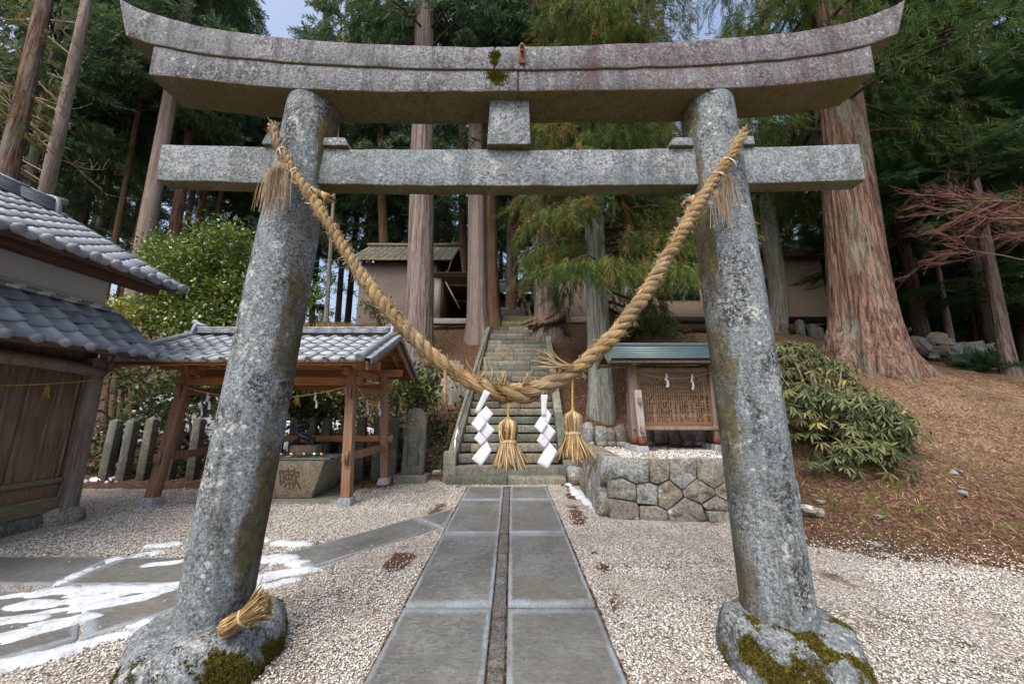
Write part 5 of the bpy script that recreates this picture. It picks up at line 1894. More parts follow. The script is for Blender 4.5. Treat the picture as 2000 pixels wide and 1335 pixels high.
# ridge of flat courses under a capping
for k, (w, z) in enumerate(((.20, .075), (.18, .105), (.165, .135))):
    n_ = 11
    for q in range(n_):
        x0 = VL + .18 + (VR - VL - .36) * q / n_; x1 = VL + .18 + (VR - VL - .36) * (q + 1) / n_ - .004
        MB().box((x0, YR - w / 2, ZR + z), (x1, YR + w / 2, ZR + z + .026)).build('ridge_course_tile', MAT['tile'], pav)
n_ = 14
for q in range(n_):
    x0 = VL + .15 + (VR - VL - .30) * q / n_; x1 = VL + .15 + (VR - VL - .30) * (q + 1) / n_ - .003
    t_ = np.linspace(0, math.pi, 9)
    m = MB()
    m.prism([(x0, YR + .085 * math.cos(t), ZR + .163 + .045 * math.sin(t)) for t in t_], (x1 - x0, 0, 0))
    m.build('ridge_cap_tile', MAT['tile'], pav, smooth=False)
for x, sg in ((VL + .14, -1), (VR - .14, 1)):
    m = MB()
    m.prism([(x, YR - .15, ZR + .02), (x, YR + .15, ZR + .02), (x, YR + .13, ZR + .12), (x, YR + .09, ZR + .24), (x, YR, ZR + .27), (x, YR - .09, ZR + .24), (x, YR - .13, ZR + .12)], (.05 * sg, 0, 0))
    o = m.build('ridge_end_tile', MAT['tile'], pav, bevel=.01)
    MB().tube([(x - .12 * sg, YR, ZR + .20), (x + .02 * sg, YR, ZR + .245), (x + .13 * sg, YR, ZR + .31)], [.045, .045, .042], 12).build('ridge_finial', MAT['tile'], o, smooth=True)

# ------------------------------------------------------------------ stone basin, spout and ladles
bs = thing('stone_basin', (-3.75, 6.3, .12), 'pale stone water basin with two carved characters under the pavilion', 'basin')
B0, B1 = (-4.32, 6.02, .135), (-3.17, 6.72, .135)     # bottom corners
T0, T1_ = (-4.50, 5.84, .72), (-2.92, 6.86, .72)
m = MB()
V = [B0, (B1[0], B0[1], .135), B1, (B0[0], B1[1], .135), T0, (T1_[0], T0[1], .72), T1_, (T0[0], T1_[1], .72)]
ins = .10
V += [(T0[0] + ins, T0[1] + ins, .72), (T1_[0] - ins, T0[1] + ins, .72), (T1_[0] - ins, T1_[1] - ins, .72), (T0[0] + ins, T1_[1] - ins, .72)]
V += [(T0[0] + ins + .04, T0[1] + ins + .04, .52), (T1_[0] - ins - .04, T0[1] + ins + .04, .52), (T1_[0] - ins - .04, T1_[1] - ins - .04, .52), (T0[0] + ins + .04, T1_[1] - ins - .04, .52)]
m.add(V, [(3, 2, 1, 0), (0, 1, 5, 4), (1, 2, 6, 5), (2, 3, 7, 6), (3, 0, 4, 7), (4, 5, 9, 8), (5, 6, 10, 9), (6, 7, 11, 10), (7, 4, 8, 11), (8, 9, 13, 12), (9, 10, 14, 13), (10, 11, 15, 14), (11, 8, 12, 15), (12, 13, 14, 15)])
m.build('trough', MAT['basin'], bs, bevel=.012)


def basin_face(u, v):
    t = v / .585
    x = u
    y = B0[1] + (T0[1] - B0[1]) * t - .0035
    return (x, y, .135 + v)


lettering('carved_writing', [('嗽', -3.48, .31, .36), ('水', -3.90, .31, .36)], basin_face, MAT['carve'], bs, bold=.012)
wt = NT('still_water')
MAT['water'] = wt.out((.02, .03, .03), .05, wt.bump(wt.noise(12, 2), .1, .01), spec=.6)
mesh_w = MB().add([(T0[0] + .11, T0[1] + .11, .66), (T1_[0] - .11, T0[1] + .11, .66), (T1_[0] - .11, T1_[1] - .11, .66), (T0[0] + .11, T1_[1] - .11, .66)], [(0, 1, 2, 3)])
mesh_w.build('water', MAT['water'], bs)
rk = thing('bamboo_rack', (-3.7, 6.1, .73), 'rack of green bamboo poles laid across the stone basin', 'rack')
for k, y in enumerate((5.86, 5.93, 6.14, 6.21)):
    MB().tube([(-4.6, y, .745), (-3.9, y, .745), (-3.0, y, .745), (-2.84 - .03 * (k % 2), y, .745)], .024, 8).build('bamboo_pole', MAT['bamboo'], rk, smooth=True)
for k, (px, mt, nm) in enumerate(((546, 'brass', 'leftmost brass'), (567, 'brass', 'second brass'), (592, 'copper', 'left copper'), (612, 'silver', 'silver'), (626, 'copper', 'right copper'))):
    p = at(px, 889, 5.98)
    lb = thing('water_ladle', (p.x, p.y, .77), f'{nm} water ladle resting on the bamboo rack', 'ladle', 'ladles on the stone basin')
    MB().lathe([(.034, 0), (.038, .003), (.041, .055), (.036, .055), (.032, .008)], (p.x, 6.02, .772), 16).build('cup', MAT[mt], lb, smooth=True)
    MB().tube([(p.x - .03, 6.0, .80), (p.x - .14, 5.92, .785), (p.x - .30, 5.84, .775)], .007, 6).build('handle', MAT['darkwood'] if k != 2 else MAT['copper'], lb)
dr = thing('dragon_spout', (-3.62, 6.5, .72), 'dark bronze dragon water spout behind the ladles', 'spout')
rough_block('plinth', (-3.82, 6.40, .70), (-3.38, 6.62, .90), MAT['basin'], dr, 51)
m = MB()
t_ = np.linspace(0, 1, 26)
bx = -3.62 + .13 * np.sin(t_ * 6.5 + .5) * (1 - t_ * .4); bz = .93 + .30 * t_; by = 6.50 - .10 * t_ + .05 * np.cos(t_ * 7)
m.tube(np.stack([bx, by, bz], 1), .052 - .018 * t_, 10, mod=lambda a, L, i: 1 + .10 * np.cos(a * 1 + i * 2.1))
hd = np.array([bx[-1], by[-1], bz[-1]])
m.tube([hd, hd + (-.04, -.06, .03), hd + (-.08, -.12, .02), hd + (-.12, -.19, -.01)], [.04, .055, .042, .026], 10)
m.tube([hd + (-.06, -.09, -.03), hd + (-.11, -.17, -.055)], [.028, .015], 8)
for s_ in (-1, 1):
    m.tube([hd + (-.02 + .03 * s_, -.05, .05), hd + (.03 + .05 * s_, .0, .11), hd + (.07 + .06 * s_, .03, .19)], [.014, .010, .002], 6)
    m.tube([hd + (-.09 + .02 * s_, -.14, .0), hd + (-.13 + .09 * s_, -.16, .03), hd + (-.12 + .13 * s_, -.14, .07)], [.006, .005, .002], 5)
for k in range(7):
    p = np.array([bx[3 * k + 4], by[3 * k + 4] + .03, bz[3 * k + 4] + .03])
    m.tube([p, p + (.03, .03, .06)], [.02, .001], 5)
m.tube([(-3.56, 6.46, 1.0), (-3.46, 6.40, .99), (-3.42, 6.38, .92)], [.03, .024, .018], 8)
m.tube([(-3.70, 6.46, 1.0), (-3.78, 6.38, .98), (-3.80, 6.36, .91)], [.03, .024, .018], 8)
m.build('body', MAT['bronze'], dr, smooth=True)

# cords with paper streamers
pc = thing('straw_rope', (-3.9, 5.6, 1.85), 'yellow straw cord strung across the front of the pavilion', 'rope')
a_, b_ = pp('fl', 1.86) + Vector((.05, -.09, 0)), pp('fr', 1.86) + Vector((-.05, -.09, 0))
MB().tube([a_.lerp(b_, t) - Vector((0, 0, .30 * 4 * t * (1 - t) * .6)) for t in np.linspace(0, 1, 30)], .008, 6).build('cord', MAT['yellowrope'], pc)
pc2 = thing('straw_rope', (-2.5, 6.4, 1.8), 'yellow straw cord across the right end of the pavilion', 'rope')
a_, b_ = pp('fr', 1.87) + Vector((.09, 0, 0)), pp('br', 1.85) + Vector((.09, 0, 0))
MB().tube([a_.lerp(b_, t) - Vector((0, 0, .22 * 4 * t * (1 - t))) for t in np.linspace(0, 1, 20)], .008, 6).build('cord', MAT['yellowrope'], pc2)
for par, px, py, Y in ((pc, 581, 772, 5.66), (pc2, 728, 783, 6.4)):
    m = MB()
    p = at(px, py, Y)
    straw_tuft(m, p, (0, 0, -1), 14, .17, .10, .005)
    m.build('straw_tuft', MAT['yellowrope'], par)
small_shide(392, 783, 30, 5.62, 'paper streamer left of its neighbour on the pavilion front cord', 'small paper streamers')
small_shide(406, 767, 33, 5.62, 'paper streamer just left of the gate pillar on the pavilion front cord', 'small paper streamers', w=1.3)
small_shide(616, 766, 31, 5.62, 'paper streamer hanging between the gate pillar and the right front post', 'small paper streamers')
small_shide(717, 781, 28, 6.3, 'left of the two paper streamers on the pavilion end cord', 'small paper streamers')
small_shide(740, 784, 27, 6.6, 'right of the two paper streamers on the pavilion end cord', 'small paper streamers', w=1.3)

# ------------------------------------------------------------------ carved stone posts and the memorial stone
n_ = 0
for x in (-7.95, -7.60, -7.22, -6.72, -6.25, -5.85, -5.48, -5.1, -4.74, -4.38, -4.07, -3.77, -3.40, -3.04, -2.71, -2.39):
    h = 1.20 + random.uniform(-.03, .03)
    y = 7.50 + random.uniform(-.02, .02) - (.12 if x < -6 else 0)
    z0 = .10
    w, d = .085, .075
    m = MB()
    V = [(x - w, y - d, z0), (x + w, y - d, z0), (x + w, y + d, z0), (x - w, y + d, z0)]
    tw = .94
    V += [(x - w * tw, y - d * tw, z0 + h), (x + w * tw, y - d * tw, z0 + h), (x + w * tw, y + d * tw, z0 + h), (x - w * tw, y + d * tw, z0 + h)]
    if x < -6:
        V += [(x, y - d * .2, z0 + h + .07)]
        m.add(V, [(3, 2, 1, 0), (0, 1, 5, 4), (1, 2, 6, 5), (2, 3, 7, 6), (3, 0, 4, 7)], [(4, 5, 8), (5, 6, 8), (6, 7, 8), (7, 4, 8)])
    else:
        V += [(x - w * .55, y - d * .9, z0 + h + .05), (x + w * .55, y - d * .9, z0 + h + .05), (x + w * .55, y + d * .9, z0 + h + .05), (x - w * .55, y + d * .9, z0 + h + .05)]
        m.add(V, [(3, 2, 1, 0), (0, 1, 5, 4), (1, 2, 6, 5), (2, 3, 7, 6), (3, 0, 4, 7), (4, 5, 9, 8), (5, 6, 10, 9), (6, 7, 11, 10), (7, 4, 8, 11), (8, 9, 10, 11)])
    M = Matrix.Translation((x, y, z0)) @ Matrix.Rotation(R(random.uniform(-1.2, 1.2)), 4, 'Y') @ Matrix.Rotation(R(random.uniform(-1.5, 1.5)), 4, 'X') @ Matrix.Translation((-x, -y, -z0))
    o = m.build('stone_post', MAT['oldstone'], None, bevel=.012, M=M)
    lab = {0: 'leftmost of the carved stone posts beside the storehouse', 1: 'second carved stone post from the storehouse', 2: 'third carved stone post from the storehouse, beside the pavilion post', 3: 'fourth carved stone post from the storehouse', 4: 'carved stone post just left of the gate pillar',
           9: 'round-topped stone post behind the left end of the dragon spout', 10: 'round-topped stone post behind the dragon spout', 11: 'round-topped stone post right of the dragon spout', 12: 'round-topped stone post behind the right front pavilion post',
           13: 'round-topped stone post left of the rear pavilion post', 14: 'round-topped stone post hidden partly by the rear pavilion post', 15: 'last stone post before the memorial stone'}.get(n_, 'stone post hidden behind the left gate pillar')
    tag(o, lab, 'post', 'stone posts behind the pavilion')
    n_ += 1
stl = thing('memorial_stone', (-1.94, 7.35, .13), 'tall grey memorial stone with a framed inscription at the foot of the stairs', 'monument')
rough_block('plinth', (-2.26, 7.12, .05), (-1.62, 7.58, .28), MAT['step'], stl, 61, .02, .03)
m = MB()
prof = [(-2.155, .275), (-1.715, .275), (-1.705, .8), (-1.715, 1.36), (-1.76, 1.45), (-1.86, 1.535), (-1.97, 1.545), (-2.07, 1.47), (-2.12, 1.38), (-2.135, .8)]
m.prism([(x, 7.26, z) for x, z in prof], (0, .2, 0))
m.build('slab', MAT['oldstone'], stl, bevel=.03)
for a, b in (((-2.05, 7.253, .45), (-2.03, 7.262, 1.30)), ((-1.83, 7.253, .45), (-1.81, 7.262, 1.30)), ((-2.03, 7.253, .45), (-1.83, 7.262, .465)), ((-2.03, 7.253, 1.285), (-1.83, 7.262, 1.30))):
    MB().box(a, b).build('frame_moulding', MAT['oldstone'], stl)
# ------------------------------------------------------------------ old storehouse on the left
sh = thing('storehouse', (-6.6, 3.6, .08), 'old timber storehouse with white plaster and two tiled roofs', 'storehouse')
WX = -5.80
rng = np.random.default_rng(14)
y = 1.2
while y < 4.83:
    w = rng.uniform(.17, .24)
    y2 = min(y + w, 4.84)
    MB().box((WX - .03, y, .66), (WX + rng.uniform(-.004, .004), y2 - .004, 2.12)).build('plank', MAT['oldwood'], sh, bevel=.003)
    MB().box((WX + .004, y2 - .028, .665), (WX + .022, y2 + .02, 2.11)).build('batten', MAT['oldwood'], sh, bevel=.003)
    y = y2
MB().box((WX - .06, 1.2, .60), (WX + .045, 4.84, .66)).build('sill', MAT['sillwood'], sh, bevel=.006)
MB().box((WX - .06, 1.2, .43), (WX + .01, 4.84, .597)).build('skirting_board', MAT['oldwood'], sh, bevel=.006)
rough_block('ground_beam', (WX - .08, 1.2, .24), (WX + .04, 4.86, .427), MAT['sillwood'], sh, 71, .012, .012)
rough_block('ground_beam', (WX - .10, 1.2, .02), (WX + .05, 4.40, .237), MAT['oldstone'], sh, 72, .015, .012)
rough_block('ground_beam', (WX - .10, 4.405, .02), (WX + .045, 4.90, .235), MAT['oldstone'], sh, 73, .015, .012)
MB().beam((WX + .03, 4.945, .24), (WX + .02, 4.925, 2.2), .17, .17, up=(0, 1, 0)).build('corner_post', MAT['greypost'], sh, bevel=.008)
boulder('post_stone', (WX + .03, 4.94, .14), (.20, .18, .15), MAT['step'], sh, 74, amp=.2)
MB().tube([(WX + .06, yy, 2.10 - .10 * abs((yy - 3.7) / 1.4) ** 2.0 * (1 if yy > 3.7 else .3)) for yy in np.linspace(1.2, 5.02, 18)], [.09 + .012 * math.sin(q) for q in np.linspace(0, 5, 18)], 10,
          mod=lambda a, L, i: 1 + .08 * np.cos(4 * a)).build('curved_beam', MAT['greypost'], sh, smooth=True)
MB().box((-9.0, 1.0, .05), (WX - .09, 4.9, 3.5)).build('wall', MAT['darkwood'], sh)
MB().box((WX - .10, 1.0, 2.15), (WX - .035, 5.0, 2.92)).build('wall', MAT['oldwood'], sh)
MB().box((WX - .08, 1.0, 2.92), (WX + .01, 4.90, 3.55)).build('plaster_wall', MAT['plaster'], sh, bevel=.01)
MB().box((WX - .08, 1.0, 2.93), (WX + .035, 4.905, 2.995)).build('plaster_ledge', MAT['plaster'], sh, bevel=.012)
# tile courses with white mortar against the plaster
k = 0
y = 1.6
while y < 4.93:
    w = .135
    MB().box((WX + .02, y, 2.905), (WX + .10, y + w - .008, 2.938)).build('flashing_tile', MAT['cap'] if k % 2 else MAT['tile2'], sh, bevel=.006)
    MB().box((WX + .04, y + .06, 2.868), (WX + .14, y + .06 + w - .008, 2.901)).build('flashing_tile', MAT['tile2'] if k % 2 else MAT['cap'], sh, bevel=.006)
    y += w; k += 1
T2 = tile_mesh('roof_tile', .245, .30, roll=.045)
T2e = tile_mesh('eave_tile', .245, .30, lip=.075, ball=.068, roll=.045)
lay_tiles(sh, (-5.03, 1.77, 2.25), (-5.03, 4.955, 2.25), (-5.78, 1.77, 2.90), .245, .235, MAT['tile2'], T2, T2e, 4)
T3 = tile_mesh('roof_tile', .225, .29, roll=.040)
T3e = tile_mesh('eave_tile', .225, .29, lip=.07, ball=.062, roll=.040)
lay_tiles(sh, (-4.97, 1.77, 3.30), (-4.97, 5.15, 3.30), (-7.0, 1.77, 4.46), .225, .222, MAT['tile2'], T3, T3e, 10)
# verge edge tiles
for (e, r, yv, n_) in (((-5.03, 2.25), (-5.78, 2.90), 4.96, 4), ((-4.97, 3.30), (-7.0, 4.46), 5.155, 10)):
    for k in range(n_):
        t0, t1 = k / n_, (k + 1) / n_ + .04
        a = Vector((e[0] + (r[0] - e[0]) * t0, yv, e[1] + (r[1] - e[1]) * t0 + .03)); b = Vector((e[0] + (r[0] - e[0]) * t1, yv, e[1] + (r[1] - e[1]) * t1 + .01))
        m = MB()
        m.beam(a + Vector((0, .05, 0)), b + Vector((0, .05, 0)), .13, .02)
        m.beam(a + Vector((0, .11, -.05)), b + Vector((0, .11, -.05)), .018, .09)
        m.build('verge_tile', MAT['tile2'], sh, bevel=.005)
# main ridge
for k, (w, z) in enumerate(((.26, .0), (.24, .035), (.22, .07), (.20, .105), (.19, .14))):
    for q in range(9):
        y0 = 1.5 + q * .38
        MB().box((-7.0 - w / 2, y0, 4.44 + z), (-7.0 + w / 2, min(y0 + .376, 4.92), 4.44 + z + .03)).build('ridge_course_tile', MAT['tile2'], sh)
for q in range(11):
    y0 = 1.5 + q * .315
    t_ = np.linspace(0, math.pi, 9)
    MB().prism([(-7.0 + .10 * math.cos(t), y0, 4.615 + .055 * math.sin(t)) for t in t_], (0, min(.312, 4.95 - y0), 0)).build('ridge_cap_tile', MAT['tile2'], sh)
m = MB()
m.prism([(-7.17, 4.93, 4.36), (-6.83, 4.93, 4.36), (-6.85, 4.93, 4.52), (-6.90, 4.93, 4.66), (-7.0, 4.93, 4.72), (-7.10, 4.93, 4.66), (-7.15, 4.93, 4.52)], (0, .06, 0))
o = m.build('ridge_end_tile', MAT['tile2'], sh, bevel=.012)
MB().tube([(-7.0, 4.88, 4.64), (-7.0, 5.02, 4.68), (-7.0, 5.12, 4.70)], .05, 12).tube([(-6.88, 4.96, 4.42), (-6.86, 5.06, 4.42)], .04, 10).build('ridge_finial', MAT['tile2'], o, smooth=True)
# eave timbers
MB().beam((-5.02, 1.6, 3.235), (-5.02, 5.10, 3.235), .05, .07).build('eave_board', MAT['eavewood'], sh, bevel=.004)
MB().box((-5.36, 1.2, 3.16), (-5.20, 5.06, 3.33)).build('purlin', MAT['eavewood'], sh, bevel=.01)
MB().box((WX - .1, 1.2, 3.50), (WX + .06, 5.06, 3.66)).build('purlin', MAT['eavewood'], sh, bevel=.01)
for k in range(12):
    y = 1.7 + k * .30
    MB().beam((-5.0, y, 3.22), (-6.1, y, 3.85), .05, .06).build('rafter', MAT['eavewood'], sh)
n_ = 6
for k in range(n_):
    t0, t1 = k / n_, (k + .97) / n_
    MB().beam((-4.99 - 1.2 * t0, 3.35, 3.272 + .686 * t0), (-4.99 - 1.2 * t1, 3.35, 3.272 + .686 * t1), 3.5, .018).build('sheathing_board', MAT['eavewood'], sh)
MB().beam((-5.02, 1.6, 2.20), (-5.02, 4.93, 2.20), .05, .055).build('eave_board', MAT['eavewood'], sh, bevel=.004)
for k in range(9):
    y = 1.9 + k * .36
    MB().beam((-5.03, y, 2.185), (-5.80, y, 2.86), .055, .06).build('rafter', MAT['eavewood'], sh)
n_ = 4
for k in range(n_):
    t0, t1 = k / n_, (k + .97) / n_
    MB().beam((-5.04 - .74 * t0, 3.33, 2.235 + .64 * t0), (-5.04 - .74 * t1, 3.33, 2.235 + .64 * t1), 3.2, .016).build('sheathing_board', MAT['eavewood'], sh)
cr = thing('straw_rope', (-5.7, 4.4, 1.75), 'yellow straw cord with one tuft across the storehouse planks', 'rope')
pts = [Vector((WX + .05 + .08 * t, 2.2 + 2.8 * t, 1.86 - .15 * 4 * t * (1 - t) + .07 * t)) for t in np.linspace(0, 1, 24)]
MB().tube(pts, .007, 6).build('cord', MAT['yellowrope'], cr)
m = MB()
straw_tuft(m, (WX + .10, 4.42, 1.80), (0, .1, -1), 16, .17, .10, .0045)
m.build('straw_tuft', MAT['yellowrope'], cr)

# ------------------------------------------------------------------ buildings above the bank
bsd = thing('brown_shed', (-5.2, 15.5, 5.6), 'brown corrugated metal shed with mossy tiled roof on the bank', 'shed')


def corrugated(mb, p0, p1, z0, z1, pitch=.15, amp=.03, out=(0, -1, 0)):
    p0, p1, out = Vector(p0), Vector(p1), Vector(out)
    n = max(2, int((p1 - p0).length / (pitch / 2)))
    V = []
    for k in range(n + 1):
        p = p0.lerp(p1, k / n) + out * (amp if k % 2 else 0)
        V += [(p.x, p.y, z0), (p.x, p.y, z1)]
    F = [(2 * k, 2 * k + 2, 2 * k + 3, 2 * k + 1) for k in range(n)]
    mb.add(V, F)


m = MB(); corrugated(m, (-6.95, 15.5, 0), (-3.45, 15.5, 0), 5.2, 8.15); m.build('front_wall', MAT['brownmetal'], bsd)
m = MB(); corrugated(m, (-3.45, 15.5, 0), (-3.45, 19, 0), 5.2, 8.15, out=(1, 0, 0)); m.build('side_wall', MAT['brownmetal'], bsd)
m = MB(); corrugated(m, (-6.95, 19, 0), (-6.95, 15.5, 0), 5.2, 8.15, out=(-1, 0, 0)); m.build('side_wall', MAT['brownmetal'], bsd)
T4 = tile_mesh('roof_tile', .30, .38, roll=.045, n=7)
T4e = tile_mesh('eave_tile', .30, .38, lip=.05, roll=.045, n=7, ball=.04)
lay_tiles(bsd, (-7.35, 15.1, 8.16), (-2.65, 15.1, 8.16), (-7.35, 17.2, 9.75), .30, .28, MAT['tileold'], T4, T4e, 9)
MB().tube([(-7.4, 17.2, 9.84), (-5, 17.2, 9.82), (-2.6, 17.2, 9.84)], .11, 8).build('ridge_roll', MAT['tileold'], bsd, smooth=True)
MB().add([(-7.3, 15.2, 8.11), (-2.7, 15.2, 8.11), (-2.7, 17.2, 9.66), (-7.3, 17.2, 9.66), (-7.3, 19.3, 8.11), (-2.7, 19.3, 8.11)], [(0, 1, 2, 3), (3, 2, 5, 4)]).build('roof_deck', MAT['darkwood'], bsd)
MB().tube([(-7.35, 15.08, 8.12), (-2.65, 15.08, 8.10)], .045, 8).build('gutter', MAT['brownmetal'], bsd, smooth=True)
MB().tube([(-2.72, 15.1, 8.08), (-2.85, 15.2, 7.65), (-3.40, 15.44, 7.45), (-3.42, 15.44, 5.4)], .03, 8).build('downpipe', MAT['brownmetal'], bsd, smooth=True)
opn = thing('open_lean_to', (-2.2, 15, 5.4), 'dark open lean-to with timber roof beside the brown shed', 'shed')
MB().box((-3.30, 14.55, 5.15), (-3.02, 14.62, 7.05)).build('door_board', MAT['greypost'], opn)
MB().box((-3.02, 14.6, 5.15), (-2.94, 17.4, 6.9)).build('side_wall', MAT['darkwood'], opn)
MB().box((-3.3, 17.4, 5.15), (-.6, 17.5, 7.0)).build('back_wall', MAT['nearblack'], opn)  # shade of the open interior put into the wall's near-black colour
MB().box((-.75, 14.6, 5.15), (-.62, 17.4, 7.0)).build('side_wall', MAT['darkwood'], opn)
for k in range(6):
    t = k / 5
    MB().beam((-3.25, 14.5 + 2.8 * t, 7.12 - .95 * t), (-.6, 14.5 + 2.8 * t, 7.05 - .95 * t), .10, .09).build('batten', MAT['signwood'] if k in (1, 3) else MAT['darkwood'], opn)
MB().beam((-1.95, 14.35, 7.22), (-1.95, 17.4, 6.2), 2.8, .04).build('roof_panel', MAT['darkwood'], opn)
MB().beam((-2.85, 14.6, 6.9), (-2.2, 14.62, 5.7), .06, .06).build('diagonal_brace', MAT['signwood'], opn)
rough_block('foundation_slab', (-3.4, 14.35, 5.0), (-1.5, 14.75, 5.22), MAT['concrete'], opn, 81)

crm = thing('cream_hall', (8, 15.2, 5.5), 'long low cream-walled hall behind the cedar trunks', 'hall')
MB().box((2.0, 15.2, 5.25), (13.9, 19, 8.25)).build('wall', MAT['cream'], crm)
MB().box((2.0, 15.15, 5.2), (13.92, 15.24, 5.5)).build('plinth', MAT['nearblack'], crm)
MB().add([(1.6, 14.6, 8.17), (14.3, 14.6, 8.17), (14.3, 17.1, 9.75), (1.6, 17.1, 9.75), (1.6, 14.6, 8.09), (14.3, 14.6, 8.09), (14.3, 17.1, 9.67), (1.6, 17.1, 9.67)],
         [(0, 1, 2, 3), (7, 6, 5, 4), (0, 4, 5, 1), (1, 5, 6, 2), (2, 6, 7, 3), (3, 7, 4, 0)]).build('roof', MAT['tileold'], crm)
for k in range(42):
    MB().tube([(1.7 + k * .3, 14.57, 8.20), (1.7 + k * .3, 17.1, 9.80)], .05, 6).build('roof_tile_row', MAT['tileold'], crm, smooth=True)
MB().box((1.7, 14.66, 7.98), (14.2, 14.72, 8.085)).build('fascia', MAT['eavewood'], crm)
for x0, x1, z0, z1 in ((6.55, 8.25, 6.25, 7.45), (9.2, 9.6, 6.1, 7.5), (10.95, 11.75, 6.05, 7.25)):
    w_ = MB().box((x0, 15.14, z0), (x1, 15.19, z1)).build('window', MAT['glass'], crm)
    for a in (x0, (x0 + x1) / 2, x1):
        MB().box((a - .03, 15.10, z0 - .03), (a + .03, 15.135, z1 + .03)).build('window_frame', MAT['steel'] if x0 < 7 else MAT['eavewood'], w_)
rough_block('concrete_step', (1.9, 14.6, 5.1), (5.2, 15.1, 5.36), MAT['concrete'], crm, 82)
for k, (x, h) in enumerate(((10.4, .75), (11.05, 1.0), (11.5, .95), (11.75, .9))):
    y = 13.4
    z = hz(x, y)
    m = MB()
    V = [(x - .12, y - .1, z - .1), (x + .12, y - .1, z - .1), (x + .12, y + .1, z - .1), (x - .12, y + .1, z - .1), (x - .11, y - .09, z + h), (x + .11, y - .09, z + h), (x + .11, y + .09, z + h), (x - .11, y + .09, z + h), (x, y, z + h + .09)]
    m.add(V, [(3, 2, 1, 0), (0, 1, 5, 4), (1, 2, 6, 5), (2, 3, 7, 6), (3, 0, 4, 7)], [(4, 5, 8), (5, 6, 8), (6, 7, 8), (7, 4, 8)])
    tag(m.build('stone_post', MAT['oldstone'], None, bevel=.012), ('short stone post left of the curved trunk before the cream hall', 'stone post just right of the curved trunk before the cream hall', 'tallest-looking of the paired stone posts before the cream hall', 'rightmost stone post in front of the cream hall')[k], 'post', 'stone posts before the cream hall')

hal = thing('shrine_hall', (-.8, 24, 7), 'shrine hall with slate-blue metal roof glimpsed above the stairs', 'hall')
MB().box((-3.2, 24.6, 6.8), (1.6, 28, 9.7)).build('wall', MAT['darkwood'], hal)
n_ = 14
for k in range(n_):
    t0, t1 = k / n_, (k + 1) / n_
    f = lambda t: (23.6 + 2.9 * t, 9.50 + 1.75 * t)
    (ya, za), (yb, zb_) = f(t0), f(t1)
    inx = .42 * t0
    MB().add([(-3.7 + inx, ya, za + .03), (2.15 - inx, ya, za + .03), (2.15 - inx, yb, zb_ + .01), (-3.7 + inx, yb, zb_ + .01), (-3.7 + inx, ya, za - .03), (2.15 - inx, ya, za - .03), (2.15 - inx, yb, zb_ - .03), (-3.7 + inx, yb, zb_ - .03)],
             [(0, 1, 2, 3), (7, 6, 5, 4), (0, 4, 5, 1), (1, 5, 6, 2), (2, 6, 7, 3), (3, 7, 4, 0)]).build('roof_strip', MAT['bluemetal'], hal)
for x0, x1, t in ((1.05, 1.6, .70), (1.15, 1.75, .33), (1.0, 1.5, .27)):
    ya, za = 23.6 + 2.9 * t, 9.5 + 1.75 * t
    MB().beam(((x0 + x1) / 2, ya, za + .07), ((x0 + x1) / 2, ya + .18, za + .07 + .11), x1 - x0, .05).build('snow_remnant', MAT['snow'], hal, bevel=.02)
MB().beam((-3.4, 26.5, 11.3), (1.8, 26.5, 11.3), .3, .25).build('ridge', MAT['bluemetal'], hal)
# ------------------------------------------------------------------ foliage templates
def spray_template(seed, n=12, droop=.35, flat=False, width=.034, slen=(.30, .55), side=(.45, 1.0)):
    rng = np.random.default_rng(seed)
    V, F = [], []

    def strip(p, d, L, w, curl):
        p = np.array(p, float); d = np.array(d, float); d /= np.linalg.norm(d)
        s = np.cross(d, [0, 0, 1.]) if flat else np.cross(d, rng.normal(size=3))
        s /= np.linalg.norm(s) + 1e-9
        m_ = p + d * L * .55 + np.array([0, 0, -curl * L * .12])
        e = p + d * L + np.array([0, 0, -curl * L * .5])
        b = len(V)
        V.extend([p - s * w * .35, p + s * w * .35, m_ - s * w * .55, m_ + s * w * .55, e])
        F.extend([(b, b + 1, b + 3), (b, b + 3, b + 2), (b + 2, b + 3, b + 4)])
    strip((0, 0, 0), (0, 1, 0), 1.0, width * .6, droop)
    for k in range(n):
        t = .06 + .94 * k / n
        sd = 1 if k % 2 else -1
        z = rng.normal(0, .08 if flat else .45)
        strip((0, t * .95, -droop * t * t * .45), (sd * rng.uniform(*side), rng.uniform(.5, 1.1), z), rng.uniform(*slen) * (1.1 - .5 * t), width * rng.uniform(.8, 1.3), droop * rng.uniform(.6, 1.6))
    return np.array(V), np.array(F)


SPR = [spray_template(k, 26, .95, False, .020, (.24, .42), (.15, .55)) for k in range(3)]
SPF = [spray_template(10 + k, 22, .25, True, .038, (.24, .44)) for k in range(3)]
SPD = [spray_template(20 + k, 18, .35, False, .048, (.28, .50)) for k in range(3)]


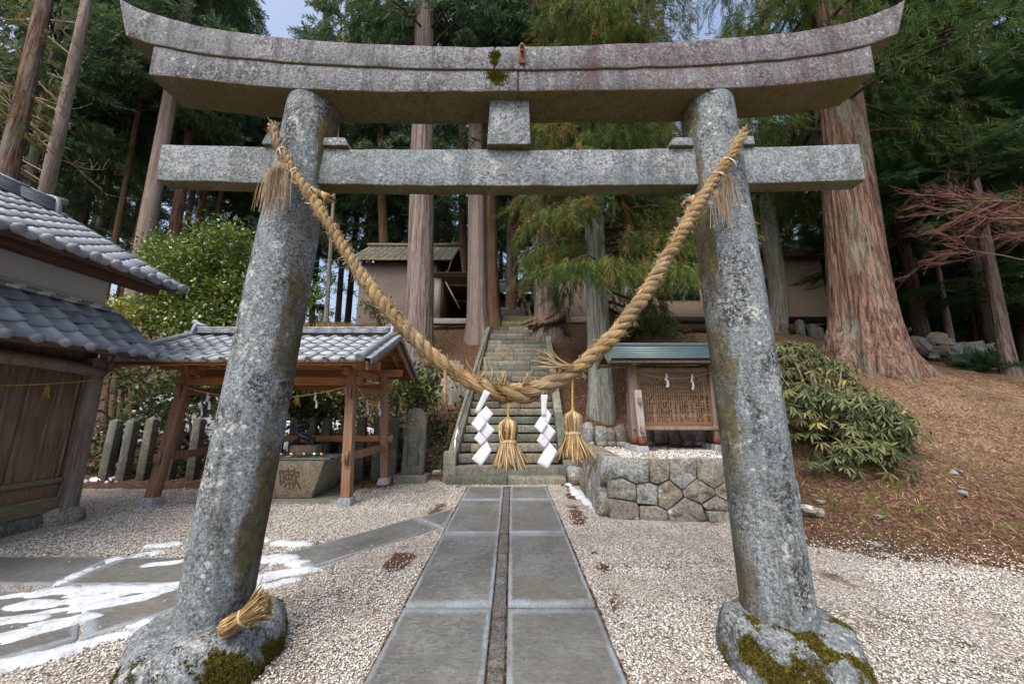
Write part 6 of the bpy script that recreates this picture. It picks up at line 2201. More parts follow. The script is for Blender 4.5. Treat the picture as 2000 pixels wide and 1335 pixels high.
def crown(name, h0, h1, Rm, limbs, per, size, tmpl, seed, fwd_down=.6, tint=(.2, .7), prof=.7, up_flat=False, azim=None, droop=.45, hollow=.25, lop=False):
    rng = np.random.default_rng(seed)
    m = MB()
    Ps, Ds, Ss, Ts = [], [], [], []
    lm = MB()
    for k in range(limbs):
        f = (k + rng.random()) / limbs
        h = h0 + (h1 - h0) * f
        L = Rm * max(.12, (1 - f) ** prof) * rng.uniform(.7, 1.1)
        az = rng.uniform(0, 2 * math.pi) if azim is None else rng.normal(azim[0], azim[1])
        if lop: L *= 1 - .30 * max(0, -math.cos(az)) + .12 * max(0, math.cos(az))
        if lop and math.cos(az) < -.2: h += 1.3 * (1 - f)
        o = np.array([math.cos(az), math.sin(az), 0])
        sd = np.array([-o[1], o[0], 0])
        tt = np.linspace(0, 1, 6)
        bend = rng.normal(0, .15)
        pts = [o * L * t + sd * bend * L * t * t + np.array([0, 0, h + L * (.18 * t - droop * t * t)]) for t in tt]
        lm.tube(pts, [.045 * (L / 3) + .012, .036 * (L / 3) + .01, .028 * (L / 3) + .008, .02, .013, .006], 4, cap=False)
        lt = rng.uniform(-.12, .12)
        n = max(3, int(per * L / Rm))
        t = hollow + (1 - hollow) * rng.random(n) ** .8
        side_ = rng.normal(0, .16, n) * L * (1.15 - t * .5)
        P = np.stack([np.interp(t, tt, [p[c] for p in pts]) for c in range(3)], 1) + sd * side_[:, None] + np.stack([0 * t, 0 * t, rng.normal(-.05, .07, n)], 1) * size
        D = o * rng.uniform(.25, .9, n)[:, None] + sd * (np.sign(side_) * rng.uniform(.1, .7, n))[:, None] + np.array([0, 0, -1]) * (fwd_down * rng.uniform(.5, 1.5, n))[:, None]
        Ps.append(P); Ds.append(D); Ss.append(size * rng.uniform(.65, 1.25, n)); Ts.append(np.clip(rng.normal((tint[0] + tint[1]) / 2, (tint[1] - tint[0]) / 3.2, n) + lt, 0, 1))
    P = np.concatenate(Ps); D = np.concatenate(Ds); S = np.concatenate(Ss); T = np.concatenate(Ts)
    up = np.tile([[0, 0, 1.]], (len(P), 1)) + (rng.normal(0, .25, P.shape) if up_flat else rng.normal(0, .9, P.shape))
    M_ = frames(D, up, S)
    w = rng.integers(0, len(tmpl), len(P))
    for q in range(len(tmpl)):
        k = w == q
        v, f, t = scatter(*tmpl[q], P[k], M_[k], T[k])
        m.add(v, f, tint=t)
    return m.mesh(name), lm.mesh(name + '_limbs')


CR = {
    'sugi_low': crown('cedar_crown', 2.7, 17, 3.1, 165, 86, .54, SPR, 1, 1.7, (.14, .80), .32, lop=True),
    'sugi_mid': crown('cedar_crown', 5.0, 17, 3.2, 84, 54, .64, SPR, 2, 1.3, (.15, .66), .5),
    'sugi_big': crown('cedar_crown', 6.6, 20, 4.6, 80, 72, .64, SPR, 3, 1.2, (.10, .55), .5),
    'dark_a': crown('conifer_crown', 5.5, 22, 3.0, 80, 26, .95, SPD, 4, .35, (.1, .8), .55, droop=.3),
    'dark_b': crown('conifer_crown', 8.5, 24, 3.3, 75, 26, 1.0, SPD, 5, .35, (.1, .8), .55, droop=.3),
    'dark_hi': crown('conifer_crown', 11.5, 27, 3.1, 66, 30, .95, SPD, 6, .35, (.1, .8), .6, droop=.3),
    'fir_a': crown('fir_crown', 2.3, 17, 3.3, 90, 44, .80, SPF, 7, .18, (.2, .85), .5, True, droop=.32),
    'fir_b': crown('fir_crown', 4.2, 19, 3.4, 90, 42, .85, SPF, 8, .18, (.15, .8), .5, True, droop=.32),
}


def trunk_mesh(name, base, top, r, flare=.35, n=18, m=26, ridges=.05, seed=0, curve=0.0, fl_h=1.2, nr=9, low=1.3):
    base, top = np.array(tuple(base)), np.array(tuple(top))
    H = np.linalg.norm(top - base)
    ts = np.concatenate([[-low / H], np.linspace(0, .12, 7), np.linspace(.12, 1, m)[1:]])
    sd = np.random.default_rng(seed).uniform(0, 20)
    mb = MB()
    pts = []
    for t in ts:
        c = base + (top - base) * t
        c = c + np.array([1, .3, 0]) * curve * math.sin(min(max(t, 0) * 5, 1.0) * math.pi) * (1 if t < .2 else 0)
        pts.append(c)
    rad = [r * (1 - .45 * max(t, 0)) * (1 + flare * math.exp(-max(t, 0) * H / (fl_h * .45))) for t in ts]

    def mod(a, L, i):
        fl = math.exp(-max(ts[i], 0) * H / fl_h)
        rt = .5 * flare * fl * (vn(np.cos(a) * 1.4 + sd, np.sin(a) * 1.4 + sd, seed) - .45) * 2
        return 1 + rt + ridges * np.sign(np.cos(nr * a + 3 * vn(np.cos(a) * 1.5, np.full_like(a, L * .4), seed))) * np.abs(np.cos(nr * a)) ** .5 * .5 + ridges * 1.2 * (vn(np.cos(a) * 3 + 9, np.sin(a) * 3 + L * .35, seed + 2) - .5)
    mb.tube(pts, rad, n, cap=False, mod=mod)
    return mb.mesh(name)


def tree(label, Y, pb, pt, w, bark_, crown_=None, H=22, group='cedars of the shrine wood', name='cedar_tree', mat='sugidark', rot=None, scale=1.0, cat='tree', n=18, vertical=False, extra=None, **kw):
    """pb: picture point near the foot, pt: a higher point on the same trunk (gives its lean), w: width there in px"""
    a, b = at(pb[0], pb[1], Y), at(pt[0], pt[1], Y)
    d = (b - a) if not vertical else Vector((0, 0, 1))
    d = d / d.z
    if not vertical:
        d.x *= .75
    zc = Y * _c + (a.z - CAMH) * _s
    r = w / 2 / math.sqrt(1 + ((pb[0] - 1000) / FPX) ** 2) / FPX * zc
    gz_ = hz(a.x, Y)
    for _ in range(3):
        foot = a + d * (gz_ - a.z)
        gz_ = hz(foot.x, foot.y)
    foot = Vector((foot.x, foot.y, gz_))
    top = foot + d * H
    t = thing(name, foot, label, cat, group)
    obj('trunk', trunk_mesh('trunk', foot, top, r, seed=int(pb[0]), n=n, **kw), MAT[bark_], t, smooth=True)
    if crown_:
        me, lm = CR[crown_]
        M = Matrix.Translation(foot) @ Matrix.Rotation(random.uniform(0, 6.28) if rot is None else rot, 4, 'Z') @ Matrix.Scale(scale, 4)
        S = Matrix(((1, 0, d.x, 0), (0, 1, d.y, 0), (0, 0, 1, 0), (0, 0, 0, 1)))
        M = Matrix.Translation(foot) @ S @ Matrix.Translation(-foot) @ M
        o = bpy.data.objects.new('crown', me); COL.objects.link(o)
        if not len(me.materials): me.materials.append(MAT[mat])
        place(o, t, M)
        l = bpy.data.objects.new('limbs', lm); COL.objects.link(l)
        if not len(lm.materials): lm.materials.append(MAT['barkdark'])
        place(l, t, M)
        l['kind'] = 'stuff'
    return t, foot, d, r


big = dict(n=110, m=60, ridges=.085, nr=23)
tree('giant red-barked cedar with flaring roots on the right slope', 9.0, (1690, 690), (1668, 420), 128, 'barkred', 'sugi_big', 26, mat='sugi', flare=.36, fl_h=1.9, rot=1.0, **big)
rg = np.random.default_rng(17)
_bt = [o for o in COL.objects if o.get('label', '').startswith('giant red-barked')][0]
_bf = WM[_bt.name].translation
for k in range(9):                                     # roots running out over the slope
    a = k / 9 * 6.28 + rg.normal(0, .15)
    o = np.array([math.cos(a), math.sin(a)])
    pts, L = [], rg.uniform(.75, 1.25)
    for t in np.linspace(0, 1, 9):
        q = np.array([_bf.x, _bf.y]) + o * (.35 + L * t) + np.array([-o[1], o[0]]) * .12 * math.sin(3 * t + k)
        pts.append((q[0], q[1], hz(q[0], q[1]) + .75 * (1 - t) ** 2.6 - .06 - .05 * t))
    MB().tube(pts, [.34, .31, .27, .23, .19, .15, .12, .09, .05], 12, mod=lambda ang, L_, i: 1 + .12 * np.cos(5 * ang + k)).build('root', MAT['barkred'], _bt, smooth=True)
tree('tall grey-pink cedar trunk between the pavilion and the stairs', 11.5, (820, 600), (823, 100), 55, 'bark', 'dark_hi', 27, flare=.2, n=40, m=40, ridges=.05, nr=12)
tree('pale front trunk of the twin cedars left of the stair head', 13.4, (931, 600), (929, 400), 38, 'barkpale', 'dark_hi', 26, flare=.35, n=36, ridges=.05, nr=10)
tree('brown rear trunk of the twin cedars left of the stair head', 13.9, (955, 600), (950, 400), 40, 'barkbrown', 'dark_hi', 26, flare=.4, n=36, ridges=.06, nr=10)
tree('broad cedar with knotted roots at the right edge of the stair head', 13.2, (1067, 610), (1057, 400), 46, 'bark', 'dark_b', 25, flare=.4, n=36, ridges=.05, nr=10)
tree('slender lichened cedar with low drooping branches right of the stairs', 8.9, (1173, 760), (1166, 560), 47, 'barkgrey', 'sugi_low', 20, mat='sugi', flare=.32, n=36, ridges=.04, nr=8, rot=0.0)
tree('lichened trunk with a curved foot before the cream hall', 14.0, (1508, 600), (1508, 420), 42, 'barkgrey', 'sugi_mid', 22, mat='sugi', flare=.25, n=30, curve=.35, nr=8)
tree('red cedar trunk standing before the shrine hall roof', 19.6, (1000, 570), (1001, 400), 24, 'barkred', 'dark_a', 24, flare=.2, n=24)
tree('brown cedar trunk behind the brown shed roof, left of the twin cedars', 21, (904, 500), (900, 300), 18, 'barkbrown', 'dark_a', 24)
tree('mossy forked trunk behind the brown shed', 20, (750, 470), (744, 380), 22, 'barkbrown', 'dark_b', 24, curve=.1)
tree('thin brown trunk left of the mossy trunk behind the shed', 23, (724, 470), (728, 380), 11, 'barkbrown', 'dark_b', 24)
tree('dark trunk right of the mossy trunk behind the shed', 24, (776, 470), (778, 380), 13, 'barkdark', 'dark_a', 24)
# left wood
dead_t, dead_f, dead_d, dead_r = tree('pale leaning trunk with bare dead branches above the storehouse roof', 9.5, (88, 385), (160, 20), 40, 'barkpale', None, 20, flare=.1, n=24, ridges=.015)
ivy_t, ivy_f, ivy_d, ivy_r = tree('red-barked trunk with brown ivy at the left edge', 8.3, (18, 320), (66, 70), 58, 'barkred', None, 18, flare=.1, n=30, ridges=.03)
tree('straight pale trunk behind the storehouse roof end', 15, (272, 530), (330, 190), 44, 'barkpale', 'dark_hi', 25, flare=.1, n=28, ridges=.03)
tree('thin grey trunk above the storehouse ridge', 20, (198, 430), (240, 110), 21, 'barkgrey', 'dark_hi', 24)
tree('dark red trunk under the left end of the tie beam', 18, (344, 430), (352, 380), 29, 'barkred', 'dark_hi', 24)
tree('pale thin trunk right of the dark red trunk under the tie beam', 22, (368, 420), (376, 375), 15, 'barkpale', 'dark_hi', 24)
tree('pale thin trunk left of the gate pillar, above the camellia', 23, (428, 400), (433, 375), 13, 'barkpale', 'dark_hi', 24)
tree('brown trunk just left of the straight pale trunk', 19, (256, 510), (280, 400), 18, 'barkbrown', 'dark_hi', 24)
tree('brown trunk beside the thin grey trunk above the ridge', 18, (165, 430), (188, 300), 17, 'barkbrown', 'dark_hi', 24)
tree('grey trunk behind the dead-branched trunk', 15, (62, 330), (80, 220), 26, 'barkgrey', 'dark_b', 24)
tree('second grey trunk behind the dead-branched trunk', 17, (88, 330), (105, 220), 20, 'barkgrey', 'dark_a', 24)
tree('very thin pale trunk between the rope and the left gate pillar', 19, (640, 580), (645, 480), 9, 'barkpale', 'dark_hi', 22)
tree('dim trunk behind the left lintel end', 25, (520, 470), (525, 300), 16, 'barkdark', 'dark_a', 25, vertical=True)
tree('dim trunk behind the camellia top', 26, (470, 470), (475, 300), 14, 'barkbrown', 'dark_hi', 25, vertical=True)
tree('slim brown trunk between the storehouse ridge and the lintel end', 16.5, (225, 470), (262, 250), 16, 'barkbrown', 'dark_hi', 24)
tree('slim pale trunk between the tie beam and the camellia top', 21, (395, 410), (402, 375), 12, 'barkbrown', 'dark_hi', 24)
tree('slim trunk in the gap left of the tall grey-pink cedar', 22, (600, 480), (605, 400), 14, 'barkbrown', 'dark_a', 26)
tree('slim trunk left of the mossy trunk above the rope', 25, (670, 480), (675, 400), 12, 'barkdark', 'dark_hi', 26)
# right wood
tree('dark trunk right of the giant cedar', 13.2, (1798, 640), (1752, 430), 36, 'barkdark', 'fir_b', 22, mat='fir', name='fir_tree', flare=.25)
tree('pale broken-topped trunk beside the stone heap', 13.6, (1852, 640), (1832, 510), 22, 'barkpale', None, 4.2, flare=.25)
tree('stout dark trunk behind the stone heap', 13.4, (1935, 660), (1908, 550), 46, 'barkdark', 'fir_a', 22, mat='fir', name='fir_tree', flare=.3)
tree('brown trunk left of the stout dark trunk', 15.5, (1908, 650), (1896, 560), 20, 'barkbrown', 'fir_b', 22, mat='fir', name='fir_tree')
tree('reddish trunk at the right edge of the slope', 9.8, (1975, 735), (1942, 540), 34, 'bark', 'fir_b', 18, flare=.3, n=28, mat='fir', rot=2.0)
tree('thin dark trunk far right behind the bare shrub', 17, (1880, 420), (1865, 250), 26, 'barkdark', 'fir_a', 22, mat='fir', name='fir_tree')
tree('dark trunk at the far right edge behind the shrub', 15, (1985, 600), (1960, 400), 26, 'barkdark', 'fir_a', 22, mat='fir', name='fir_tree')
tree('slim dark trunk between the giant cedar and the bare shrub', 18, (1830, 500), (1805, 300), 18, 'barkdark', 'fir_a', 23, mat='fir', name='fir_tree')
tree('thin straight trunk above the cream hall roof', 22, (1540, 470), (1535, 400), 11, 'barkbrown', 'fir_b', 22, mat='fir', name='fir_tree', vertical=True)
tree('slim brown trunk above the cream hall, left of the giant cedar', 23, (1575, 470), (1570, 400), 13, 'barkbrown', 'fir_b', 22, mat='fir', name='fir_tree', vertical=True)
tree('dark trunk behind the giant cedar top', 17, (1640, 300), (1628, 100), 30, 'barkdark', 'fir_b', 24, mat='fir', name='fir_tree')
tree('slim dark trunk behind the lichened cedar', 19, (1225, 470), (1222, 400), 16, 'barkdark', 'dark_b', 24, vertical=True)
tree('second slim dark trunk behind the lichened cedar', 21, (1310, 470), (1306, 400), 16, 'barkdark', 'sugi_mid', 24, vertical=True, mat='sugi')
# rows of the wood farther back: each a tree of its own
rs = random.Random(31)
k = 0
spots = []
for row, (Yr, step) in enumerate(((27, 4.4), (33, 5.4), (40, 7.0))):
    x = -Yr * 1.45
    while x < Yr * 1.45:
        xx, yy = x + rs.uniform(-1.4, 1.4), Yr + rs.uniform(-2, 2)
        if not (-4.5 < xx < 3 and yy < 30) and not (xx < -8 and row == 2 and rs.random() < .5):
            spots.append((xx, yy, row))
        x += step
proto = {}
for xx, yy, row in spots:
    key = ('fir_a', 'fir_b')[rs.random() < .5] if xx > 3 else ('dark_a', 'dark_b', 'dark_hi', 'dark_hi', 'dark_hi')[rs.randrange(5)]
    foot = Vector((xx, yy, hz(xx, yy)))
    t = thing('cedar_tree' if xx <= 3 else 'fir_tree', foot, 'slim tree in the dim rows of the wood left of the stairs' if xx <= 3 else 'slim green conifer in the far rows right of the stairs', 'tree', 'far rows of the left wood' if xx <= 3 else 'far rows of the right wood')
    if key not in proto:
        pm = trunk_mesh('trunk', (0, 0, 0), (0, 0, 24), .24, flare=.15, n=12, seed=len(proto))
        pm.materials.append(MAT[('barkbrown', 'barkdark', 'barkpale')[len(proto) % 3]])
        proto[key] = pm
    M = Matrix.Translation(foot) @ Matrix.Rotation(rs.uniform(0, 6.28), 4, 'Z') @ Matrix.Scale(rs.uniform(.85, 1.2), 4)
    for nm, me in (('trunk', proto[key]), ('crown', CR[key][0]), ('limbs', CR[key][1])):
        if not len(me.materials): me.materials.append(MAT['fir' if 'fir' in key else 'sugidark'] if nm == 'crown' else MAT['barkdark'])
        o = bpy.data.objects.new(nm, me); COL.objects.link(o)
        place(o, t, M)
        if nm == 'limbs': o['kind'] = 'stuff'
# the far edge of the wood
rng = np.random.default_rng(8)
n_ = 7000
x = rng.uniform(-85, 75, n_); y = rng.uniform(48, 60, n_)
z = -7 + 35 * rng.random(n_) ** 1.1
k = (fbm(x * .22, z * .16, 3, 12) > np.where(x < -6, .52, .42)) & ((x < 8) | (rng.random(n_) < .8))
x, y, z = x[k], y[k], z[k]
P = np.stack([x, y, z], 1)
v, f, t = scatter(*SPD[0], P, frames(rdir(len(P), rng) * [1, .6, .5] + [0, -.2, -.4], rdir(len(P), rng), rng.uniform(1.8, 3.4, len(P))), rng.random(len(P)))
tag(MB().add(v, f, tint=t).build('far_wood', MAT['sugidark']), 'dark mass of conifers closing the far side of the wood', 'wood', kind='stuff')

# ------------------------------------------------------------------ dead branches and ivy on the two left trunks
rng = np.random.default_rng(2)
for k in range(26):
    h = rng.uniform(6.2, 13.4)
    p = np.array(tuple(dead_f + dead_d * h))
    az = rng.normal(math.pi + .1, .8)
    L = rng.uniform(1.0, 3.6)
    e = np.array([math.cos(az), math.sin(az) * .8 - .1, rng.uniform(.15, 1.1)])
    m = MB()
    pts = [p]
    for q in range(8):
        pts.append(pts[-1] + e / np.linalg.norm(e) * L / 8)
        e = e + rng.normal(0, .15, 3) + np.array([-.02, 0, .05])
    m.tube(pts, np.linspace(.030, .006, 9), 5)
    for q in range(5):
        s_ = pts[rng.integers(2, 8)]
        e2 = e + rng.normal(0, .55, 3)
        pp2 = [s_]
        for w in range(4):
            pp2.append(pp2[-1] + e2 / np.linalg.norm(e2) * L * .08)
            e2 = e2 + rng.normal(0, .2, 3) + np.array([0, 0, .1])
        m.tube(pp2, np.linspace(.009, .003, 5), 4)
    m.build('dead_branch', MAT['deadwood'], dead_t)
P, D = [], []
for k in range(420):
    h = rng.uniform(7.6, 13)
    a = rng.uniform(0, 6.28)
    o = np.array([math.cos(a), math.sin(a), 0])
    P.append(np.array(tuple(ivy_f + ivy_d * h)) + o * (ivy_r + abs(rng.normal(0, .28 if h > 7.8 else .08))))
    D.append(o * .5 + np.array([0, 0, -.9]) + rng.normal(0, .3, 3))
P = np.array(P)
k = fbm(P[:, 2] * 1.1, P[:, 0] * 2 + P[:, 1], 3, 5) > .42
v, f, t = scatter(*SPR[1], P[k], frames(np.array(D)[k], rdir(k.sum(), rng), rng.uniform(.25, .45, k.sum())), rng.uniform(.35, .95, k.sum()))
MB().add(v, f, tint=t).build('clinging_foliage', MAT['sugi'], ivy_t)


# ------------------------------------------------------------------ broad-leaved shrubs
LEAF = (np.array([(0, 0, 0), (-.26, .38, .07), (.26, .38, .07), (0, .42, 0), (-.20, .72, .03), (.20, .72, .03), (0, 1, -.08)]), np.array([(0, 3, 1), (0, 2, 3), (1, 3, 4), (3, 2, 5), (3, 6, 4), (3, 5, 6)]))
LONG = (np.array([(0, 0, 0), (-.085, .3, .03), (.085, .3, .03), (0, .33, 0), (-.105, .65, -.02), (.105, .65, -.02), (0, .68, -.05), (0, 1, -.16)]), np.array([(0, 3, 1), (0, 2, 3), (1, 3, 6), (1, 6, 4), (3, 2, 6), (2, 5, 6), (4, 6, 7), (6, 5, 7)]))


def leafy(ell, n_clump, per, size, seed, spread=.16, tint=(.2, .7), shell=.55):
    """ell: [(centre, radii)]; leaves in clumps over the outer part of the ellipsoids"""
    rng = np.random.default_rng(seed)
    P, D, T = [], [], []
    vol = np.array([r[0] * r[2] for c, r in ell]); vol = vol / vol.sum()
    for (c, r), w in zip(ell, vol):
        m = max(3, int(n_clump * w))
        d = rdir(m, rng)
        rr = (shell + (1 - shell) * rng.random(m)) * (1 + .16 * rng.normal(size=m))
        C = np.array(tuple(c)) + d * np.array(r) * rr[:, None]
        for q in range(m):
            k = rng.integers(int(per * .6), int(per * 1.3))
            P.append(C[q] + rng.normal(0, spread, (k, 3)))
            D.append(d[q] * .7 + rng.normal(0, .65, (k, 3)) + [0, 0, .15])
            T.append(np.clip(rng.normal(tint[0] + (tint[1] - tint[0]) * (rng.random() * .6 + .2), .13, k), 0, 1))
    P = np.concatenate(P); D = np.concatenate(D); T = np.concatenate(T)
    up = np.tile([[0, 0, 1.]], (len(P), 1)) + rng.normal(0, .6, P.shape)
    v, f, t = scatter(*LEAF, P, frames(D, up, size * rng.uniform(.7, 1.25, len(P))), T)
    return v, f, t


def stems(mb, base, ends, r0=.05, rng=rng):
    for e in ends:
        b = np.array(tuple(base)) + rng.normal(0, .06, 3) * [1, 1, 0]
        e = np.array(tuple(e))
        mid = (b + e) / 2 + rng.normal(0, .12, 3)
        t_ = np.linspace(0, 1, 7)[:, None]
        mb.tube(b * (1 - t_) ** 2 + 2 * mid * t_ * (1 - t_) + e * t_ ** 2, np.linspace(r0, r0 * .25, 7), 6)


def bush(name, label, foot, ell, n_clump, per, size, mat, seed, group=None, tint=(.2, .7), spread=.16, cat='shrub', bark_='barkdark', shell=.5):
    t = thing(name, foot, label, cat, group)
    v, f, tt = leafy(ell, n_clump, per, size, seed, spread, tint, shell)
    MB().add(v, f, tint=tt).build('foliage', MAT[mat], t)
    m = MB()
    rg = np.random.default_rng(seed)
    stems(m, foot, [np.array(tuple(c)) + rdir(1, rg)[0] * np.array(r) * .5 for c, r in ell for _ in range(3)], .045, rg)
    m.build('stems', MAT[bark_], t)
    return t


def E_(px, py, Y, rx, ry, rz): return (at(px, py, Y), (rx, ry, rz))


bush('camellia_bush', 'big glossy yellow-green camellia bush behind the storehouse roof', (-8.8, 9.9, hz(-8.8, 9.9)),
     [E_(430, 500, 9.9, 1.05, 1.0, 1.0), E_(380, 545, 9.7, 1.15, 1.0, .95), E_(330, 590, 9.6, 1.0, .9, .75), E_(455, 590, 9.7, 1.1, .9, .8), E_(260, 625, 9.5, .75, .7, .42), E_(385, 640, 9.4, 1.2, .8, .5), E_(560, 590, 10.2, .6, .6, .55), E_(330, 500, 10.0, .7, .7, .7)],
     900, 26, .105, 'camellia', 4, tint=(.1, .85))
bush('yellow_shrub', 'small yellow-leaved shrub at the storehouse roof end', (-8.6, 8.0, hz(-8.6, 8.0)), [E_(232, 612, 8.2, .30, .3, .2)], 22, 14, .11, 'camellia', 6, tint=(.75, 1.1), spread=.09)
bush('bank_shrub', 'dark evergreen shrub on the bank between storehouse and pavilion', (-7.6, 8.6, hz(-7.6, 8.6)),
     [E_(290, 735, 8.4, 1.0, .5, .38), E_(400, 740, 8.6, .8, .5, .3), E_(220, 700, 8.8, .6, .5, .35)], 90, 14, .13, 'rhodo', 8, tint=(.0, .6), spread=.15)
bush('bank_shrub', 'dark low shrub behind the stone posts left of the gate pillar', (-6.6, 8.0, hz(-6.6, 8.0)), [E_(330, 800, 7.9, 1.3, .3, .28), E_(230, 840, 7.8, .5, .25, .3)], 60, 14, .11, 'shrub', 9)
bush('bank_shrub', 'bamboo-green shrub behind the round-topped stone posts', (-3.6, 8.1, hz(-3.6, 8.1)), [E_(640, 785, 8.1, .9, .4, .3), E_(570, 780, 8.1, .6, .4, .3)], 100, 16, .14, 'rhodo', 10, tint=(.15, .8), spread=.13)
bush('bank_shrub', 'leafy shrub at the right corner of the pavilion roof', (-2.3, 8.3, hz(-2.3, 8.3)), [E_(800, 765, 8.3, .62, .5, .36), E_(835, 745, 8.6, .35, .3, .25)], 80, 16, .13, 'rhodo', 11, tint=(.05, .65), spread=.13)
bush('bank_shrub', 'small green shrub in front of the brown shed', (-5.2, 14.2, hz(-5.2, 14.2)), [E_(735, 598, 14.2, .55, .4, .4)], 40, 14, .13, 'shrub', 12)
bush('bank_shrub', 'green undergrowth below the thin trunk left of the rope', (-7.2, 12.6, hz(-7.2, 12.6)), [E_(600, 575, 12.5, .5, .4, .6)], 40, 14, .12, 'camellia', 13, tint=(.1, .6))

# leaf litter and low growth on the bank behind the stone posts
rng = np.random.default_rng(44)
n_ = 15000
x = rng.uniform(-10.5, -1.3, n_); y = 7.6 + 3.2 * rng.random(n_) ** 1.3
P = np.stack([x, y, height(x, y) + rng.random(n_) ** 3 * .22], 1)
k = fbm(x * 1.2, y * 1.2, 3, 61) + rng.uniform(-.15, .15, n_) > .42
P = P[k]
v, f, t = scatter(*LEAF, P, frames(rdir(len(P), rng) + [0, -.3, .3], rdir(len(P), rng) + [0, 0, .6], rng.uniform(.06, .13, len(P))), rng.uniform(0, .75, len(P)))
tag(MB().add(v, f, tint=t).build('bank_undergrowth', MAT['shrub']), 'dark leafy undergrowth on the bank behind the stone posts', 'undergrowth', kind='stuff')

# rhododendron beside the right pillar: whorls of long leaves
rd = thing('rhododendron', (5.2, 5.8, hz(5.2, 5.8)), 'spreading rhododendron with long drooping leaves beside the right gate pillar', 'shrub')
rng = np.random.default_rng(19)
ell = [(Vector((4.55, 6.0, 2.15)), (.75, .6, .55)), (Vector((5.25, 6.3, 2.02)), (.75, .6, .48)), (Vector((4.9, 5.5, 1.35)), (.95, .65, .65)), (Vector((5.35, 5.5, 1.15)), (.62, .6, .55)), (Vector((4.75, 5.1, .80)), (.75, .45, .42)), (Vector((4.15, 5.5, 1.3)), (.5, .5, .9))]
WH = []
for (c, r), m_ in zip(ell, (150, 165, 190, 140, 100, 95)):
    d = rdir(m_, rng)
    d[:, 1] = -np.abs(d[:, 1]) * np.where(rng.random(m_) < .8, 1, -1)
    d[:, 2] = np.where(d[:, 2] < -.3, -d[:, 2], d[:, 2])
    p = np.array(tuple(c)) + d * np.array(r) * (.55 + .45 * rng.random(m_))[:, None]
    WH += [(p[q], d[q]) for q in range(m_)]
WH = [(p, d) for p, d in WH if p[2] > hz(p[0], p[1]) + .05]
LP, LD, LU, LS, LT = [], [], [], [], []
for p, d in WH:
    ax = d * .5 + np.array([0, -.15, .7]); ax /= np.linalg.norm(ax)
    n_ = rng.integers(7, 11)
    x_ = np.cross(ax, [0, 1, .3]); x_ /= np.linalg.norm(x_); y_ = np.cross(ax, x_)
    lt = rng.normal(.34, .17)
    for q in range(n_):
        a = q / n_ * 6.28 + rng.normal(0, .2)
        o = x_ * math.cos(a) + y_ * math.sin(a)
        LP.append(p + o * .01); LD.append(o + ax * rng.normal(-.15, .3) + np.array([0, 0, -.25])); LU.append(ax + rng.normal(0, .15, 3))
        LS.append(rng.uniform(.095, .155)); LT.append(np.clip(lt + rng.normal(0, .12), 0, 1))
LP, LD, LU, LS, LT = map(np.array, (LP, LD, LU, LS, LT))
Mx = frames(LD, LU, LS)
score = LP[:, 1] * 1.0 - LS * 3 + rng.random(len(LP)) * .8
order = np.argsort(score)
near, rest = order[:280], order[280:]
lms = []
for q in range(3):
    lm_ = mesh('leaf', LONG[0], LONG[1], tint=np.full(len(LONG[0]), .25 + .22 * q)); lm_.materials.append(MAT['rhodo']); lms.append(lm_)
for q in near:
    o = bpy.data.objects.new('leaf', lms[min(2, int(LT[q] * 3.3))]); COL.objects.link(o)
    M = Matrix(Mx[q].tolist()).to_4x4(); M.translation = Vector(LP[q])
    place(o, rd, M)
v, f, t = scatter(*LONG, LP[rest], Mx[rest], LT[rest])
MB().add(v, f, tint=t).build('foliage', MAT['rhodo'], rd)['kind'] = 'stuff'
m = MB()
stems(m, (4.9, 5.75, hz(4.9, 5.75) - .1), [p for p, d in WH[::4]], .028, rng)
m.build('stems', MAT['deadwood'], rd)

# red-twigged bare shrub reaching in from the right
rt = thing('bare_shrub', (11.55, 7.0, hz(11.55, 7.0)), 'leafless red-twigged shrub reaching in at the right edge', 'shrub')
rng = np.random.default_rng(29)
fb = np.array((11.55, 7.0, hz(11.55, 7.0)))
mainp, twig = MB(), MB()


def grow(p, d, L, r, depth):
    pts = [p]
    d = d / np.linalg.norm(d)
    n = 7
    for q in range(n):
        pts.append(pts[-1] + d * L / n)
        d = d + rng.normal(0, .09, 3) + np.array([0, 0, .015])
        d /= np.linalg.norm(d)
    (mainp if depth < 1 else twig).tube(pts, np.linspace(r, r * .35, n + 1), 5 if depth < 2 else 3, cap=False)
    if depth >= 3: return
    for q in range((7, 6, 4)[depth]):
        k = rng.integers(2, n)
        e = d + rng.normal(0, .48, 3)
        grow(pts[k], e, L * rng.uniform(.36, .60), r * .5, depth + 1)


for k in range(7):
    h = rng.uniform(2.9, 4.5)
    s_ = fb + np.array([rng.normal(0, .12), rng.normal(0, .12), h])
    mainp.tube([fb + rng.normal(0, .06, 3) * [1, 1, 0], (fb + s_) / 2 + rng.normal(0, .05, 3), s_], [.03, .026, .02], 6)
    grow(s_, np.array([-1.0, rng.normal(-.1, .25), rng.uniform(-.05, .75)]), rng.uniform(1.3, 2.1), .013, 0)
mainp.build('branch', MAT['yelltwig'], rt)['kind'] = 'stuff'
twig.build('twigs', MAT['redtwig'], rt)['kind'] = 'stuff'

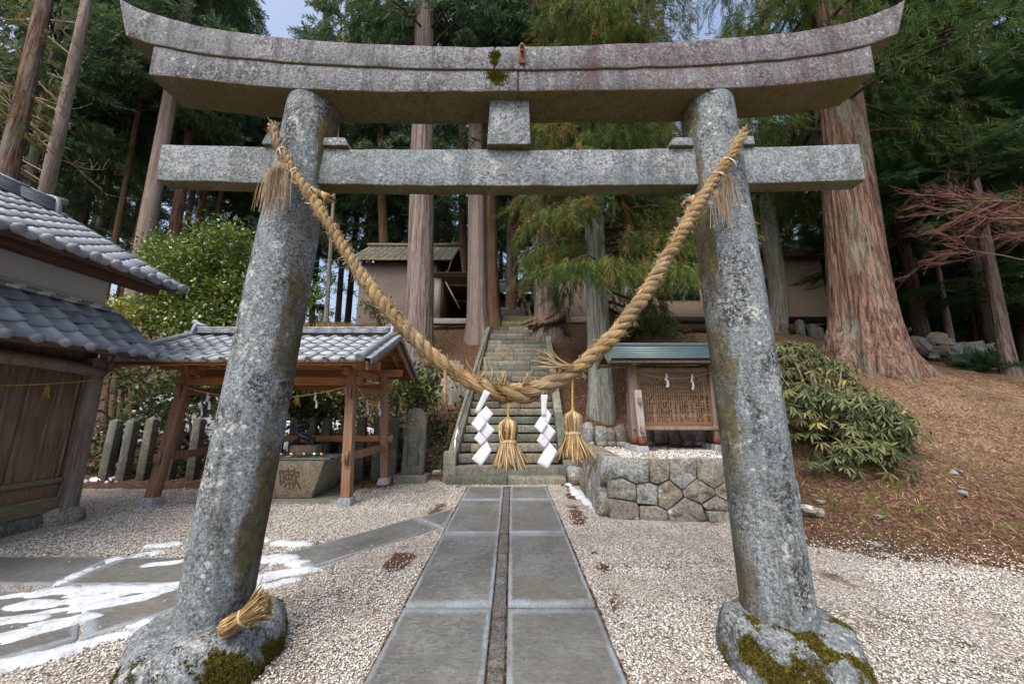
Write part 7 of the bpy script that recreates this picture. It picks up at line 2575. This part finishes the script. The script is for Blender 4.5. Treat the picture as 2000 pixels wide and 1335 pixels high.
# seedlings and heap of stones on the right
for k, (px, py, Y, s) in enumerate(((1912, 716, 10.4, .55), (1945, 728, 10.0, .5))):
    c = np.array(tuple(at(px, py, Y)))
    c[2] = hz(c[0], c[1]) + .12
    n_ = 60
    d = rdir(n_, rng); d[:, 2] = np.abs(d[:, 2]) * .7
    v, f, t = scatter(*SPF[k], np.tile(c, (n_, 1)) + d * .12, frames(d, rdir(n_, rng), s * rng.uniform(.6, 1.1, n_)), rng.uniform(.1, .6, n_))
    tag(MB().add(v, f, tint=t).build('conifer_seedling', MAT['fir']), ('low green conifer seedling left of its twin on the slope', 'low green conifer seedling next to the reddish trunk')[k], 'plant', 'conifer seedlings')
hp = [(1782, 640, .42, .30), (1787, 678, .45, .30), (1808, 672, .38, .26), (1833, 668, .35, .42), (1853, 688, .45, .26), (1800, 660, .3, .2), (1838, 650, .28, .22), (1868, 662, .3, .18), (1903, 676, .36, .25), (1925, 690, .45, .2), (1947, 690, .24, .26), (1930, 672, .36, .18),
      (1818, 694, .26, .22), (1880, 684, .26, .2), (1892, 696, .28, .2), (1770, 655, .35, .3), (1845, 672, .3, .3), (1823, 644, .45, .12)]
for k, (px, py, r, h) in enumerate(hp):
    p = at(px, py, 11.8)
    z = hz(p.x, p.y)
    tag(boulder('loose_stone', (p.x, p.y, max(z + h * .3, min(p.z, z + .55))), (r * .72, r * .6, h * .85), MAT['fieldstone'], None, 900 + k, amp=.9, flat=True), 'rough grey-brown stone in the heap right of the giant cedar', 'stone', 'stones in the heap right of the giant cedar')
for k, (px, py, r, lab) in enumerate(((1580, 1005, .16, 'flat tan stone just right of the right gate pillar'), (1605, 985, .06, 'small pale stone above the flat tan stone'), (1718, 1014, .06, 'pale stone alone on the lower right slope'), (1880, 968, .07, 'grey stone in the dark litter at the far right'),
                                      (1715, 1068, .05, 'small grey stone at the gravel edge on the right'), (1870, 925, .08, 'flat pale stone high on the right slope'), (855, 862, .13, 'grey stone on the bank left of the stairs'), (845, 905, .10, 'squarish stone between memorial stone and stairs'),
                                      (838, 925, .07, 'small stone at the foot of the memorial stone'))):
    p = gnd(px, py) if k not in (5, 6) else at(px, py, 7.6 if k == 6 else 5.2)
    x, y = p.x, p.y
    if px > 1500:
        a, b, e = ray(px, py)
        for Yt in np.arange(3.5, 9, .02):
            kk = Yt / b
            if CAMH + e * kk < hz(a * kk, Yt): break
        x, y = a * kk, Yt
    tag(boulder('loose_stone', (x, y, hz(x, y) + r * .25), (r * .8, r * .6, r * .45), MAT['fieldstone'], None, 950 + k, amp=.9, flat=True), lab, 'stone')

# knotted roots spilling over the stair edge
rg = np.random.default_rng(3)
m = MB()
for k in range(7):
    p = np.array(tuple(at(1074 - 3 * k, 632, 13.0))) + rg.normal(0, .1, 3)
    e = p + np.array([-rg.uniform(.3, .9), rg.uniform(-.5, .1), -rg.uniform(.1, .35)])
    m.tube([p + (.3, .2, .3), p, (p + e) / 2 + rg.normal(0, .06, 3), e], [.14, .13, .11, .04], 8)
tag(m.build('exposed_roots', MAT['barkred'], smooth=True), 'gnarled brown roots spilling over the upper stair edge', 'roots')
st_ = at(885, 765, 10.3)
tag(obj('tree_stump', trunk_mesh('tree_stump', (st_.x, 10.3, hz(st_.x, 10.3)), (st_.x, 10.3, hz(st_.x, 10.3) + .9), .38, flare=.2, n=20, m=8), MAT['barkgrey'], smooth=True), 'grey lichened stump on the bank left of the stairs', 'stump')
for k, (py0, py1) in enumerate(((483, 498), (500, 512))):
    a, b = at(150, py0 - 4, 14), at(760, py1 + 6, 16)
    tag(MB().tube([a.lerp(b, t) - Vector((0, 0, .35 * 4 * t * (1 - t))) for t in np.linspace(0, 1, 16)], .012, 4).build('cable', MAT['bluewire']), ('upper thin blue cable strung through the left wood', 'lower thin blue cable strung through the left wood')[k], 'cable')
